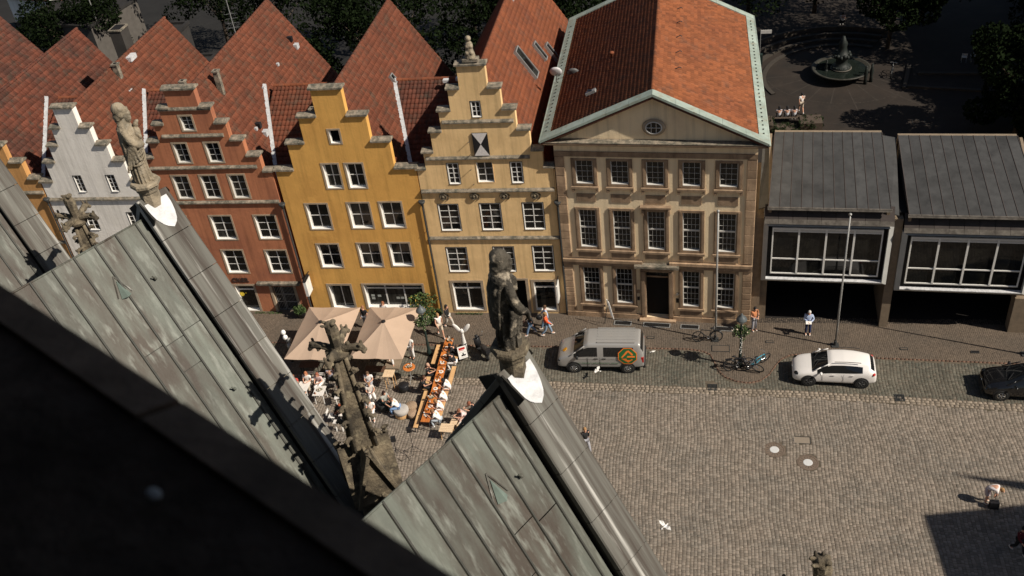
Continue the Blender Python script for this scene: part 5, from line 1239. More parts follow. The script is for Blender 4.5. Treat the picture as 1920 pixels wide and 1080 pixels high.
# ---- bicycles
def bicycle_parts(t, c, lean=0.0):
    for x in (-.52, .52):
        mb = MB(); mb.torus((x, 0, .35), .33, .032, 'y', 26, 6); w_ = mb.build('wheel', M['rubber'], t, True)
        mb = MB(); 
        for k in range(10): a = 2*PI*k/10; mb.cyl((x,0,.35),(x+.32*math.cos(a),0,.35+.32*math.sin(a)),.004,n=3)
        mb.cyl((x,-.03,.35),(x,.03,.35),.025,n=6); mb.build('spokes', M['steel'], w_)
    mb = MB(); bb = (-.08,0,.28); se = (-.22,0,.72); hd = (.34,0,.80); hb = (.38,0,.62)
    mb.path([bb, se],.026); mb.path([se, hd],.026) ; mb.path([bb, hb],.030); mb.path([hd, hb, (.52,0,.35)],.024); mb.path([(-.52,.04,.35), se],.011); mb.path([(-.52,-.04,.35), se],.011); mb.path([(-.52,0,.35), bb],.013); mb.build('frame', c, t)
    mb = MB(); mb.path([hd,(.31,0,.98)],.014); mb.path([(.22,-.29,1.0),(.30,-.12,1.0),(.31,0,.98),(.30,.12,1.0),(.22,.29,1.0)],.013); mb.build('handlebar', M['steel'], t)
    mb = MB(); mb.path([se,(-.25,0,.86)],.013); mb.ball((-.27,0,.89),.12,8,5,0,1.1,.65,.35); mb.build('saddle', M['black'], t)
    mb = MB(); mb.torus((-.52,0,.35),.375,.018,'y',16,4,0,(.3,2.9)); mb.box(-.75,-.35,-.07,.07,.745,.765); mb.build('mudguard', M['black'], t); mb = MB(); mb.torus(bb,.09,.01,'y',12,4); mb.path([(-.08,-.1,.28),(.02,-.1,.2)],.012); mb.path([(-.08,.1,.28),(-.18,.1,.36)],.012); mb.build('crank', M['steel'], t)
GB = 'bicycles on the pavement'
def bike(label, x, y, rz, c, lean=0.0):
    t = thing('bicycle', label, 'bicycle', (x, y, .045), rz, GB); t.rotation_euler = Euler((lean, 0, rz)); bicycle_parts(t, c); return t
bike('black bicycle standing alone behind the flagpole near the town house', 1.05, 44.95, math.radians(183), M['black'], .15)
bike('blue framed bicycle leaning at the lamp post with the flowers', 3.75, 42.95, math.radians(38), mat('bike_blue', (.05,.30,.42), .4), .22)
bike('black bicycle nearest to the lamp post in the tangle of bicycles', 2.75, 42.55, math.radians(12), M['black'], -.2)
bike('silver and black bicycle in the middle of the tangle at the lamp post', 3.3, 42.62, math.radians(-22), mat('bike_grey', (.18,.18,.19), .4), .28)
# ---- scooter
t = thing('scooter', 'black motor scooter parked left of the dark statue', 'scooter', (-12.0, 43.55, .012), math.radians(128))
for x in (-.62, .62):
    mb = MB(); mb.torus((x,0,.24),.17,.07,'y',20,8); w_ = mb.build('wheel', M['rubber'], t, True); MB().cyl((x,-.05,.24),(x,.05,.24),.12,n=12).build('rim', M['greymetal'], w_)
mb = MB(); mb.ball((-.42,0,.55),.34,14,9,0,1.25,.62,.75); mb.build('rear_body', M['black'], t, True); mb = MB(); mb.ball((-.35,0,.80),.3,12,7,0,1.3,.55,.35); mb.build('seat', mat('black_seat', (.03,.028,.027), .5), t, True)
mb = MB(); mb.poly([(.36,-.2,.3),(.52,-.2,.95),(.52,.2,.95),(.36,.2,.3)],(.06,0,.01)); mb.ball((.60,0,.62),.2,10,7,0,.6,.9,1.6); mb.build('leg_shield', M['black'], t, True)
MB().box(-.2,.42,-.17,.17,.26,.32).build('footboard', M['plastic'], t); mb = MB(); mb.path([(.62,0,.3),(.48,0,1.02)],.03); mb.path([(.38,-.33,1.08),(.48,0,1.05),(.38,.33,1.08)],.022); mb.ball((.52,0,1.05),.12,10,6); mb.build('handlebar', M['black'], t)
mb = MB(); mb.path([(.42,-.3,1.08),(.45,-.38,1.25)],.01); mb.ball((.45,-.38,1.27),.06,8,5,0,.4,1,.7); mb.build('mirror', M['steel'], t); mb = MB(); mb.box(-.95,-.72,-.17,.17,.75,.98); mb.build('top_case', M['black'], t); MB().ball((.68,0,.98),.07,8,5).build('headlight', M['steel'], t)

# ================================================================== STREET FURNITURE
def flagpole(x, y, h, label):
    t = thing('flagpole', label, 'flagpole', (x, y, .03), 0, 'flagpoles on the pavement')
    MB().cyl((0,0,0),(0,0,h),.055,.035,12).build('pole', M['greymetal'], t, True); MB().ball((0,0,h+.05),.085,12,8).build('finial_ball', M['greymetal'], t, True)
    mb = MB(); mb.box(-.2,.2,-.2,.2,0,.05); mb.cyl((0,0,.05),(0,0,.35),.09,n=10); mb.build('foot_plate', M['darkmetal'], t); MB().path([(.06,0,1.0),(.05,0,h-.1)],.006).build('halyard', M['whitewood'], t)
flagpole(8.13, 44.75, 8.75, 'grey flagpole in front of the office building, right one')
flagpole(1.50, 45.12, 8.80, 'grey flagpole in front of the town house, beside the lone bicycle')
flagpole(18.0, 44.2, 8.8, 'grey flagpole beyond the right edge, known by its shadow on the pavement')
def leaf_cloud(name, m, par, blobs, n, size, seed, shape=None):
    """many small leaf faces spread through ellipsoid clumps; blobs: (x,y,z,rx,ry,rz)"""
    g = np.random.RandomState(seed); B = np.array(blobs, float); vol = (B[:,3]*B[:,4]*B[:,5])**.67; pick = g.choice(len(B), n, p=vol/vol.sum()); b = B[pick]
    d = g.normal(size=(n, 3)); d /= np.linalg.norm(d, axis=1)[:, None]; r = g.uniform(.45, 1.0, n)**.5
    c = b[:, :3]+d*r[:, None]*b[:, 3:]
    a = g.normal(size=(n, 3)); a = a*.8+d*.0+np.array([0,0,.0]); a /= np.linalg.norm(a, axis=1)[:, None]; q = np.cross(a, g.normal(size=(n, 3))); q /= np.linalg.norm(q, axis=1)[:, None]; u = np.cross(a, q)
    s = size*g.uniform(.6, 1.4, n)[:, None]; V = np.stack([c-q*s*.5, c+u*s*.32, c+q*s*.6, c-u*s*.32], 1)
    F = np.arange(n*4).reshape(-1, 4); return np_mesh(name, V.reshape(-1, 3), F, m, par)
def lamp(x, y, label, mosaic=True, seed=1):
    t = thing('street_lamp', label, 'street lamp', (x, y, .03), 0, 'street lamps with flower baskets')
    mb = MB(); mb.lathe([(.15,0),(.15,.25),(.10,.35),(.09,.9),(.065,1.0),(.055,3.05),(.05,3.1)], 12); mb.build('post', mat('dark_green_iron', (.018,.03,.026), .45), t, True)
    mb = MB(); mb.lathe([(.05,3.05),(.12,3.1),(.17,3.3),(.16,3.34)], 12); mb.build('lamp_glass', mat('lamp_glass', (.4,.42,.42), .2), t, True); mb = MB(); mb.lathe([(.30,3.32),(.29,3.38),(.20,3.52),(.08,3.62),(.05,3.72),(.02,3.76)], 16); mb.build('lamp_hood', mat('grey_lamp_hood', (.10,.115,.12), .4), t, True)
    mb = MB(); mb.lathe([(.10,2.25),(.34,2.42),(.38,2.5),(.3,2.5)], 12); mb.build('flower_basket', M['darkmetal'], t, True)
    bl = [(.30*math.cos(k*1.05),.30*math.sin(k*1.05),2.52+.1*(k % 2),.20,.20,.17) for k in range(6)]+[(0,0,2.62,.3,.3,.14)]+[(.38*math.cos(k*2+1),.38*math.sin(k*2+1),2.3,.1,.1,.2) for k in range(3)]
    leaf_cloud('foliage', M['leaf'], t, bl, 700, .09, seed); leaf_cloud('flowers', M['flower'], t, bl, 110, .085, seed+5)
    return t
lamp(-15.21, 43.46, 'dark lamp post with flower basket between the parasol and the long tables', seed=3)
lp = lamp(2.80, 42.88, 'lamp post with flower basket and bicycles at its foot', seed=7)
g = random.Random(3); mb = MB()
for k in range(26): a = g.uniform(-2.2, .9); z = 1.0+k*.05; mb.box(-.02,.02,-.015,.015,-.02,.02,0,Matrix.Rotation(a,3,'Z'),(.07*math.cos(a),.07*math.sin(a),z))
mb.build('stickers', M['whitewood'], lp, False, 'stuff')
# manholes, grates
for i, (x, y, r) in enumerate(MAN):
    t = thing('manhole_cover', ['manhole cover with a bright centre, upper left one of the two in the square','manhole cover with a bright centre, lower right one of the two in the square'][i], 'manhole cover', (x, y, -.03), 0, 'round manhole covers')
    mb = MB(); mb.lathe([(.53,-.02),(.53,.03),(.45,.035),(.45,.0)],32); mb.build('rim', M['cob3'] if False else mat('manhole_rim', (.14,.105,.08), .8, .2, 8), t)
    mb = MB(); mb.lathe([(.445,-.01),(.445,.024)],32); mb.build('cover', mat('manhole_iron', (.16,.12,.09), .7, .2, 12), t)
    mb = MB(); mb.lathe([(.22,.02),(.23,.034),(.20,.04)],24); mb.build('centre_plate', mat('bright_manhole_centre', (.58,.58,.57), .35, .08, 12), t)
    mb = MB()
    for k in range(16): a = k*PI/8; mb.cyl((.27*math.cos(a),.27*math.sin(a),.02),(.40*math.cos(a),.40*math.sin(a),.02),.014,n=4)
    mb.build('cover_ribs', M['darkmetal'], t, False, 'stuff')
def plate(name, label, x, y, w_, d_, m, z=.0, rz=0, grp=None, bars=True):
    t = thing(name, label, 'grate' if bars else 'cover', (x, y, z), rz, grp)
    mb = MB(); mb.box(-w_/2,w_/2,-d_/2,-d_/2+.025,0,.03); mb.box(-w_/2,w_/2,d_/2-.025,d_/2,0,.03); mb.box(-w_/2,-w_/2+.025,-d_/2+.025,d_/2-.025,0,.03); mb.box(w_/2-.025,w_/2,-d_/2+.025,d_/2-.025,0,.03); mb.build('rim', M['darkmetal'], t)
    MB().box(-w_/2+.025,w_/2-.025,-d_/2+.025,d_/2-.025,-.01,.012).build('plate', m, t)
    if bars:
        mb = MB()
        for k in range(int(w_/.07)): x_ = -w_/2+.05+k*.07; mb.box(x_,x_+.03,-d_/2+.03,d_/2-.03,.014,.028)
        mb.build('bars', M['darkmetal'], t, False, 'stuff')
    return t
plate('storm_drain','iron street drain in the pale cobble rows below the lone bicycle',1.29,41.12,.5,.5,M['dark'],-.012,grp='street drains')
plate('storm_drain','iron street drain in the pale cobble rows right of the white car',10.95,40.60,.5,.5,M['dark'],-.012,grp='street drains')
for (x, y, l) in ((-2.21,45.25,'small metal cover in the pavement behind the van'),(4.56,44.99,'small metal cover in the pavement between lamp and standing man'),(11.8,44.53,'small metal cover in the pavement right of the white car'),(15.47,44.33,'small black cover in the pavement above the black car')):
    plate('pavement_cover', l, x, y, .42, .2, M['mosaic'] if x < 15 else M['dark'], .034, -.03, 'small covers in the pavement', False)
plate('paved_hatch','square hatch paved like the pavement, below the lone bicycle',1.8,44.35,1.0,.55,M['mosaic'],.03,-.02,None,False)
plate('paved_hatch','pale rectangular hatch in the square above the manhole covers',5.7,37.3,.86,.5,M['cob3'],-.028,-.03,None,False)
plate('pavement_grate','iron grate in the pavement before the cream house door',-11.4,46.8,.9,.4,M['dark'],.034)
# leaning placard
t = thing('placard', 'white placard on a thin pole standing before the town house', 'sign', (-5.0, 46.55, .03), 0)
MB().path([(0,0,0),(.30,-.18,1.9)],.02).build('pole', M['darkmetal'], t)
mb = MB(); mb.poly([(.20,-.15,1.95),(.36,-.25,1.75),(.62,-.55,.75),(.46,-.45,.95)],(0.01,.03,.0)); mb.build('panel', M['whitewood'], t)

# ================================================================== PEOPLE
POSE = {
 'stand': dict(pel=(0,0,.95), wst=(0,0,1.08), chs=(0,0,1.30), nck=(0,0,1.47), hd=(.02,0,1.62), sh=(0,.18,1.41), el=(.01,.24,1.14), wr=(.12,.22,.95), hip=(0,.09,.93), kn=(.03,.10,.50), an=(0,.11,.09)),
 'hold': dict(pel=(0,0,.95), wst=(0,0,1.08), chs=(0,0,1.30), nck=(.01,0,1.47), hd=(.05,0,1.61), sh=(0,.18,1.41), el=(.02,.26,1.14), wr=(.25,.10,1.08), hip=(0,.09,.93), kn=(.03,.10,.50), an=(0,.11,.09)),
 'sit': dict(pel=(0,0,.52), wst=(-.03,0,.66), chs=(.0,0,.88), nck=(.03,0,1.05), hd=(.07,0,1.19), sh=(.01,.18,.99), el=(.10,.24,.74), wr=(.33,.12,.79), hip=(.02,.1,.52), kn=(.44,.12,.52), an=(.40,.12,.09)),
 'lean': dict(pel=(0,0,.52), wst=(.03,0,.66), chs=(.14,0,.85), nck=(.26,0,.99), hd=(.35,0,1.10), sh=(.21,.18,.94), el=(.34,.24,.74), wr=(.55,.12,.80), hip=(.02,.1,.52), kn=(.44,.14,.52), an=(.36,.13,.09)),
 'bend': dict(pel=(-.08,0,.90), wst=(.0,0,1.03), chs=(.22,0,1.13), nck=(.40,0,1.12), hd=(.53,0,1.06), sh=(.32,.17,1.12), el=(.36,.19,.84), wr=(.30,.10,.62), hip=(-.06,.09,.88), kn=(.02,.10,.48), an=(-.05,.11,.09)),
}
def joints(pose):
    if pose == 'walk':
        j = {k: v for k, v in POSE['stand'].items()}; J = {k: j[k] for k in ('pel','wst','chs','nck','hd')}
        J.update({'shL':(0,.18,1.41),'elL':(-.10,.23,1.16),'wrL':(-.10,.22,.93),'shR':(0,-.18,1.41),'elR':(.09,-.23,1.16),'wrR':(.27,-.20,1.02),
          'hipL':(0,.09,.93),'knL':(.20,.09,.54),'anL':(.30,.09,.13),'hipR':(0,-.09,.93),'knR':(-.06,-.09,.50),'anR':(-.32,-.09,.17)}); return J
    j = POSE[pose]; J = {k: j[k] for k in ('pel','wst','chs','nck','hd')}
    for k in ('sh','el','wr','hip','kn','an'): J[k+'L'] = j[k]; J[k+'R'] = (j[k][0], -j[k][1], j[k][2])
    if pose == 'hold': J['wrR'] = (.27,-.06,1.10)
    return J
_pc = {}
def pmesh(key, fn):
    if key not in _pc: _pc[key] = fn()
    return _pc[key].copy()
def chain(J, names, rad, sub=1, root=0):
    idx = {}; pts = []; r = []; E = []
    for path in names:
        for a, b in zip(path[:-1], path[1:]):
            for q in (a, b):
                if q not in idx: idx[q] = len(pts); pts.append(J[q]); r.append(rad[q])
            E.append((idx[a], idx[b]))
    return skinmesh(pts, E, r, root, sub)
def body_mesh(pose, female):
    J = joints(pose); d = {}
    for s in 'LR':
        w_, e = Vector(J['wr'+s]), Vector(J['el'+s]); f = (w_-e).normalized(); sg = 1 if s == 'L' else -1; side = Vector((0,-sg,0))
        J['pa'+s] = tuple(w_+f*.07); J['fi'+s] = tuple(w_+f*.13+side*.012); J['fj'+s] = tuple(w_+f*.17+side*.03); J['th'+s] = tuple(w_+f*.06+side*.05)
        a = Vector(J['an'+s]); J['to'+s] = tuple(a+Vector((.15,0,-.045)))
    R = dict(pel=(.135,.105),wst=(.115,.09),chs=(.14,.10),nck=.055,shL=.06,shR=.06,elL=.042,elR=.042,wrL=.03,wrR=.03,paL=(.036,.02),paR=(.036,.02),fiL=.02,fiR=.02,fjL=.012,fjR=.012,thL=.011,thR=.011,
             hipL=.085,hipR=.085,knL=.062,knR=.062,anL=.042,anR=.042,toL=.035,toR=.035)
    J['hd0'] = tuple(Vector(J['hd'])-Vector((0,0,.04))); R['hd0'] = .05
    m = chain(J, [['pel','wst','chs','nck','hd0']]+[['chs','sh'+s,'el'+s,'wr'+s,'pa'+s,'fi'+s,'fj'+s] for s in 'LR']+[['pa'+s,'th'+s] for s in 'LR']+[['pel','hip'+s,'kn'+s,'an'+s,'to'+s] for s in 'LR'], R, 1)
    bm = bmesh.new(); bm.from_mesh(m); h = MB(); c = Vector(J['hd'])
    h.ball(c, .095, 12, 9, 0, 1.0, .84, 1.22); h.ball(c+Vector((.092,0,-.01)), .018, 6, 4, 0, 1, .7, 1.3); h.ball(c+Vector((.0,.083,-.005)), .022, 6, 4, 0, .8, .4, 1.2); h.ball(c+Vector((.0,-.083,-.005)), .022, 6, 4, 0, .8, .4, 1.2); h.ball(c+Vector((.06,0,-.075)), .045, 8, 5)
    t_ = bpy.data.meshes.new('t'); t_.from_pydata(h.v, [], h.f); bm.from_mesh(t_); m2 = bpy.data.meshes.new('body'); bm.to_mesh(m2); bm.free(); m2.polygons.foreach_set('use_smooth', [True]*len(m2.polygons)); return m2
def top_mesh(pose, sleeve):
    J = joints(pose); R = dict(pel=(.155,.13),wst=(.14,.115),chs=(.165,.125),nck=.075,shL=.085,shR=.085,elL=.062,elR=.062,wrL=.045,wrR=.045)
    J = dict(J); J['nck'] = tuple(Vector(J['chs']).lerp(Vector(J['nck']), .75))
    for s in 'LR':
        if sleeve == 'short': J['el'+s] = tuple(Vector(J['sh'+s]).lerp(Vector(J['el'+s]), .62))
        if sleeve == 'none': J['el'+s] = tuple(Vector(J['sh'+s]).lerp(Vector(J['el'+s]), .12))
    names = [['pel','wst','chs','nck']]+[['chs','sh'+s,'el'+s]+(['wr'+s] if sleeve == 'long' else []) for s in 'LR']
    return chain(J, names, R, 1)
def leg_mesh(pose, kind):
    J = dict(joints(pose))
    if kind == 'skirt':
        kn = (Vector(J['knL'])+Vector(J['knR']))/2; J['m1'] = tuple(Vector(J['pel']).lerp(kn, .5)); J['m2'] = tuple(kn); return chain(J, [['wst','pel','m1','m2']], dict(wst=(.13,.11),pel=(.17,.15),m1=(.20,.17),m2=(.22,.17)), 1)
    R = dict(pel=(.15,.125),hipL=.105,hipR=.105,knL=.082,knR=.082,anL=.065,anR=.065)
    if kind == 'shorts':
        for s in 'LR': J['an'+s] = J['kn'+s]; J['kn'+s] = tuple(Vector(J['hip'+s]).lerp(Vector(J['kn'+s]), .6)); R['an'+s] = .085
    return chain(J, [['pel','hip'+s,'kn'+s,'an'+s] for s in 'LR'], R, 1)
def shoe_mesh(pose, s):
    J = joints(pose); a = Vector(J['an'+s]); h = MB(); h.ball(a+Vector((.06,0,-.055)), .065, 10, 6, 0, 2.0, .8, .62); h.ball(a+Vector((-.02,0,-.02)), .05, 8, 5); m = bpy.data.meshes.new('shoe'); m.from_pydata(h.v, [], h.f); m.polygons.foreach_set('use_smooth', [True]*len(m.polygons)); return m
def hair_mesh(pose, kind):
    J = joints(pose); c = Vector(J['hd']); h = MB(); h.ball(c+Vector((-.018,0,.028)), .106, 12, 9, 0, 1.0, .92, 1.15)
    if kind == 'long': h.ball(c+Vector((-.07,0,-.09)), .085, 10, 8, 0, .8, 1.1, 2.0)
    if kind == 'bun': h.ball(c+Vector((-.10,0,.09)), .05, 8, 6)
    m = bpy.data.meshes.new('hair'); m.from_pydata(h.v, [], h.f); m.polygons.foreach_set('use_smooth', [True]*len(m.polygons)); return m
def person(label, x, y, rz, pose, top=None, legs=None, hair=(.06,.035,.02), hairk='short', sleeve='short', legk='trousers', shoes=(.7,.68,.65), z=.02, s=1.0, group=None, extra=None, legskin=False, skin=None):
    t = thing('person', label, 'person', (x, y, z), math.radians(rz), group); t.scale = (s, s, s)
    def put(nm, key, fn, c):
        m = pmesh(key, fn); m.materials.clear(); m.materials.append(c if not isinstance(c, tuple) else cloth(c)); return link(nm, m, t)
    put('body', ('b', pose), lambda: body_mesh(pose, 0), M['skin'] if skin is None else skin)
    if top: put('top', ('t', pose, sleeve), lambda: top_mesh(pose, sleeve), top)
    if legs: put({'trousers':'trousers','skirt':'skirt','shorts':'shorts'}[legk], ('l', pose, legk), lambda: leg_mesh(pose, legk), legs)
    put('hair', ('h', pose, hairk), lambda: hair_mesh(pose, hairk), hair)
    for q in 'LR': put('shoe', ('s', pose, q), lambda: shoe_mesh(pose, q), shoes)
    return t
WH = (.80,.77,.74); BK = (.02,.02,.022); NV = (.03,.04,.10); JN = (.16,.24,.36); BG = (.55,.46,.36); BLD = (.35,.20,.09); GY = (.33,.33,.36)
# walkers and standing people
person('grey haired man in a pale blue shirt and dark trousers standing before the arcade', 6.72, 45.74, -95, 'hold', (.42,.50,.68), NV, (.55,.53,.50), sleeve='long')
tb = MB(); tb.box(-.16,.16,-.1,.1,-.008,.008,0,Matrix.Rotation(.4,3,'X'),(0,0,0)); tb = tb.build('folder', M['whitewood']); tb.location = (6.68, 45.42, 1.12); tag(tb, 'white paper held by the grey haired man', 'paper')
person('person in a dark top and jeans walking left past the cream house door', -9.30, 45.42, 200, 'walk', BK, JN, BK, sleeve='long')
person('person in an orange red coat and jeans walking right before the cream house', -8.35, 45.38, 10, 'walk', (.85,.13,.04), (.22,.30,.40), BLD, sleeve='long', hairk='bun')
person('person in a pale blue shirt beside the orange red coat', -8.45, 46.05, 190, 'walk', (.45,.52,.66), (.18,.26,.36), (.12,.07,.04), sleeve='long')
b = MB(); b.ball((0,0,.2),.2,10,7,0,1,.6,.9); b.torus((0,0,.38),.1,.012,'y',12,4); b = b.build('carried_bag', M['black'], None, True); b.location = (-8.85, 45.95, .72); tag(b, 'black bag carried by the person in the pale blue shirt', 'bag')
person('woman in a white top with bare legs and white shoes near the shrub', -14.85, 45.20, -60, 'walk', WH, BG, BLD, legk='shorts', sleeve='none', hairk='bun')
b = MB(); b.ball((0,0,.2),.18,10,7,0,1,.6,1); b = b.build('handbag', M['black'], None, True); b.location = (-15.1, 45.3, .62); tag(b, 'black handbag of the woman in the white top', 'bag')
person('person in a black jacket and beige trousers walking along the cream house wall', -14.50, 46.05, -20, 'walk', BK, (.52,.48,.42), BK, sleeve='long', hairk='long')
person('waiter all in white standing at the corner of the right parasol', -16.17, 43.15, 250, 'stand', WH, WH, BLD, shoes=BK)
person('person in white trousers half hidden under the right parasol', -17.35, 42.60, -70, 'walk', WH, WH, BK)
person('woman in a white patterned top seated before the yellow shop window', -18.62, 46.55, -90, 'sit', WH, (.55,.5,.5), (.25,.10,.05), hairk='long', z=.32)
person('person in a black and white top between the two parasols', -19.72, 45.90, -110, 'stand', BK, GY, (.3,.14,.07))
person('woman in a white top bending down in the square, right side', 13.70, 33.60, -20, 'bend', (.80,.72,.70), (.62,.50,.50), BLD, legk='skirt', sleeve='short', hairk='bun', z=.0)
b = MB(); b.box(-.2,.2,-.12,.12,0,.42); b.torus((0,0,.42),.12,.014,'y',12,4); b = b.build('shopping_bag', M['black']); b.location = (13.95, 33.30, .0); tag(b, 'black bag standing at the feet of the bending woman', 'bag')
person('person in a dark red jacket walking in the shadow at the lower right', 14.35, 30.75, -60, 'walk', (.10,.015,.02), BK, BK, sleeve='long', z=.0)
person('person in a dark jacket half hidden behind the nearer church coping', -5.22, 36.02, -60, 'walk', BK, GY, BLD, sleeve='long', z=0.)
person('person in an orange shirt at the right corner of the town house', 3.72, 46.05, -60, 'hold', (.55,.22,.10), GY, BK)
# long tables
GT = 'guests at the long beer tables'
person('guest in black at the far right end of the long tables', -13.42, 43.05, 180, 'lean', BK, BK, BK, group=GT, sleeve='long')
person('guest in black with white trousers on the right of the long tables', -13.36, 42.25, 175, 'lean', BK, WH, (.08,.05,.03), group=GT, sleeve='long')
person('dark haired guest in a white dress, topmost of the four in white', -13.22, 40.05, 178, 'lean', WH, WH, BK, 'long', legk='skirt', group=GT)
person('brown haired guest in white, second from top of the four in white', -13.25, 39.10, 172, 'lean', WH, WH, (.12,.05,.03), 'long', legk='skirt', group=GT)
person('guest in a white shirt, third from top of the four in white', -13.30, 38.38, 185, 'lean', WH, WH, (.3,.17,.08), 'short', legk='skirt', group=GT)
person('guest in white with pale jeans at the near end of the long tables', -13.32, 37.55, 176, 'lean', WH, (.45,.50,.56), (.25,.13,.07), 'short', group=GT)
person('pink faced guest in a dark vest on the left bench of the long tables', -14.72, 41.2, 0, 'sit', BK, BK, (.55,.35,.25), group=GT)
person('dark haired guest in a black top on the left bench, lower one', -14.72, 40.15, -5, 'sit', BK, BK, (.10,.05,.03), 'long', group=GT)
# lounge group and left tables
GL = 'guests at the small cafe tables'
person('guest with dark curls and a patterned shirt on the dark round seat', -16.72, 38.85, -30, 'sit', (.35,.36,.33), (.05,.10,.10), (.03,.015,.012), 'long', group=GL)
person('man in a white t-shirt and blue jeans on the grey round seat', -15.85, 38.42, 185, 'lean', WH, (.20,.32,.55), (.16,.08,.05), group=GL)
person('woman in a white blouse behind the left white table', -21.72, 40.35, -90, 'sit', WH, BG, (.42,.16,.08), 'long', group=GL)
person('woman in a floral blouse and white trousers behind the second white table', -21.00, 40.28, -100, 'sit', (.65,.48,.46), WH, (.30,.10,.06), 'long', group=GL)
person('man in a grey shirt seated with his back to the square under the left parasol', -20.45, 40.75, 95, 'sit', (.34,.33,.38), BK, (.10,.06,.04), group=GL)
person('guest in black at the small white table beside the pinnacle', -19.55, 39.85, -60, 'sit', BK, BK, (.22,.08,.05), 'long', group=GL)
person('red haired guest with bare shoulders bent over a small white table', -19.30, 37.75, 10, 'lean', (.10,.04,.03), BK, (.30,.07,.03), 'long', sleeve='none', group=GL)
person('guest in white right of the pinnacle under the parasol edge', -18.05, 40.45, -80, 'sit', WH, GY, (.12,.07,.04), 'long', group=GL)
person('guest in pale clothes right of the pinnacle, nearer one', -17.75, 39.55, -60, 'sit', (.6,.55,.5), WH, (.3,.18,.1), group=GL)
person('guest in white low beside the pinnacle shaft', -17.35, 38.2, -80, 'sit', WH, WH, (.3,.18,.1), group=GL)
person('woman in a pale pink top on the bench by the wooden tables', -11.92, 37.85, 215, 'lean', (.78,.60,.58), (.62,.42,.36), (.22,.09,.05), group=GL)
person('man in black with red brown hair behind the woman in pale pink', -11.42, 38.35, 200, 'lean', BK, BK, (.25,.09,.05), group=GL)
person('guest in red at the left edge of the white tables', -22.4, 40.05, -90, 'sit', (.5,.08,.06), BK, (.3,.12,.06), group=GL)
# courtyard people
person('person in a white shirt and shorts walking in the dark courtyard', 8.62, 72.95, 100, 'walk', WH, (.45,.38,.30), BK, legk='shorts', z=0)
for i, x in enumerate((6.84, 7.44, 7.98)): person(['leftmost of the three people on the courtyard bench','middle one of the three people on the courtyard bench','rightmost of the three people on the courtyard bench'][i], x, 71.6, 90, 'sit', (.6,.6,.64), BK, BK, 'long', z=0, group='people on the courtyard bench')
person('person in white far back at the fountain', 13.6, 89.5, 90, 'sit', WH, BK, BK, z=0)

# ================================================================== CAFE
def parasol(label, cx, cy, hx, hy):
    t = thing('parasol', label, 'parasol', (cx, cy, .02), 0, 'beige parasols of the cafe')
    mb = MB(); V = []; za, zc = 3.32, 2.52; n = 8
    rim = [(-hx,-hy),(0,-hy*1.0),(hx,-hy),(hx,0),(hx,hy),(0,hy),(-hx,hy),(-hx,0)]; m_ = 6
    V.append((0,0,za)); vals = []
    for r in range(1, m_+1):
        f = r/m_
        for k in range(32):
            seg, u = divmod(k, 4); a = rim[seg]; b = rim[(seg+1) % 8]; u /= 4; x = (a[0]+(b[0]-a[0])*u)*f; y = (a[1]+(b[1]-a[1])*u)*f
            sag = math.sin(PI*u)*.05*f+.05*math.sin(PI*f); V.append((x, y, za+(zc-za)*f-sag))
    F = [(0, 1+k, 1+(k+1) % 32) for k in range(32)]+[(1+(r-1)*32+k, 1+(r-1)*32+(k+1) % 32, 1+r*32+(k+1) % 32, 1+r*32+k) for r in range(1, m_) for k in range(32)]
    mb.add(V, F); o = mb.build('canopy', M['parasol'], t)
    so_ = o.modifiers.new('thick', 'SOLIDIFY'); so_.thickness = .012
    for p in rim: MB().path([(0,0,za-.08),(p[0]*.985,p[1]*.985,zc-.05)],.018).build('rib', M['palewood'], t)
    mb = MB(); mb.cyl((0,0,0),(0,0,za-.02),.035,n=10); mb.build('pole', M['darkmetal'], t); mb = MB(); mb.lathe([(.13,za-.035),(.12,za+.03),(.05,za+.06)],14); mb.build('cap', M['black'], t)
    MB().box(-.45,.45,-.45,.45,0,.12).build('base', M['concrete'], t)
    return t
parasol('beige parasol on the left, before the orange and yellow houses', -20.98, 42.40, 1.62, 2.38)
parasol('beige parasol on the right, beside the lamp post', -17.22, 42.50, 1.56, 2.32)
def table(name, label, x, y, w_, d_, h, top, leg, rz=0, grp=None, planks=3, trestle=False, cat='table'):
    t = thing(name, label, cat, (x, y, .02), rz, grp); n = planks
    for k in range(n):
        if d_ >= w_: a = -w_/2+w_*k/n; MB().box(a+.006, a+w_/n-.006, -d_/2, d_/2, h-.035, h).build('plank', top, t)
        else: a = -d_/2+d_*k/n; MB().box(-w_/2, w_/2, a+.006, a+d_/n-.006, h-.035, h).build('plank', top, t)
    for sx in (-1, 1):
        for sy in (-1, 1): MB().cyl((sx*(w_/2-.07), sy*(d_/2-.10), 0), (sx*(w_/2-.07), sy*(d_/2-.14), h-.035), .022, n=6).build('leg', leg, t)
    mb = MB()
    for sy in (-1, 1): mb.box(-w_/2+.03, w_/2-.03, sy*(d_/2-.13)-.02, sy*(d_/2-.13)+.02, h-.07, h-.036)
    mb.build('crossbar', leg, t)
    return t
GB_ = 'orange wooden beer tables'; GE = 'light wooden benches at the beer tables'
table('beer_table', 'orange beer table at the far end of the long row, with a flower plate', -14.0, 42.90, .50, 2.45, .76, M['tablewood'], M['darkmetal'], 0, GB_, 2)
table('beer_table', 'orange beer table in the middle of the long row', -13.95, 40.50, .50, 2.2, .76, M['tablewood'], M['darkmetal'], .02, GB_, 2)
table('beer_table', 'orange beer table at the near end of the long row', -13.98, 38.22, .50, 2.25, .76, M['tablewood'], M['darkmetal'], -.03, GB_, 2)
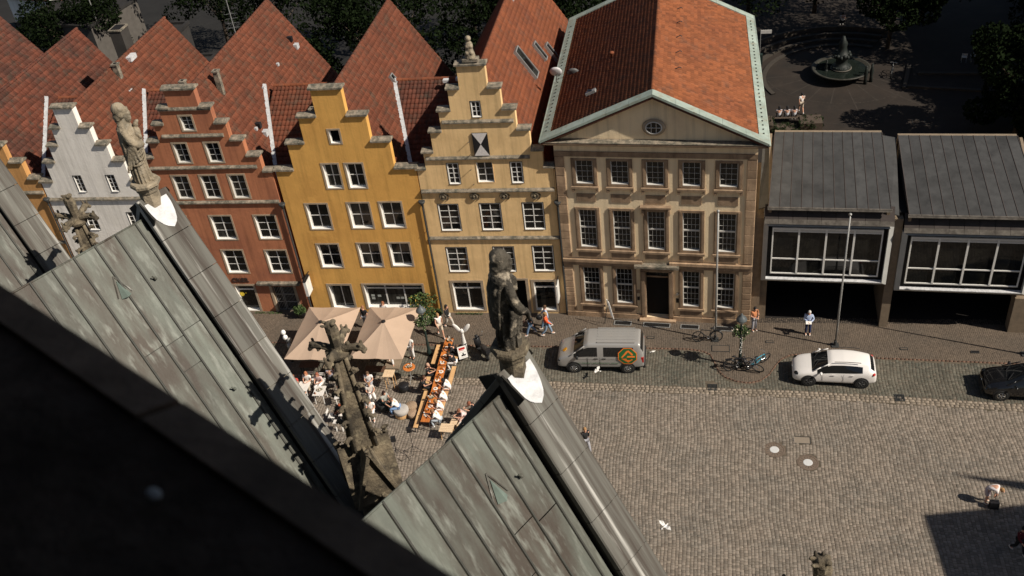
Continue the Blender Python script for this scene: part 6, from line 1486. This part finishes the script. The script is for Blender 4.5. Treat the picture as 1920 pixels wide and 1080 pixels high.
for (x, y, l, lb) in ((-14.66,43.0,1.7,'light bench at the upper left of the long tables'),(-14.68,40.75,1.6,'bench under the two dark dressed guests on the left'),(-14.56,38.4,2.9,'long light bench at the lower left of the long tables'),(-13.35,41.0,1.9,'light bench on the right with its upper half free'),(-13.40,38.7,2.3,'bench under the guests in white'),(-13.42,42.9,1.6,'bench under the guests in black at the far end')):
    table('bench', lb, x, y, .26, l, .46, M['benchwood'], M['darkmetal'], 0, GE, 1, cat='bench')
GT2 = 'small white slatted tables'
table('cafe_table', 'white slatted table at the left edge beside the church coping', -21.78, 39.70, .66, .80, .74, M['whitetable'], M['whitewood'], 0, GT2, 6)
table('cafe_table', 'white slatted table with a small plant in its middle', -20.70, 39.35, .64, .80, .74, M['whitetable'], M['whitewood'], .03, GT2, 6)
table('cafe_table', 'white table half hidden by the crockets of the pinnacle', -19.55, 39.05, .40, .62, .74, M['whitetable'], M['whitewood'], .45, GT2, 4)
table('cafe_table', 'white table in front of the red haired guest', -18.75, 37.62, .50, .45, .74, M['whitetable'], M['whitewood'], 0, GT2, 4)
table('cafe_table', 'white table below the red haired guest, nearest one', -18.9, 36.95, .5, .3, .74, M['whitetable'], M['whitewood'], 0, GT2, 3)
table('wooden_table', 'high pale wooden table right of the right parasol', -16.85, 40.60, .62, .62, 1.05, M['palewood'], M['benchwood'], 0, None, 3)
table('wooden_table', 'large pale wooden table beside the nearer church roof', -12.74, 36.74, .74, .62, .72, M['palewood'], M['benchwood'], -.05, None, 5)
table('wooden_table', 'small pale wooden stool table above the large pale one', -12.50, 37.42, .38, .40, .50, M['palewood'], M['benchwood'], -.1, None, 2)
table('bench', 'pale bench with a white leaflet on it by the woman in pink', -11.98, 37.50, .42, .9, .48, M['palewood'], M['benchwood'], -.3, None, 3, cat='bench')
b = MB().box(-.13,.13,-.1,.1,0,.01).build('leaflet', M['whitewood']); b.location = (-12.05, 37.35, .505); tag(b, 'white leaflet lying on the pale bench', 'leaflet')
for i, (x, y) in enumerate(((-22.0,41.6),(-20.2,41.5),(-17.9,41.3))): table('dark_table', ['dark table under the left parasol, left one','dark table under the left parasol, right one','dark table under the right parasol'][i], x, y, 1.2, .55, .74, mat('dark_brown_wood', (.10,.055,.035), .7, .2, 6), M['black'], 0, 'dark tables under the parasols', 4)
def disc(name, label, x, y, r, z0, z1, m, cat, grp=None, legs=False, m2=None):
    t = thing(name, label, cat, (x, y, .02), 0, grp); mb = MB(); e = min(.03, (z1-z0)*.4); mb.lathe([(r-e,z0),(r,z0+e),(r,z1-e),(r-e,z1)],24); mb.build('top' if legs else 'cushion', m, t, not legs)
    if legs:
        MB().cyl((0,0,.05),(0,0,z0),.028,n=8).build('stem', M['greymetal'], t); mb = MB()
        for k in range(3): a = 2*PI*k/3+.5; mb.path([(0,0,.35),(.38*math.cos(a),.38*math.sin(a),.02)],.018)
        mb.build('foot', M['greymetal'], t)
    elif m2: MB().lathe([(r*.95,0),(r*.95,z0)],20).build('base', m2, t)
    return t
disc('bar_table', 'round orange bar table with a plate of flowers', -15.79, 41.17, .36, 1.0, 1.04, M['tablewood'], 'table', None, True)
disc('pouf', 'grey round seat under the man in the white t-shirt', -15.70, 38.35, .42, .22, .48, mat('grey_seat_fabric', (.42,.39,.36), .9), 'pouf', 'round seats', False, M['benchwood'])
disc('pouf', 'dark round seat under the guest in the patterned shirt', -16.85, 38.85, .40, .05, .46, mat('dark_seat_fabric', (.03,.03,.03), .9), 'pouf', 'round seats')
disc('pouf', 'black round seat right of the high wooden table', -16.05, 40.35, .30, .05, .44, M['black'], 'pouf', 'round seats')
disc('wicker_stool', 'brown wicker stool beside the grey round seat', -15.22, 38.75, .32, .05, .42, mat('wicker', (.34,.24,.16), .9, .35, 22, .8, 60), 'stool')
disc('wicker_stool', 'smaller brown stool just below the wicker one', -15.02, 38.25, .30, .05, .30, mat('wicker2', (.40,.28,.19), .9, .2, 12, .8, 50), 'stool')
def crockery(x, y, z, label, seed, n=5, fl=False):
    t = thing('table_setting', label, 'tableware', (x, y, z), 0, 'plates and glasses on the tables'); g = random.Random(seed)
    mb = MB(); mb.lathe([(.02,0),(.12,.008),(.13,.018)],14); mb.build('plate', M['whitewood'], t)
    for k in range(n):
        a, b_ = g.uniform(-.2,.2), g.uniform(-.35,.35); mb = MB(); mb.lathe([(.03,0),(.036,.09),(.034,.09)],8,(a,b_,0)); mb.build('glass', g.choice([mat('drink_amber', (.35,.12,.02), .2), mat('drink_clear', (.5,.5,.48), .15), M['whitewood'], mat('drink_dark', (.06,.02,.02), .2)]), t)
    if fl: leaf_cloud('flowers', M['flower'], t, [(0,0,.06,.15,.12,.06)], 60, .06, seed); leaf_cloud('leaves', M['leaf'], t, [(0,0,.04,.18,.15,.05)], 60, .07, seed+1)
    else:
        mb = MB(); mb.ball((0,0,.03),.06,8,5,0,1,1,.5); mb.build('food', mat('food', (.45,.25,.08), .8, .4, 30), t)
for i, (x, y, f) in enumerate(((-13.98,43.9,True),(-14.02,43.2,False),(-13.95,42.5,False),(-14.0,41.9,False),(-13.9,41.1,False),(-14.0,40.4,False),(-13.95,39.7,False),(-14.05,39.0,True),(-13.95,38.3,False),(-14.05,37.6,False))):
    crockery(x, y, .782, ['plate of flowers at the far end of the long tables','plates and glasses second from the far end of the long tables','plates and glasses third from the far end of the long tables','plates and glasses where the far table meets the middle one','plates and glasses beside the pink faced guest','plates and glasses before the dark haired guest in black','plates before the topmost guest in white','flower plate amid the guests in white','plates before the guest in the white shirt','plates at the near end of the long tables'][i], i, 5, f)
crockery(-15.75,41.2,1.062,'plate of flowers and bread on the round orange bar table',30,3,True); crockery(-20.7,39.4,.762,'small plant and glasses on the white slatted table',31,2,True); crockery(-18.75,37.65,.762,'plate in front of the red haired guest',32,2)
def chair(label, x, y, rz, c):
    t = thing('folding_chair', label, 'chair', (x, y, .02), math.radians(rz), 'folding chairs at the white tables')
    for k in range(4): MB().box(-.20+.1*k+.006,-.20+.1*k+.094,-.21,.21,.44,.458).build('seat_slat', c, t)
    for k in range(2): MB().box(-.26,-.24,-.21,.21,.62+.12*k,.70+.12*k).build('back_slat', c, t)
    for s in (-1, 1):
        MB().path([(.22,s*.2,0),(-.27,s*.2,.88)],.012).build('leg', M['greymetal'], t); MB().path([(-.22,s*.18,0),(.2,s*.18,.45)],.012).build('leg', M['greymetal'], t)
chair('white folding chair behind the floral blouse', -21.0, 40.55, -90, M['whitewood']); chair('dark folding chair with white frame right of the floral blouse', -20.3, 40.1, 95, M['black'])
chair('white folding chair under the woman in the white blouse', -21.7, 40.65, -90, M['whitewood']); chair('white folding chair under the red haired guest', -19.5, 37.7, 0, M['whitewood']); chair('folding chair standing free below the white tables', -19.8, 36.9, 60, M['greymetal'])
# music stands / loudspeakers on tripods
for (x, y, h, lb) in ((-14.35,35.46,1.65,'tripod stand with a black loudspeaker near the church wall'),(-15.2,35.15,1.25,'smaller black music stand left of the loudspeaker stand')):
    t = thing('tripod_stand', lb, 'stand', (x, y, .02), .3, 'black tripod stands'); MB().cyl((0,0,.3),(0,0,h),.016,n=6).build('pole', M['black'], t)
    for k in range(3): a = 2*PI*k/3; MB().path([(0,0,.62),(.5*math.cos(a),.5*math.sin(a),.0)],.013).build('leg', M['black'], t)
    MB().box(-.13,.13,-.1,.1,h,h+.26).build('speaker_box', M['black'], t)
t = thing('cable', 'thin black cable lying between the tripod stands', 'cable', (0,0,0)); MB().path([(-15.2,35.1,.03),(-14.9,34.9,.03),(-14.6,35.2,.03),(-14.35,35.4,.03)],.012).build('wire', M['black'], t)
# menu board, white winged figure, balloons
t = thing('menu_board', 'black framed menu board with white sheets, left of the scooter', 'sign', (-13.05, 43.0, .02), math.radians(28))
for s, nm in ((-1, 'front'), (1, 'back')):
    R = Matrix.Rotation(s*.20, 3, 'X'); mb = MB(); o0 = (0, s*.22, 0)
    for q in ((-.30,-.27,0,1.15),(.27,.30,0,1.15)): mb.box(q[0],q[1],-.012,.012,q[2],q[3],0,R,o0)
    for q in ((1.12,1.15),(.26,.29)): mb.box(-.27,.27,-.012,.012,q[0],q[1],0,R,o0)
    mb.build('board_frame', M['black'], t); mb = MB(); mb.box(-.27,.27,-.004,.004,.29,1.12,0,R,o0); mb.build('board_panel', M['whitewood'] if s < 0 else M['black'], t)
    if s < 0:
        for (a, b, c, d, m_) in ((-.20,.18,.88,1.02,'red'),(-.2,.1,.82,.85,'red'),(-.1,.16,.45,.55,'black'),(-.02,.05,.55,.66,'black'),(-.2,.2,.70,.715,'greymetal'),(-.2,.15,.36,.375,'greymetal')): mb = MB(); mb.box(a,b,-.008,-.0045,c,d,0,R,o0); mb.build('printed_sheet', M[m_], t)
t = thing('winged_figure', 'white winged figure standing behind the menu board', 'sculpture', (-13.15, 44.0, .02), 0)
mb = MB(); mb.lathe([(.18,0),(.16,.4),(.10,.9),(.07,1.2),(.05,1.3)],12,(0,0,0),0,1,.7); mb.ball((0,0,1.4),.14,12,8,0,1,.9,1.2); mb.build('body', M['whitewood'], t, True)
for s, a in ((-1, .5), (1, -.7)): mb = MB(); mb.ball((s*.28,0,1.62),.26,12,8,0,.55,.25,1.5,Matrix.Rotation(s*.6,3,'Y')); mb.build('wing', M['whitewood'], t, True)
t = thing('balloon_bunch', 'bunch of white and clear balloons left of the left parasol', 'balloons', (-23.6, 42.7, .02)); MB().cyl((0,0,0),(0,0,.12),.08,n=10).build('weight', M['black'], t)
for (x, y, z, c) in ((-.28,.45,1.85,(.85,.84,.82)),(.0,.0,1.85,(.85,.84,.82)),(.28,-.15,1.75,(.35,.34,.32)),(.3,-.35,1.5,(.35,.34,.32))):
    mb = MB(); mb.ball((x,y,z),.15,12,9,0,1,1,1.2); b = mb.build('balloon', mat('balloon_%d' % int(c[0]*100), c, .3), t, True); MB().path([(x,y,z-.18),(0,0,.12)],.004).build('string', M['whitewood'], b)
# shrubs in pots
def shrub(label, x, y, r, h, seed, pot=True, fl=0, m='leaf'):
    t = thing('potted_shrub', label, 'shrub', (x, y, .02)); 
    if pot: mb = MB(); mb.lathe([(.22,0),(.32,.42),(.34,.45),(.28,.45)],14); mb.build('pot', M['black'], t, True)
    MB().path([(0,0,.3),(.03,0,h*.6),(-.1,.05,h*.85)],.03).build('stem', M['bark'], t); g = random.Random(seed)
    bl = [(g.uniform(-.5,.5)*r, g.uniform(-.5,.5)*r, h*.62+g.uniform(-.3,.35)*r, r*.5, r*.5, r*.42) for _ in range(9)]
    leaf_cloud('foliage', M[m], t, bl, 1100, .12, seed)
    if fl: leaf_cloud('blossoms', mat('yellow_blossom', (.45,.30,.06), .8, .3, 9), t, bl, fl, .10, seed+3)
shrub('large green and yellow shrub in a pot at the right corner of the yellow house', -16.15, 46.75, .95, 1.9, 5, True, 160)
shrub('second bush beside the lamp post, darker green', -15.4, 46.35, .6, 1.2, 6, True, 20)
shrub('small green plant in a pot before the orange house door', -24.35, 46.95, .45, 1.0, 8, True)
leaf_cloud('weeds', M['leaf'], None, [(-14.2+.35*k, 47.33, .08, .22, .08, .07) for k in range(5)]+[(-27.5+.3*k,47.3,.05,.2,.1,.05) for k in range(6)], 500, .07, 12)
o = bpy.data.objects['weeds']; tag(o, 'low green weeds along the foot of the house walls', 'weeds'); o['kind'] = 'stuff'
# bench at the lower wall, birds
def bird(label, x, y, z, rz, s=1.0, flying=True):
    t = thing('bird', label, 'bird', (x, y, z), rz, 'white birds'); t.scale = (s, s, s); mb = MB(); mb.ball((0,0,0),.075,12,8,0,2.0,.9,.9); mb.ball((.16,0,.03),.045,8,6); mb.add([(-.12,0,.01),(-.30,-.07,0),(-.30,.07,0),(-.12,0,-.02)],[(0,1,2),(0,2,3),(0,3,1),(1,3,2)]); mb.cyl((.2,0,.03),(.24,0,.02),.01,.003,5); mb.build('body', M['whitewood'], t, True)
    if flying:
        for q in (-1, 1): mb = MB(); mb.poly([(.07,q*.05,.02),(.12,q*.22,.10),(.0,q*.42,.07),(-.10,q*.24,.07),(-.08,q*.05,.02)],(0,0,.012)); mb.build('wing', M['whitewood'], t)
_p = CO+RC @ Vector((2.02, .42, 26.2)); bird('white bird flying just off the edge of the nearer church coping', _p.x, _p.y, 26.25, 0.8, .3)
bird('white bird flying low in front of the van door', -5.05, 41.65, .62, 2.8, .75); bird('white bird sitting on the cobbles behind the van', -2.05, 43.95, .08, .3, .75, False)

# ================================================================== COURTYARD, TREES and what stands behind the houses
def tree(label, x, y, h, r, seed, trunk=.22, dark=True, n=5200, leafsz=.26, base=.25):
    t = thing('tree', label, 'tree', (x, y, 0)); g = random.Random(seed)
    mb = MB(); mb.cyl((0,0,-.1),(.1,0,h*.45),trunk,trunk*.6,8)
    limbs = []
    for k in range(7):
        a = g.uniform(0, 6.28); e = Vector((math.cos(a)*r*.6, math.sin(a)*r*.6, h*g.uniform(.5,.85))); mb.cyl((.08,0,h*g.uniform(.25,.45)), e, trunk*.35, trunk*.12, 5); limbs.append(e)
    mb.build('trunk', M['bark'], t, True)
    bl = [(e.x, e.y, e.z, r*g.uniform(.3,.42), r*g.uniform(.3,.42), r*g.uniform(.22,.34)) for e in limbs]
    for k in range(16): a = g.uniform(0, 6.28); q = g.uniform(.2,.85)*r; z = h*g.uniform(base+.1, .95); q *= math.sqrt(max(.1, 1-((z/h-.55)/.55)**2)); bl.append((q*math.cos(a), q*math.sin(a), z, r*g.uniform(.2,.36), r*g.uniform(.2,.36), r*g.uniform(.16,.28)))
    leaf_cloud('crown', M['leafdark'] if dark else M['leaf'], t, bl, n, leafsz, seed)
    return t
TR = [(-5.5,70,10.5,4.6,'dark tree directly behind the left side of the town house'),(-11.5,77,12,5.2,'dark tree behind the cream house roof'),(-18.5,72,11,4.8,'dark tree between the cream and yellow roofs'),(-25,75,12,5.4,'dark tree behind the yellow house roof, left'),(-31.5,71,9.5,4.4,'dark tree between the orange and white roofs'),
      (-37,80,12,5.5,'dark tree far behind the orange house'),(2.5,86,13,6,'dark tree behind the town house ridge'),(-7,88,13,6,'far dark tree behind the town house, left'),(-20,88,13,6.5,'far dark tree behind the yellow house'),(-46,90,11,6,'far dark tree behind the white house'),
      (11.5,93,12,6,'dark tree behind the fountain'),(20.5,90,13,6.5,'dark tree right of the fountain'),(16.8,84.5,9.5,4.6,'dark tree hanging over the fountain at its right'),(27.5,82.5,12,5.2,'dark tree in the upper right shade'),(23.4,69.0,8.5,4.3,'tall tree with lighter twigs at the right edge behind the office roof'),(28,75,10.5,4.5,'dark tree at the right edge of the courtyard'),
      (-31,87,12,6,'far dark tree behind the orange house ridge'),(-58,84,9,5,'far dark tree at the upper left'),(5.5,94,11,5,'dark tree at the far left of the fountain'),(34,93,13,6,'dark tree at the upper right corner')]
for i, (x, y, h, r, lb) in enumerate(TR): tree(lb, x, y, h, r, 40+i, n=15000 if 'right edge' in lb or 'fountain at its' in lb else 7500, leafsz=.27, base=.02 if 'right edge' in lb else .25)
t = thing('house_row', 'row of houses right of the courtyard, outside the view, that shades its right part', 'building', (33.4,44,0)); MB().box(0,9,0,52,0,14).build('wall', M['churchwall'], t)
def hedge(label, x0, x1, y0, y1, h, seed):
    t = thing('hedge', label, 'hedge', ((x0+x1)/2, (y0+y1)/2, 0)); w_, d_ = (x1-x0)/2, (y1-y0)/2; MB().box(-w_+.1,w_-.1,-d_+.1,d_-.1,0,h-.1).build('branches', M['bark'], t)
    g = np.random.RandomState(seed); bl = [(g.uniform(-w_,w_)*.92, g.uniform(-d_,d_)*.92, g.uniform(.25,h-.12), .22, .22, .16) for _ in range(int(60*w_*d_)+20)]
    leaf_cloud('foliage', M['boxhedge'], t, bl, int(2500*w_*d_)+900, .10, seed)
hedge('low hedge in front of the courtyard bench, right part', 8.2, 10.0, 69.6, 71.2, .9, 3); hedge('low hedge beside the town house in the courtyard', 4.6, 6.4, 69.6, 71.4, .8, 4); hedge('dark planting strip behind the courtyard bench', 6.3, 8.2, 69.4, 70.6, .5, 5)
t = thing('bench', 'dark bench carrying the three seated people in the courtyard', 'bench', (7.42, 71.45, 0))
for k in range(3): MB().box(-1.1,1.1,-.2+k*.14,-.08+k*.14,.44,.47).build('seat_slat', M['bark'], t)
for x in (-1,1): MB().box(x-.04,x+.04,-.2,.2,0,.44).build('leg', M['darkmetal'], t)
# fountain
t = thing('fountain', 'dark round fountain with a wide raised bowl and a bronze column', 'fountain', (12.3, 79.3, 0))
fb = mat('pale_wet_fountain_rim', (.036,.033,.026), .5, .3, 3, .3, 10, c2=(.06,.06,.05), amt=.45, s2=2); fd = mat('dark_bronze', (.016,.020,.018), .6, .3, 6, .4, 15)
mb = MB(); mb.lathe([(.6,0),(.7,.15),(1.4,.35),(2.2,.62),(2.34,.72),(2.36,.80),(2.22,.80),(1.9,.66),(1.0,.50),(.1,.46)],48); mb.build('bowl', fb, t, True)
mb = MB(); mb.lathe([(2.12,.70),(2.12,.705)],40); mb.build('water', mat('dark_water', (.012,.016,.013), .05, .3, 2, .15, 12), t)
mb = MB(); mb.lathe([(.75,.5),(.78,.9),(.70,.98),(.5,1.05),(.45,1.5),(.62,1.75),(.66,1.95),(.42,2.05),(.3,2.6),(.36,2.9),(.2,3.2),(.1,3.5)],16); 
for k in range(14): a = 2*PI*k/14; mb.ball((.62*math.cos(a),.62*math.sin(a),1.85+.1*(k%2)),.16,8,6); mb.cyl((.72*math.cos(a),.72*math.sin(a),.72),(.72*math.cos(a),.72*math.sin(a),1.0),.05,.04,5)
mb.build('column', fd, t, True)
mb = MB(); mb.lathe([(.80,.73),(.86,.76),(.82,.80),(.76,.80)],24); mb.build('stone_ring', mat('pale_ring', (.10,.09,.075), .6), t, True)
for (x, y) in ((-1.2,-.3),(1.75,-1.6),(2.25,-1.2)): 
    mb = MB(); mb.lathe([(.15,0 if x > 0 else .7),(.12,.5),(.17,.9),(.09,1.3),(.1,1.45)],10,(x,y,0)); mb.ball((x,y,1.5),.1,8,6); mb.build('bronze_figure', fd, t, True)
# curved steps round the fountain court
stp = mat('court_step_stone', (.05,.042,.034), .9, .15, 2)
for i, r in enumerate((6.3, 7.3, 8.3, 9.6)):
    t = thing('curved_step', ['innermost','second','third','outermost pale'][i]+' curved stone step round the fountain court', 'step', (12.6, 79.0, 0), 0, 'curved steps round the fountain')
    mb = MB(); n = 40; a0, a1 = math.radians(62), math.radians(205 if i < 3 else 188); z = .10+.10*i; w_ = .35 if i < 3 else .22
    for k in range(n):
        p, q = a0+(a1-a0)*k/n, a0+(a1-a0)*(k+1)/n
        mb.add([(r*math.cos(p),r*math.sin(p),-.01),(r*math.cos(q),r*math.sin(q),-.01),((r+w_)*math.cos(q),(r+w_)*math.sin(q),-.01),((r+w_)*math.cos(p),(r+w_)*math.sin(p),-.01),(r*math.cos(p),r*math.sin(p),z),(r*math.cos(q),r*math.sin(q),z),((r+w_)*math.cos(q),(r+w_)*math.sin(q),z),((r+w_)*math.cos(p),(r+w_)*math.sin(p),z)],[(4,5,6,7),(0,1,5,4),(2,3,7,6)])
    mb.build('step_edge', stp if i < 3 else mat('pale_wall_top', (.09,.072,.055), .9, .2, 2), t)
for k, (p, q) in enumerate((((17.2,76.9),(26,75.0)),((18.4,79.2),(27,78.4)),((16.9,76.6),(18.0,80.9)))):
    t = thing('low_step', ['long low step running right from the corner of the court','upper long low step right of the fountain','short low wall at the corner right of the fountain'][k], 'step', (p[0],p[1],0), math.atan2(q[1]-p[1], q[0]-p[0]), 'low steps right of the fountain'); L = math.hypot(q[0]-p[0], q[1]-p[1]); MB().box(0,L,-.15,.15,-.01,.16).build('step_edge', stp, t)
g = random.Random(9)
band = MB()      # pale radial and ring joints in the court paving
for k in range(9):
    a = math.radians(190+k*17); p = Vector((12.3+2.9*math.cos(a), 80.4+2.9*math.sin(a), 0)); q = Vector((12.3+(6.2+3*(k % 2))*math.cos(a), 80.4+(6.2+3*(k % 2))*math.sin(a), 0)); d = (q-p).normalized(); n = Vector((-d.y, d.x, 0))*.05
    band.add([p-n+Vector((0,0,.004)), q-n+Vector((0,0,.004)), q+n+Vector((0,0,.004)), p+n+Vector((0,0,.004))], [(0,1,2,3)])
for r in (6.0, 9.4, 10.8):
    for k in range(36):
        a, b = math.radians(195+k*3.3), math.radians(195+k*3.3+2.6); band.add([(12.3+r*math.cos(a),80.4+r*math.sin(a),.008),(12.3+r*math.cos(b),80.4+r*math.sin(b),.008),(12.3+(r+.09)*math.cos(b),80.4+(r+.09)*math.sin(b),.008),(12.3+(r+.09)*math.cos(a),80.4+(r+.09)*math.sin(a),.008)],[(0,1,2,3)])
o = band.build('paving_bands', mat('pale_paving_band', (.040,.032,.026), .9, .3, 2)); o['kind'] = 'structure'
plate('round_cover','round cover in the courtyard near the office roof edge',17.05,70.9,.9,.9,M['court'],.0,0,None,False)
# leaning sign, lamp and small things in the court
t = thing('court_sign', 'thin post with a small pale sign at the left of the fountain court', 'sign', (5.9,82.0,0)); MB().cyl((0,0,0),(0,0,3.2),.03,n=6).build('post', M['greymetal'], t); MB().box(0,.9,-.03,.03,2.85,3.15).build('sign_panel', M['greywood'], t); MB().box(-.25,.25,-.2,.2,0,1.0).build('cabinet', mat('dark_green_box', (.02,.035,.03), .6), t)
bike('pale bicycle parked in the dark courtyard right of the fountain', 16.3, 79.2, math.radians(80), M['greymetal'], .1).location.z = 0
for i in range(5):
    chair(['leftmost','second','middle','fourth','rightmost'][i]+' chair of the pale row in the dark courtyard', 22.3+.75*i, 81.2+.1*i, 80+10*i, M['greywood']); 
for o in list(bpy.data.objects):
    if o.name.startswith('folding_chair') and o.location.y > 70: o['group'] = 'pale chairs in the dark courtyard'
# buildings behind: upper right block, rear annexes at the left
t = thing('modern_block', 'grey building corner with pale window frames in the top right corner', 'building', (29.5, 86.0, 0), math.radians(-33))
MB().box(0,14,0,10,0,9).build('wall', mat('dark_facade', (.02,.019,.018), .8), t)
for k in range(6):
    for j in range(3):
        w_ = MB(); x, z = .5+k*2.2, 1.2+j*2.6; 
        for q in ((x,x+.08,z,z+1.8),(x+1.72,x+1.8,z,z+1.8),(x+.08,x+1.72,z,z+.08),(x+.08,x+1.72,z+1.72,z+1.8),(x+.86,x+.94,z+.08,z+1.72)): w_.box(q[0],q[1],-.06,.02,q[2],q[3])
        f = w_.build('window', M['greywood'], t); MB().box(x+.08,x+1.72,-.02,-.005,z+.08,z+1.72).build('pane', M['glass'], f)
fr_ = mat('dark_felt_roof', (.025,.023,.022), .9, .3, .8)
def annex(label, x, y, w_, d_, h, m, roofm, rz=0):
    t = thing('annex', label, 'building', (x, y, 0), rz); MB().box(0,w_,0,d_,0,h).build('wall', m, t); mb = MB(); mb.box(-.1,w_+.1,-.1,.12,h,h+.25); mb.box(-.1,w_+.1,d_-.12,d_+.1,h,h+.25); mb.box(-.1,.12,.12,d_-.12,h,h+.25); mb.box(w_-.12,w_+.1,.12,d_-.12,h,h+.25); mb.build('roof_edge', fr_, t); MB().box(.12,w_-.12,.12,d_-.12,h,h+.06).build('flat_roof', roofm, t); return t
annex('flat roofed grey annex behind the ochre and white roofs', -41.8, 64.5, 5.2, 4.5, 8.4, mat('grey_render', (.035,.032,.03), .9), fr_)
annex('grey annex wall rising behind the white house roof', -40.4, 62.3, 1.6, 8, 10.6, mat('grey_render', (.035,.032,.03), .9), fr_)
annex('low building with a grey roof at the upper left corner', -64, 84, 9, 7, 6.0, mat('white_block', (.10,.09,.08), .9), fr_, -.2)
t = thing('red_roofed_house', 'small house with a red roof at the very upper left', 'house', (-70, 92, 0), -.25); MB().box(0,8,0,8,0,6).build('wall', M['white'], t); mb = MB(); mb.poly([(-.3,-.3,6),(8.3,-.3,6),(8.3,4,9.5),(-.3,4,9.5)],(0,0,-.15)); mb.poly([(-.3,4,9.5),(8.3,4,9.5),(8.3,8.3,6),(-.3,8.3,6)],(0,0,-.15)); mb.build('roof', M['tiledark'], t)
for i, (x, y) in enumerate(((-47.5,66.5),(-43.6,67.2))):
    t = thing('tarpaulin', ['teal tarpaulin in the yard behind the ochre house, left','teal tarpaulin in the yard behind the ochre house, right'][i], 'tarpaulin', (x, y, 0), 0, 'teal tarpaulins'); mb = MB(); mb.add([(-1.8,-1.2,3.2),(1.8,-1.2,3.1),(1.8,1.4,3.3),(-1.8,1.4,3.2),(0,0,4.2),(-1.8,-1.2,3.15),(1.8,-1.2,3.05),(1.8,1.4,3.25),(-1.8,1.4,3.15)],[(0,1,4),(1,2,4),(2,3,4),(3,0,4),(8,7,6,5)]); mb.build('sheet', M['tarp'], t)
    for q in ((-1.7,-1.1),(1.7,-1.1),(1.7,1.3),(-1.7,1.3)): MB().cyl((q[0],q[1],0),(q[0],q[1],3.15),.04,n=6).build('post', M['greymetal'], t)
for i, (x, y, h, rz) in enumerate(((-55.5,84,8.5,.2),)):
    t = thing('street_light', 'grey street light in the yard far behind the left roofs', 'street light', (x, y, 0), rz); MB().cyl((0,0,0),(0,0,h),.09,.05,8).build('pole', M['greymetal'], t); mb = MB(); mb.path([(0,0,h),(-2.2,-.3,h+.2)],.05); mb.build('arm', M['greymetal'], t); MB().box(-3.4,-2.1,-.5,-.1,h+.1,h+.22).build('lamp_head', M['whitewood'], t)
t = thing('road_line', 'white painted line on the dark yard far behind the left roofs', 'road marking', (-66,91,0)); MB().box(-4,4,-.12,.12,-.005,.0).build('line', M['greywood'], t)
t = thing('antenna', 'tall television antenna between the white and the orange roof', 'antenna', (-33.2, 66.5, 0)); MB().cyl((0,0,0),(0,0,14.6),.035,n=6).build('mast', M['greymetal'], t)
mb = MB(); mb.path([(-1.0,.2,14.3),(1.0,-.2,14.4)],.02); 
for k in range(7): x = -.9+k*.3; mb.path([(x,.15-.0,14.32-.0),(x+.12,.7,14.34)],.01); mb.path([(x,.15,14.32),(x-.12,-.5,14.32)],.01)
for k in range(4): mb.path([(-.5,.0,11.6+.35*k),(.5,.0,11.7+.35*k)],.012)
mb.build('yagi_elements', M['greymetal'], t)
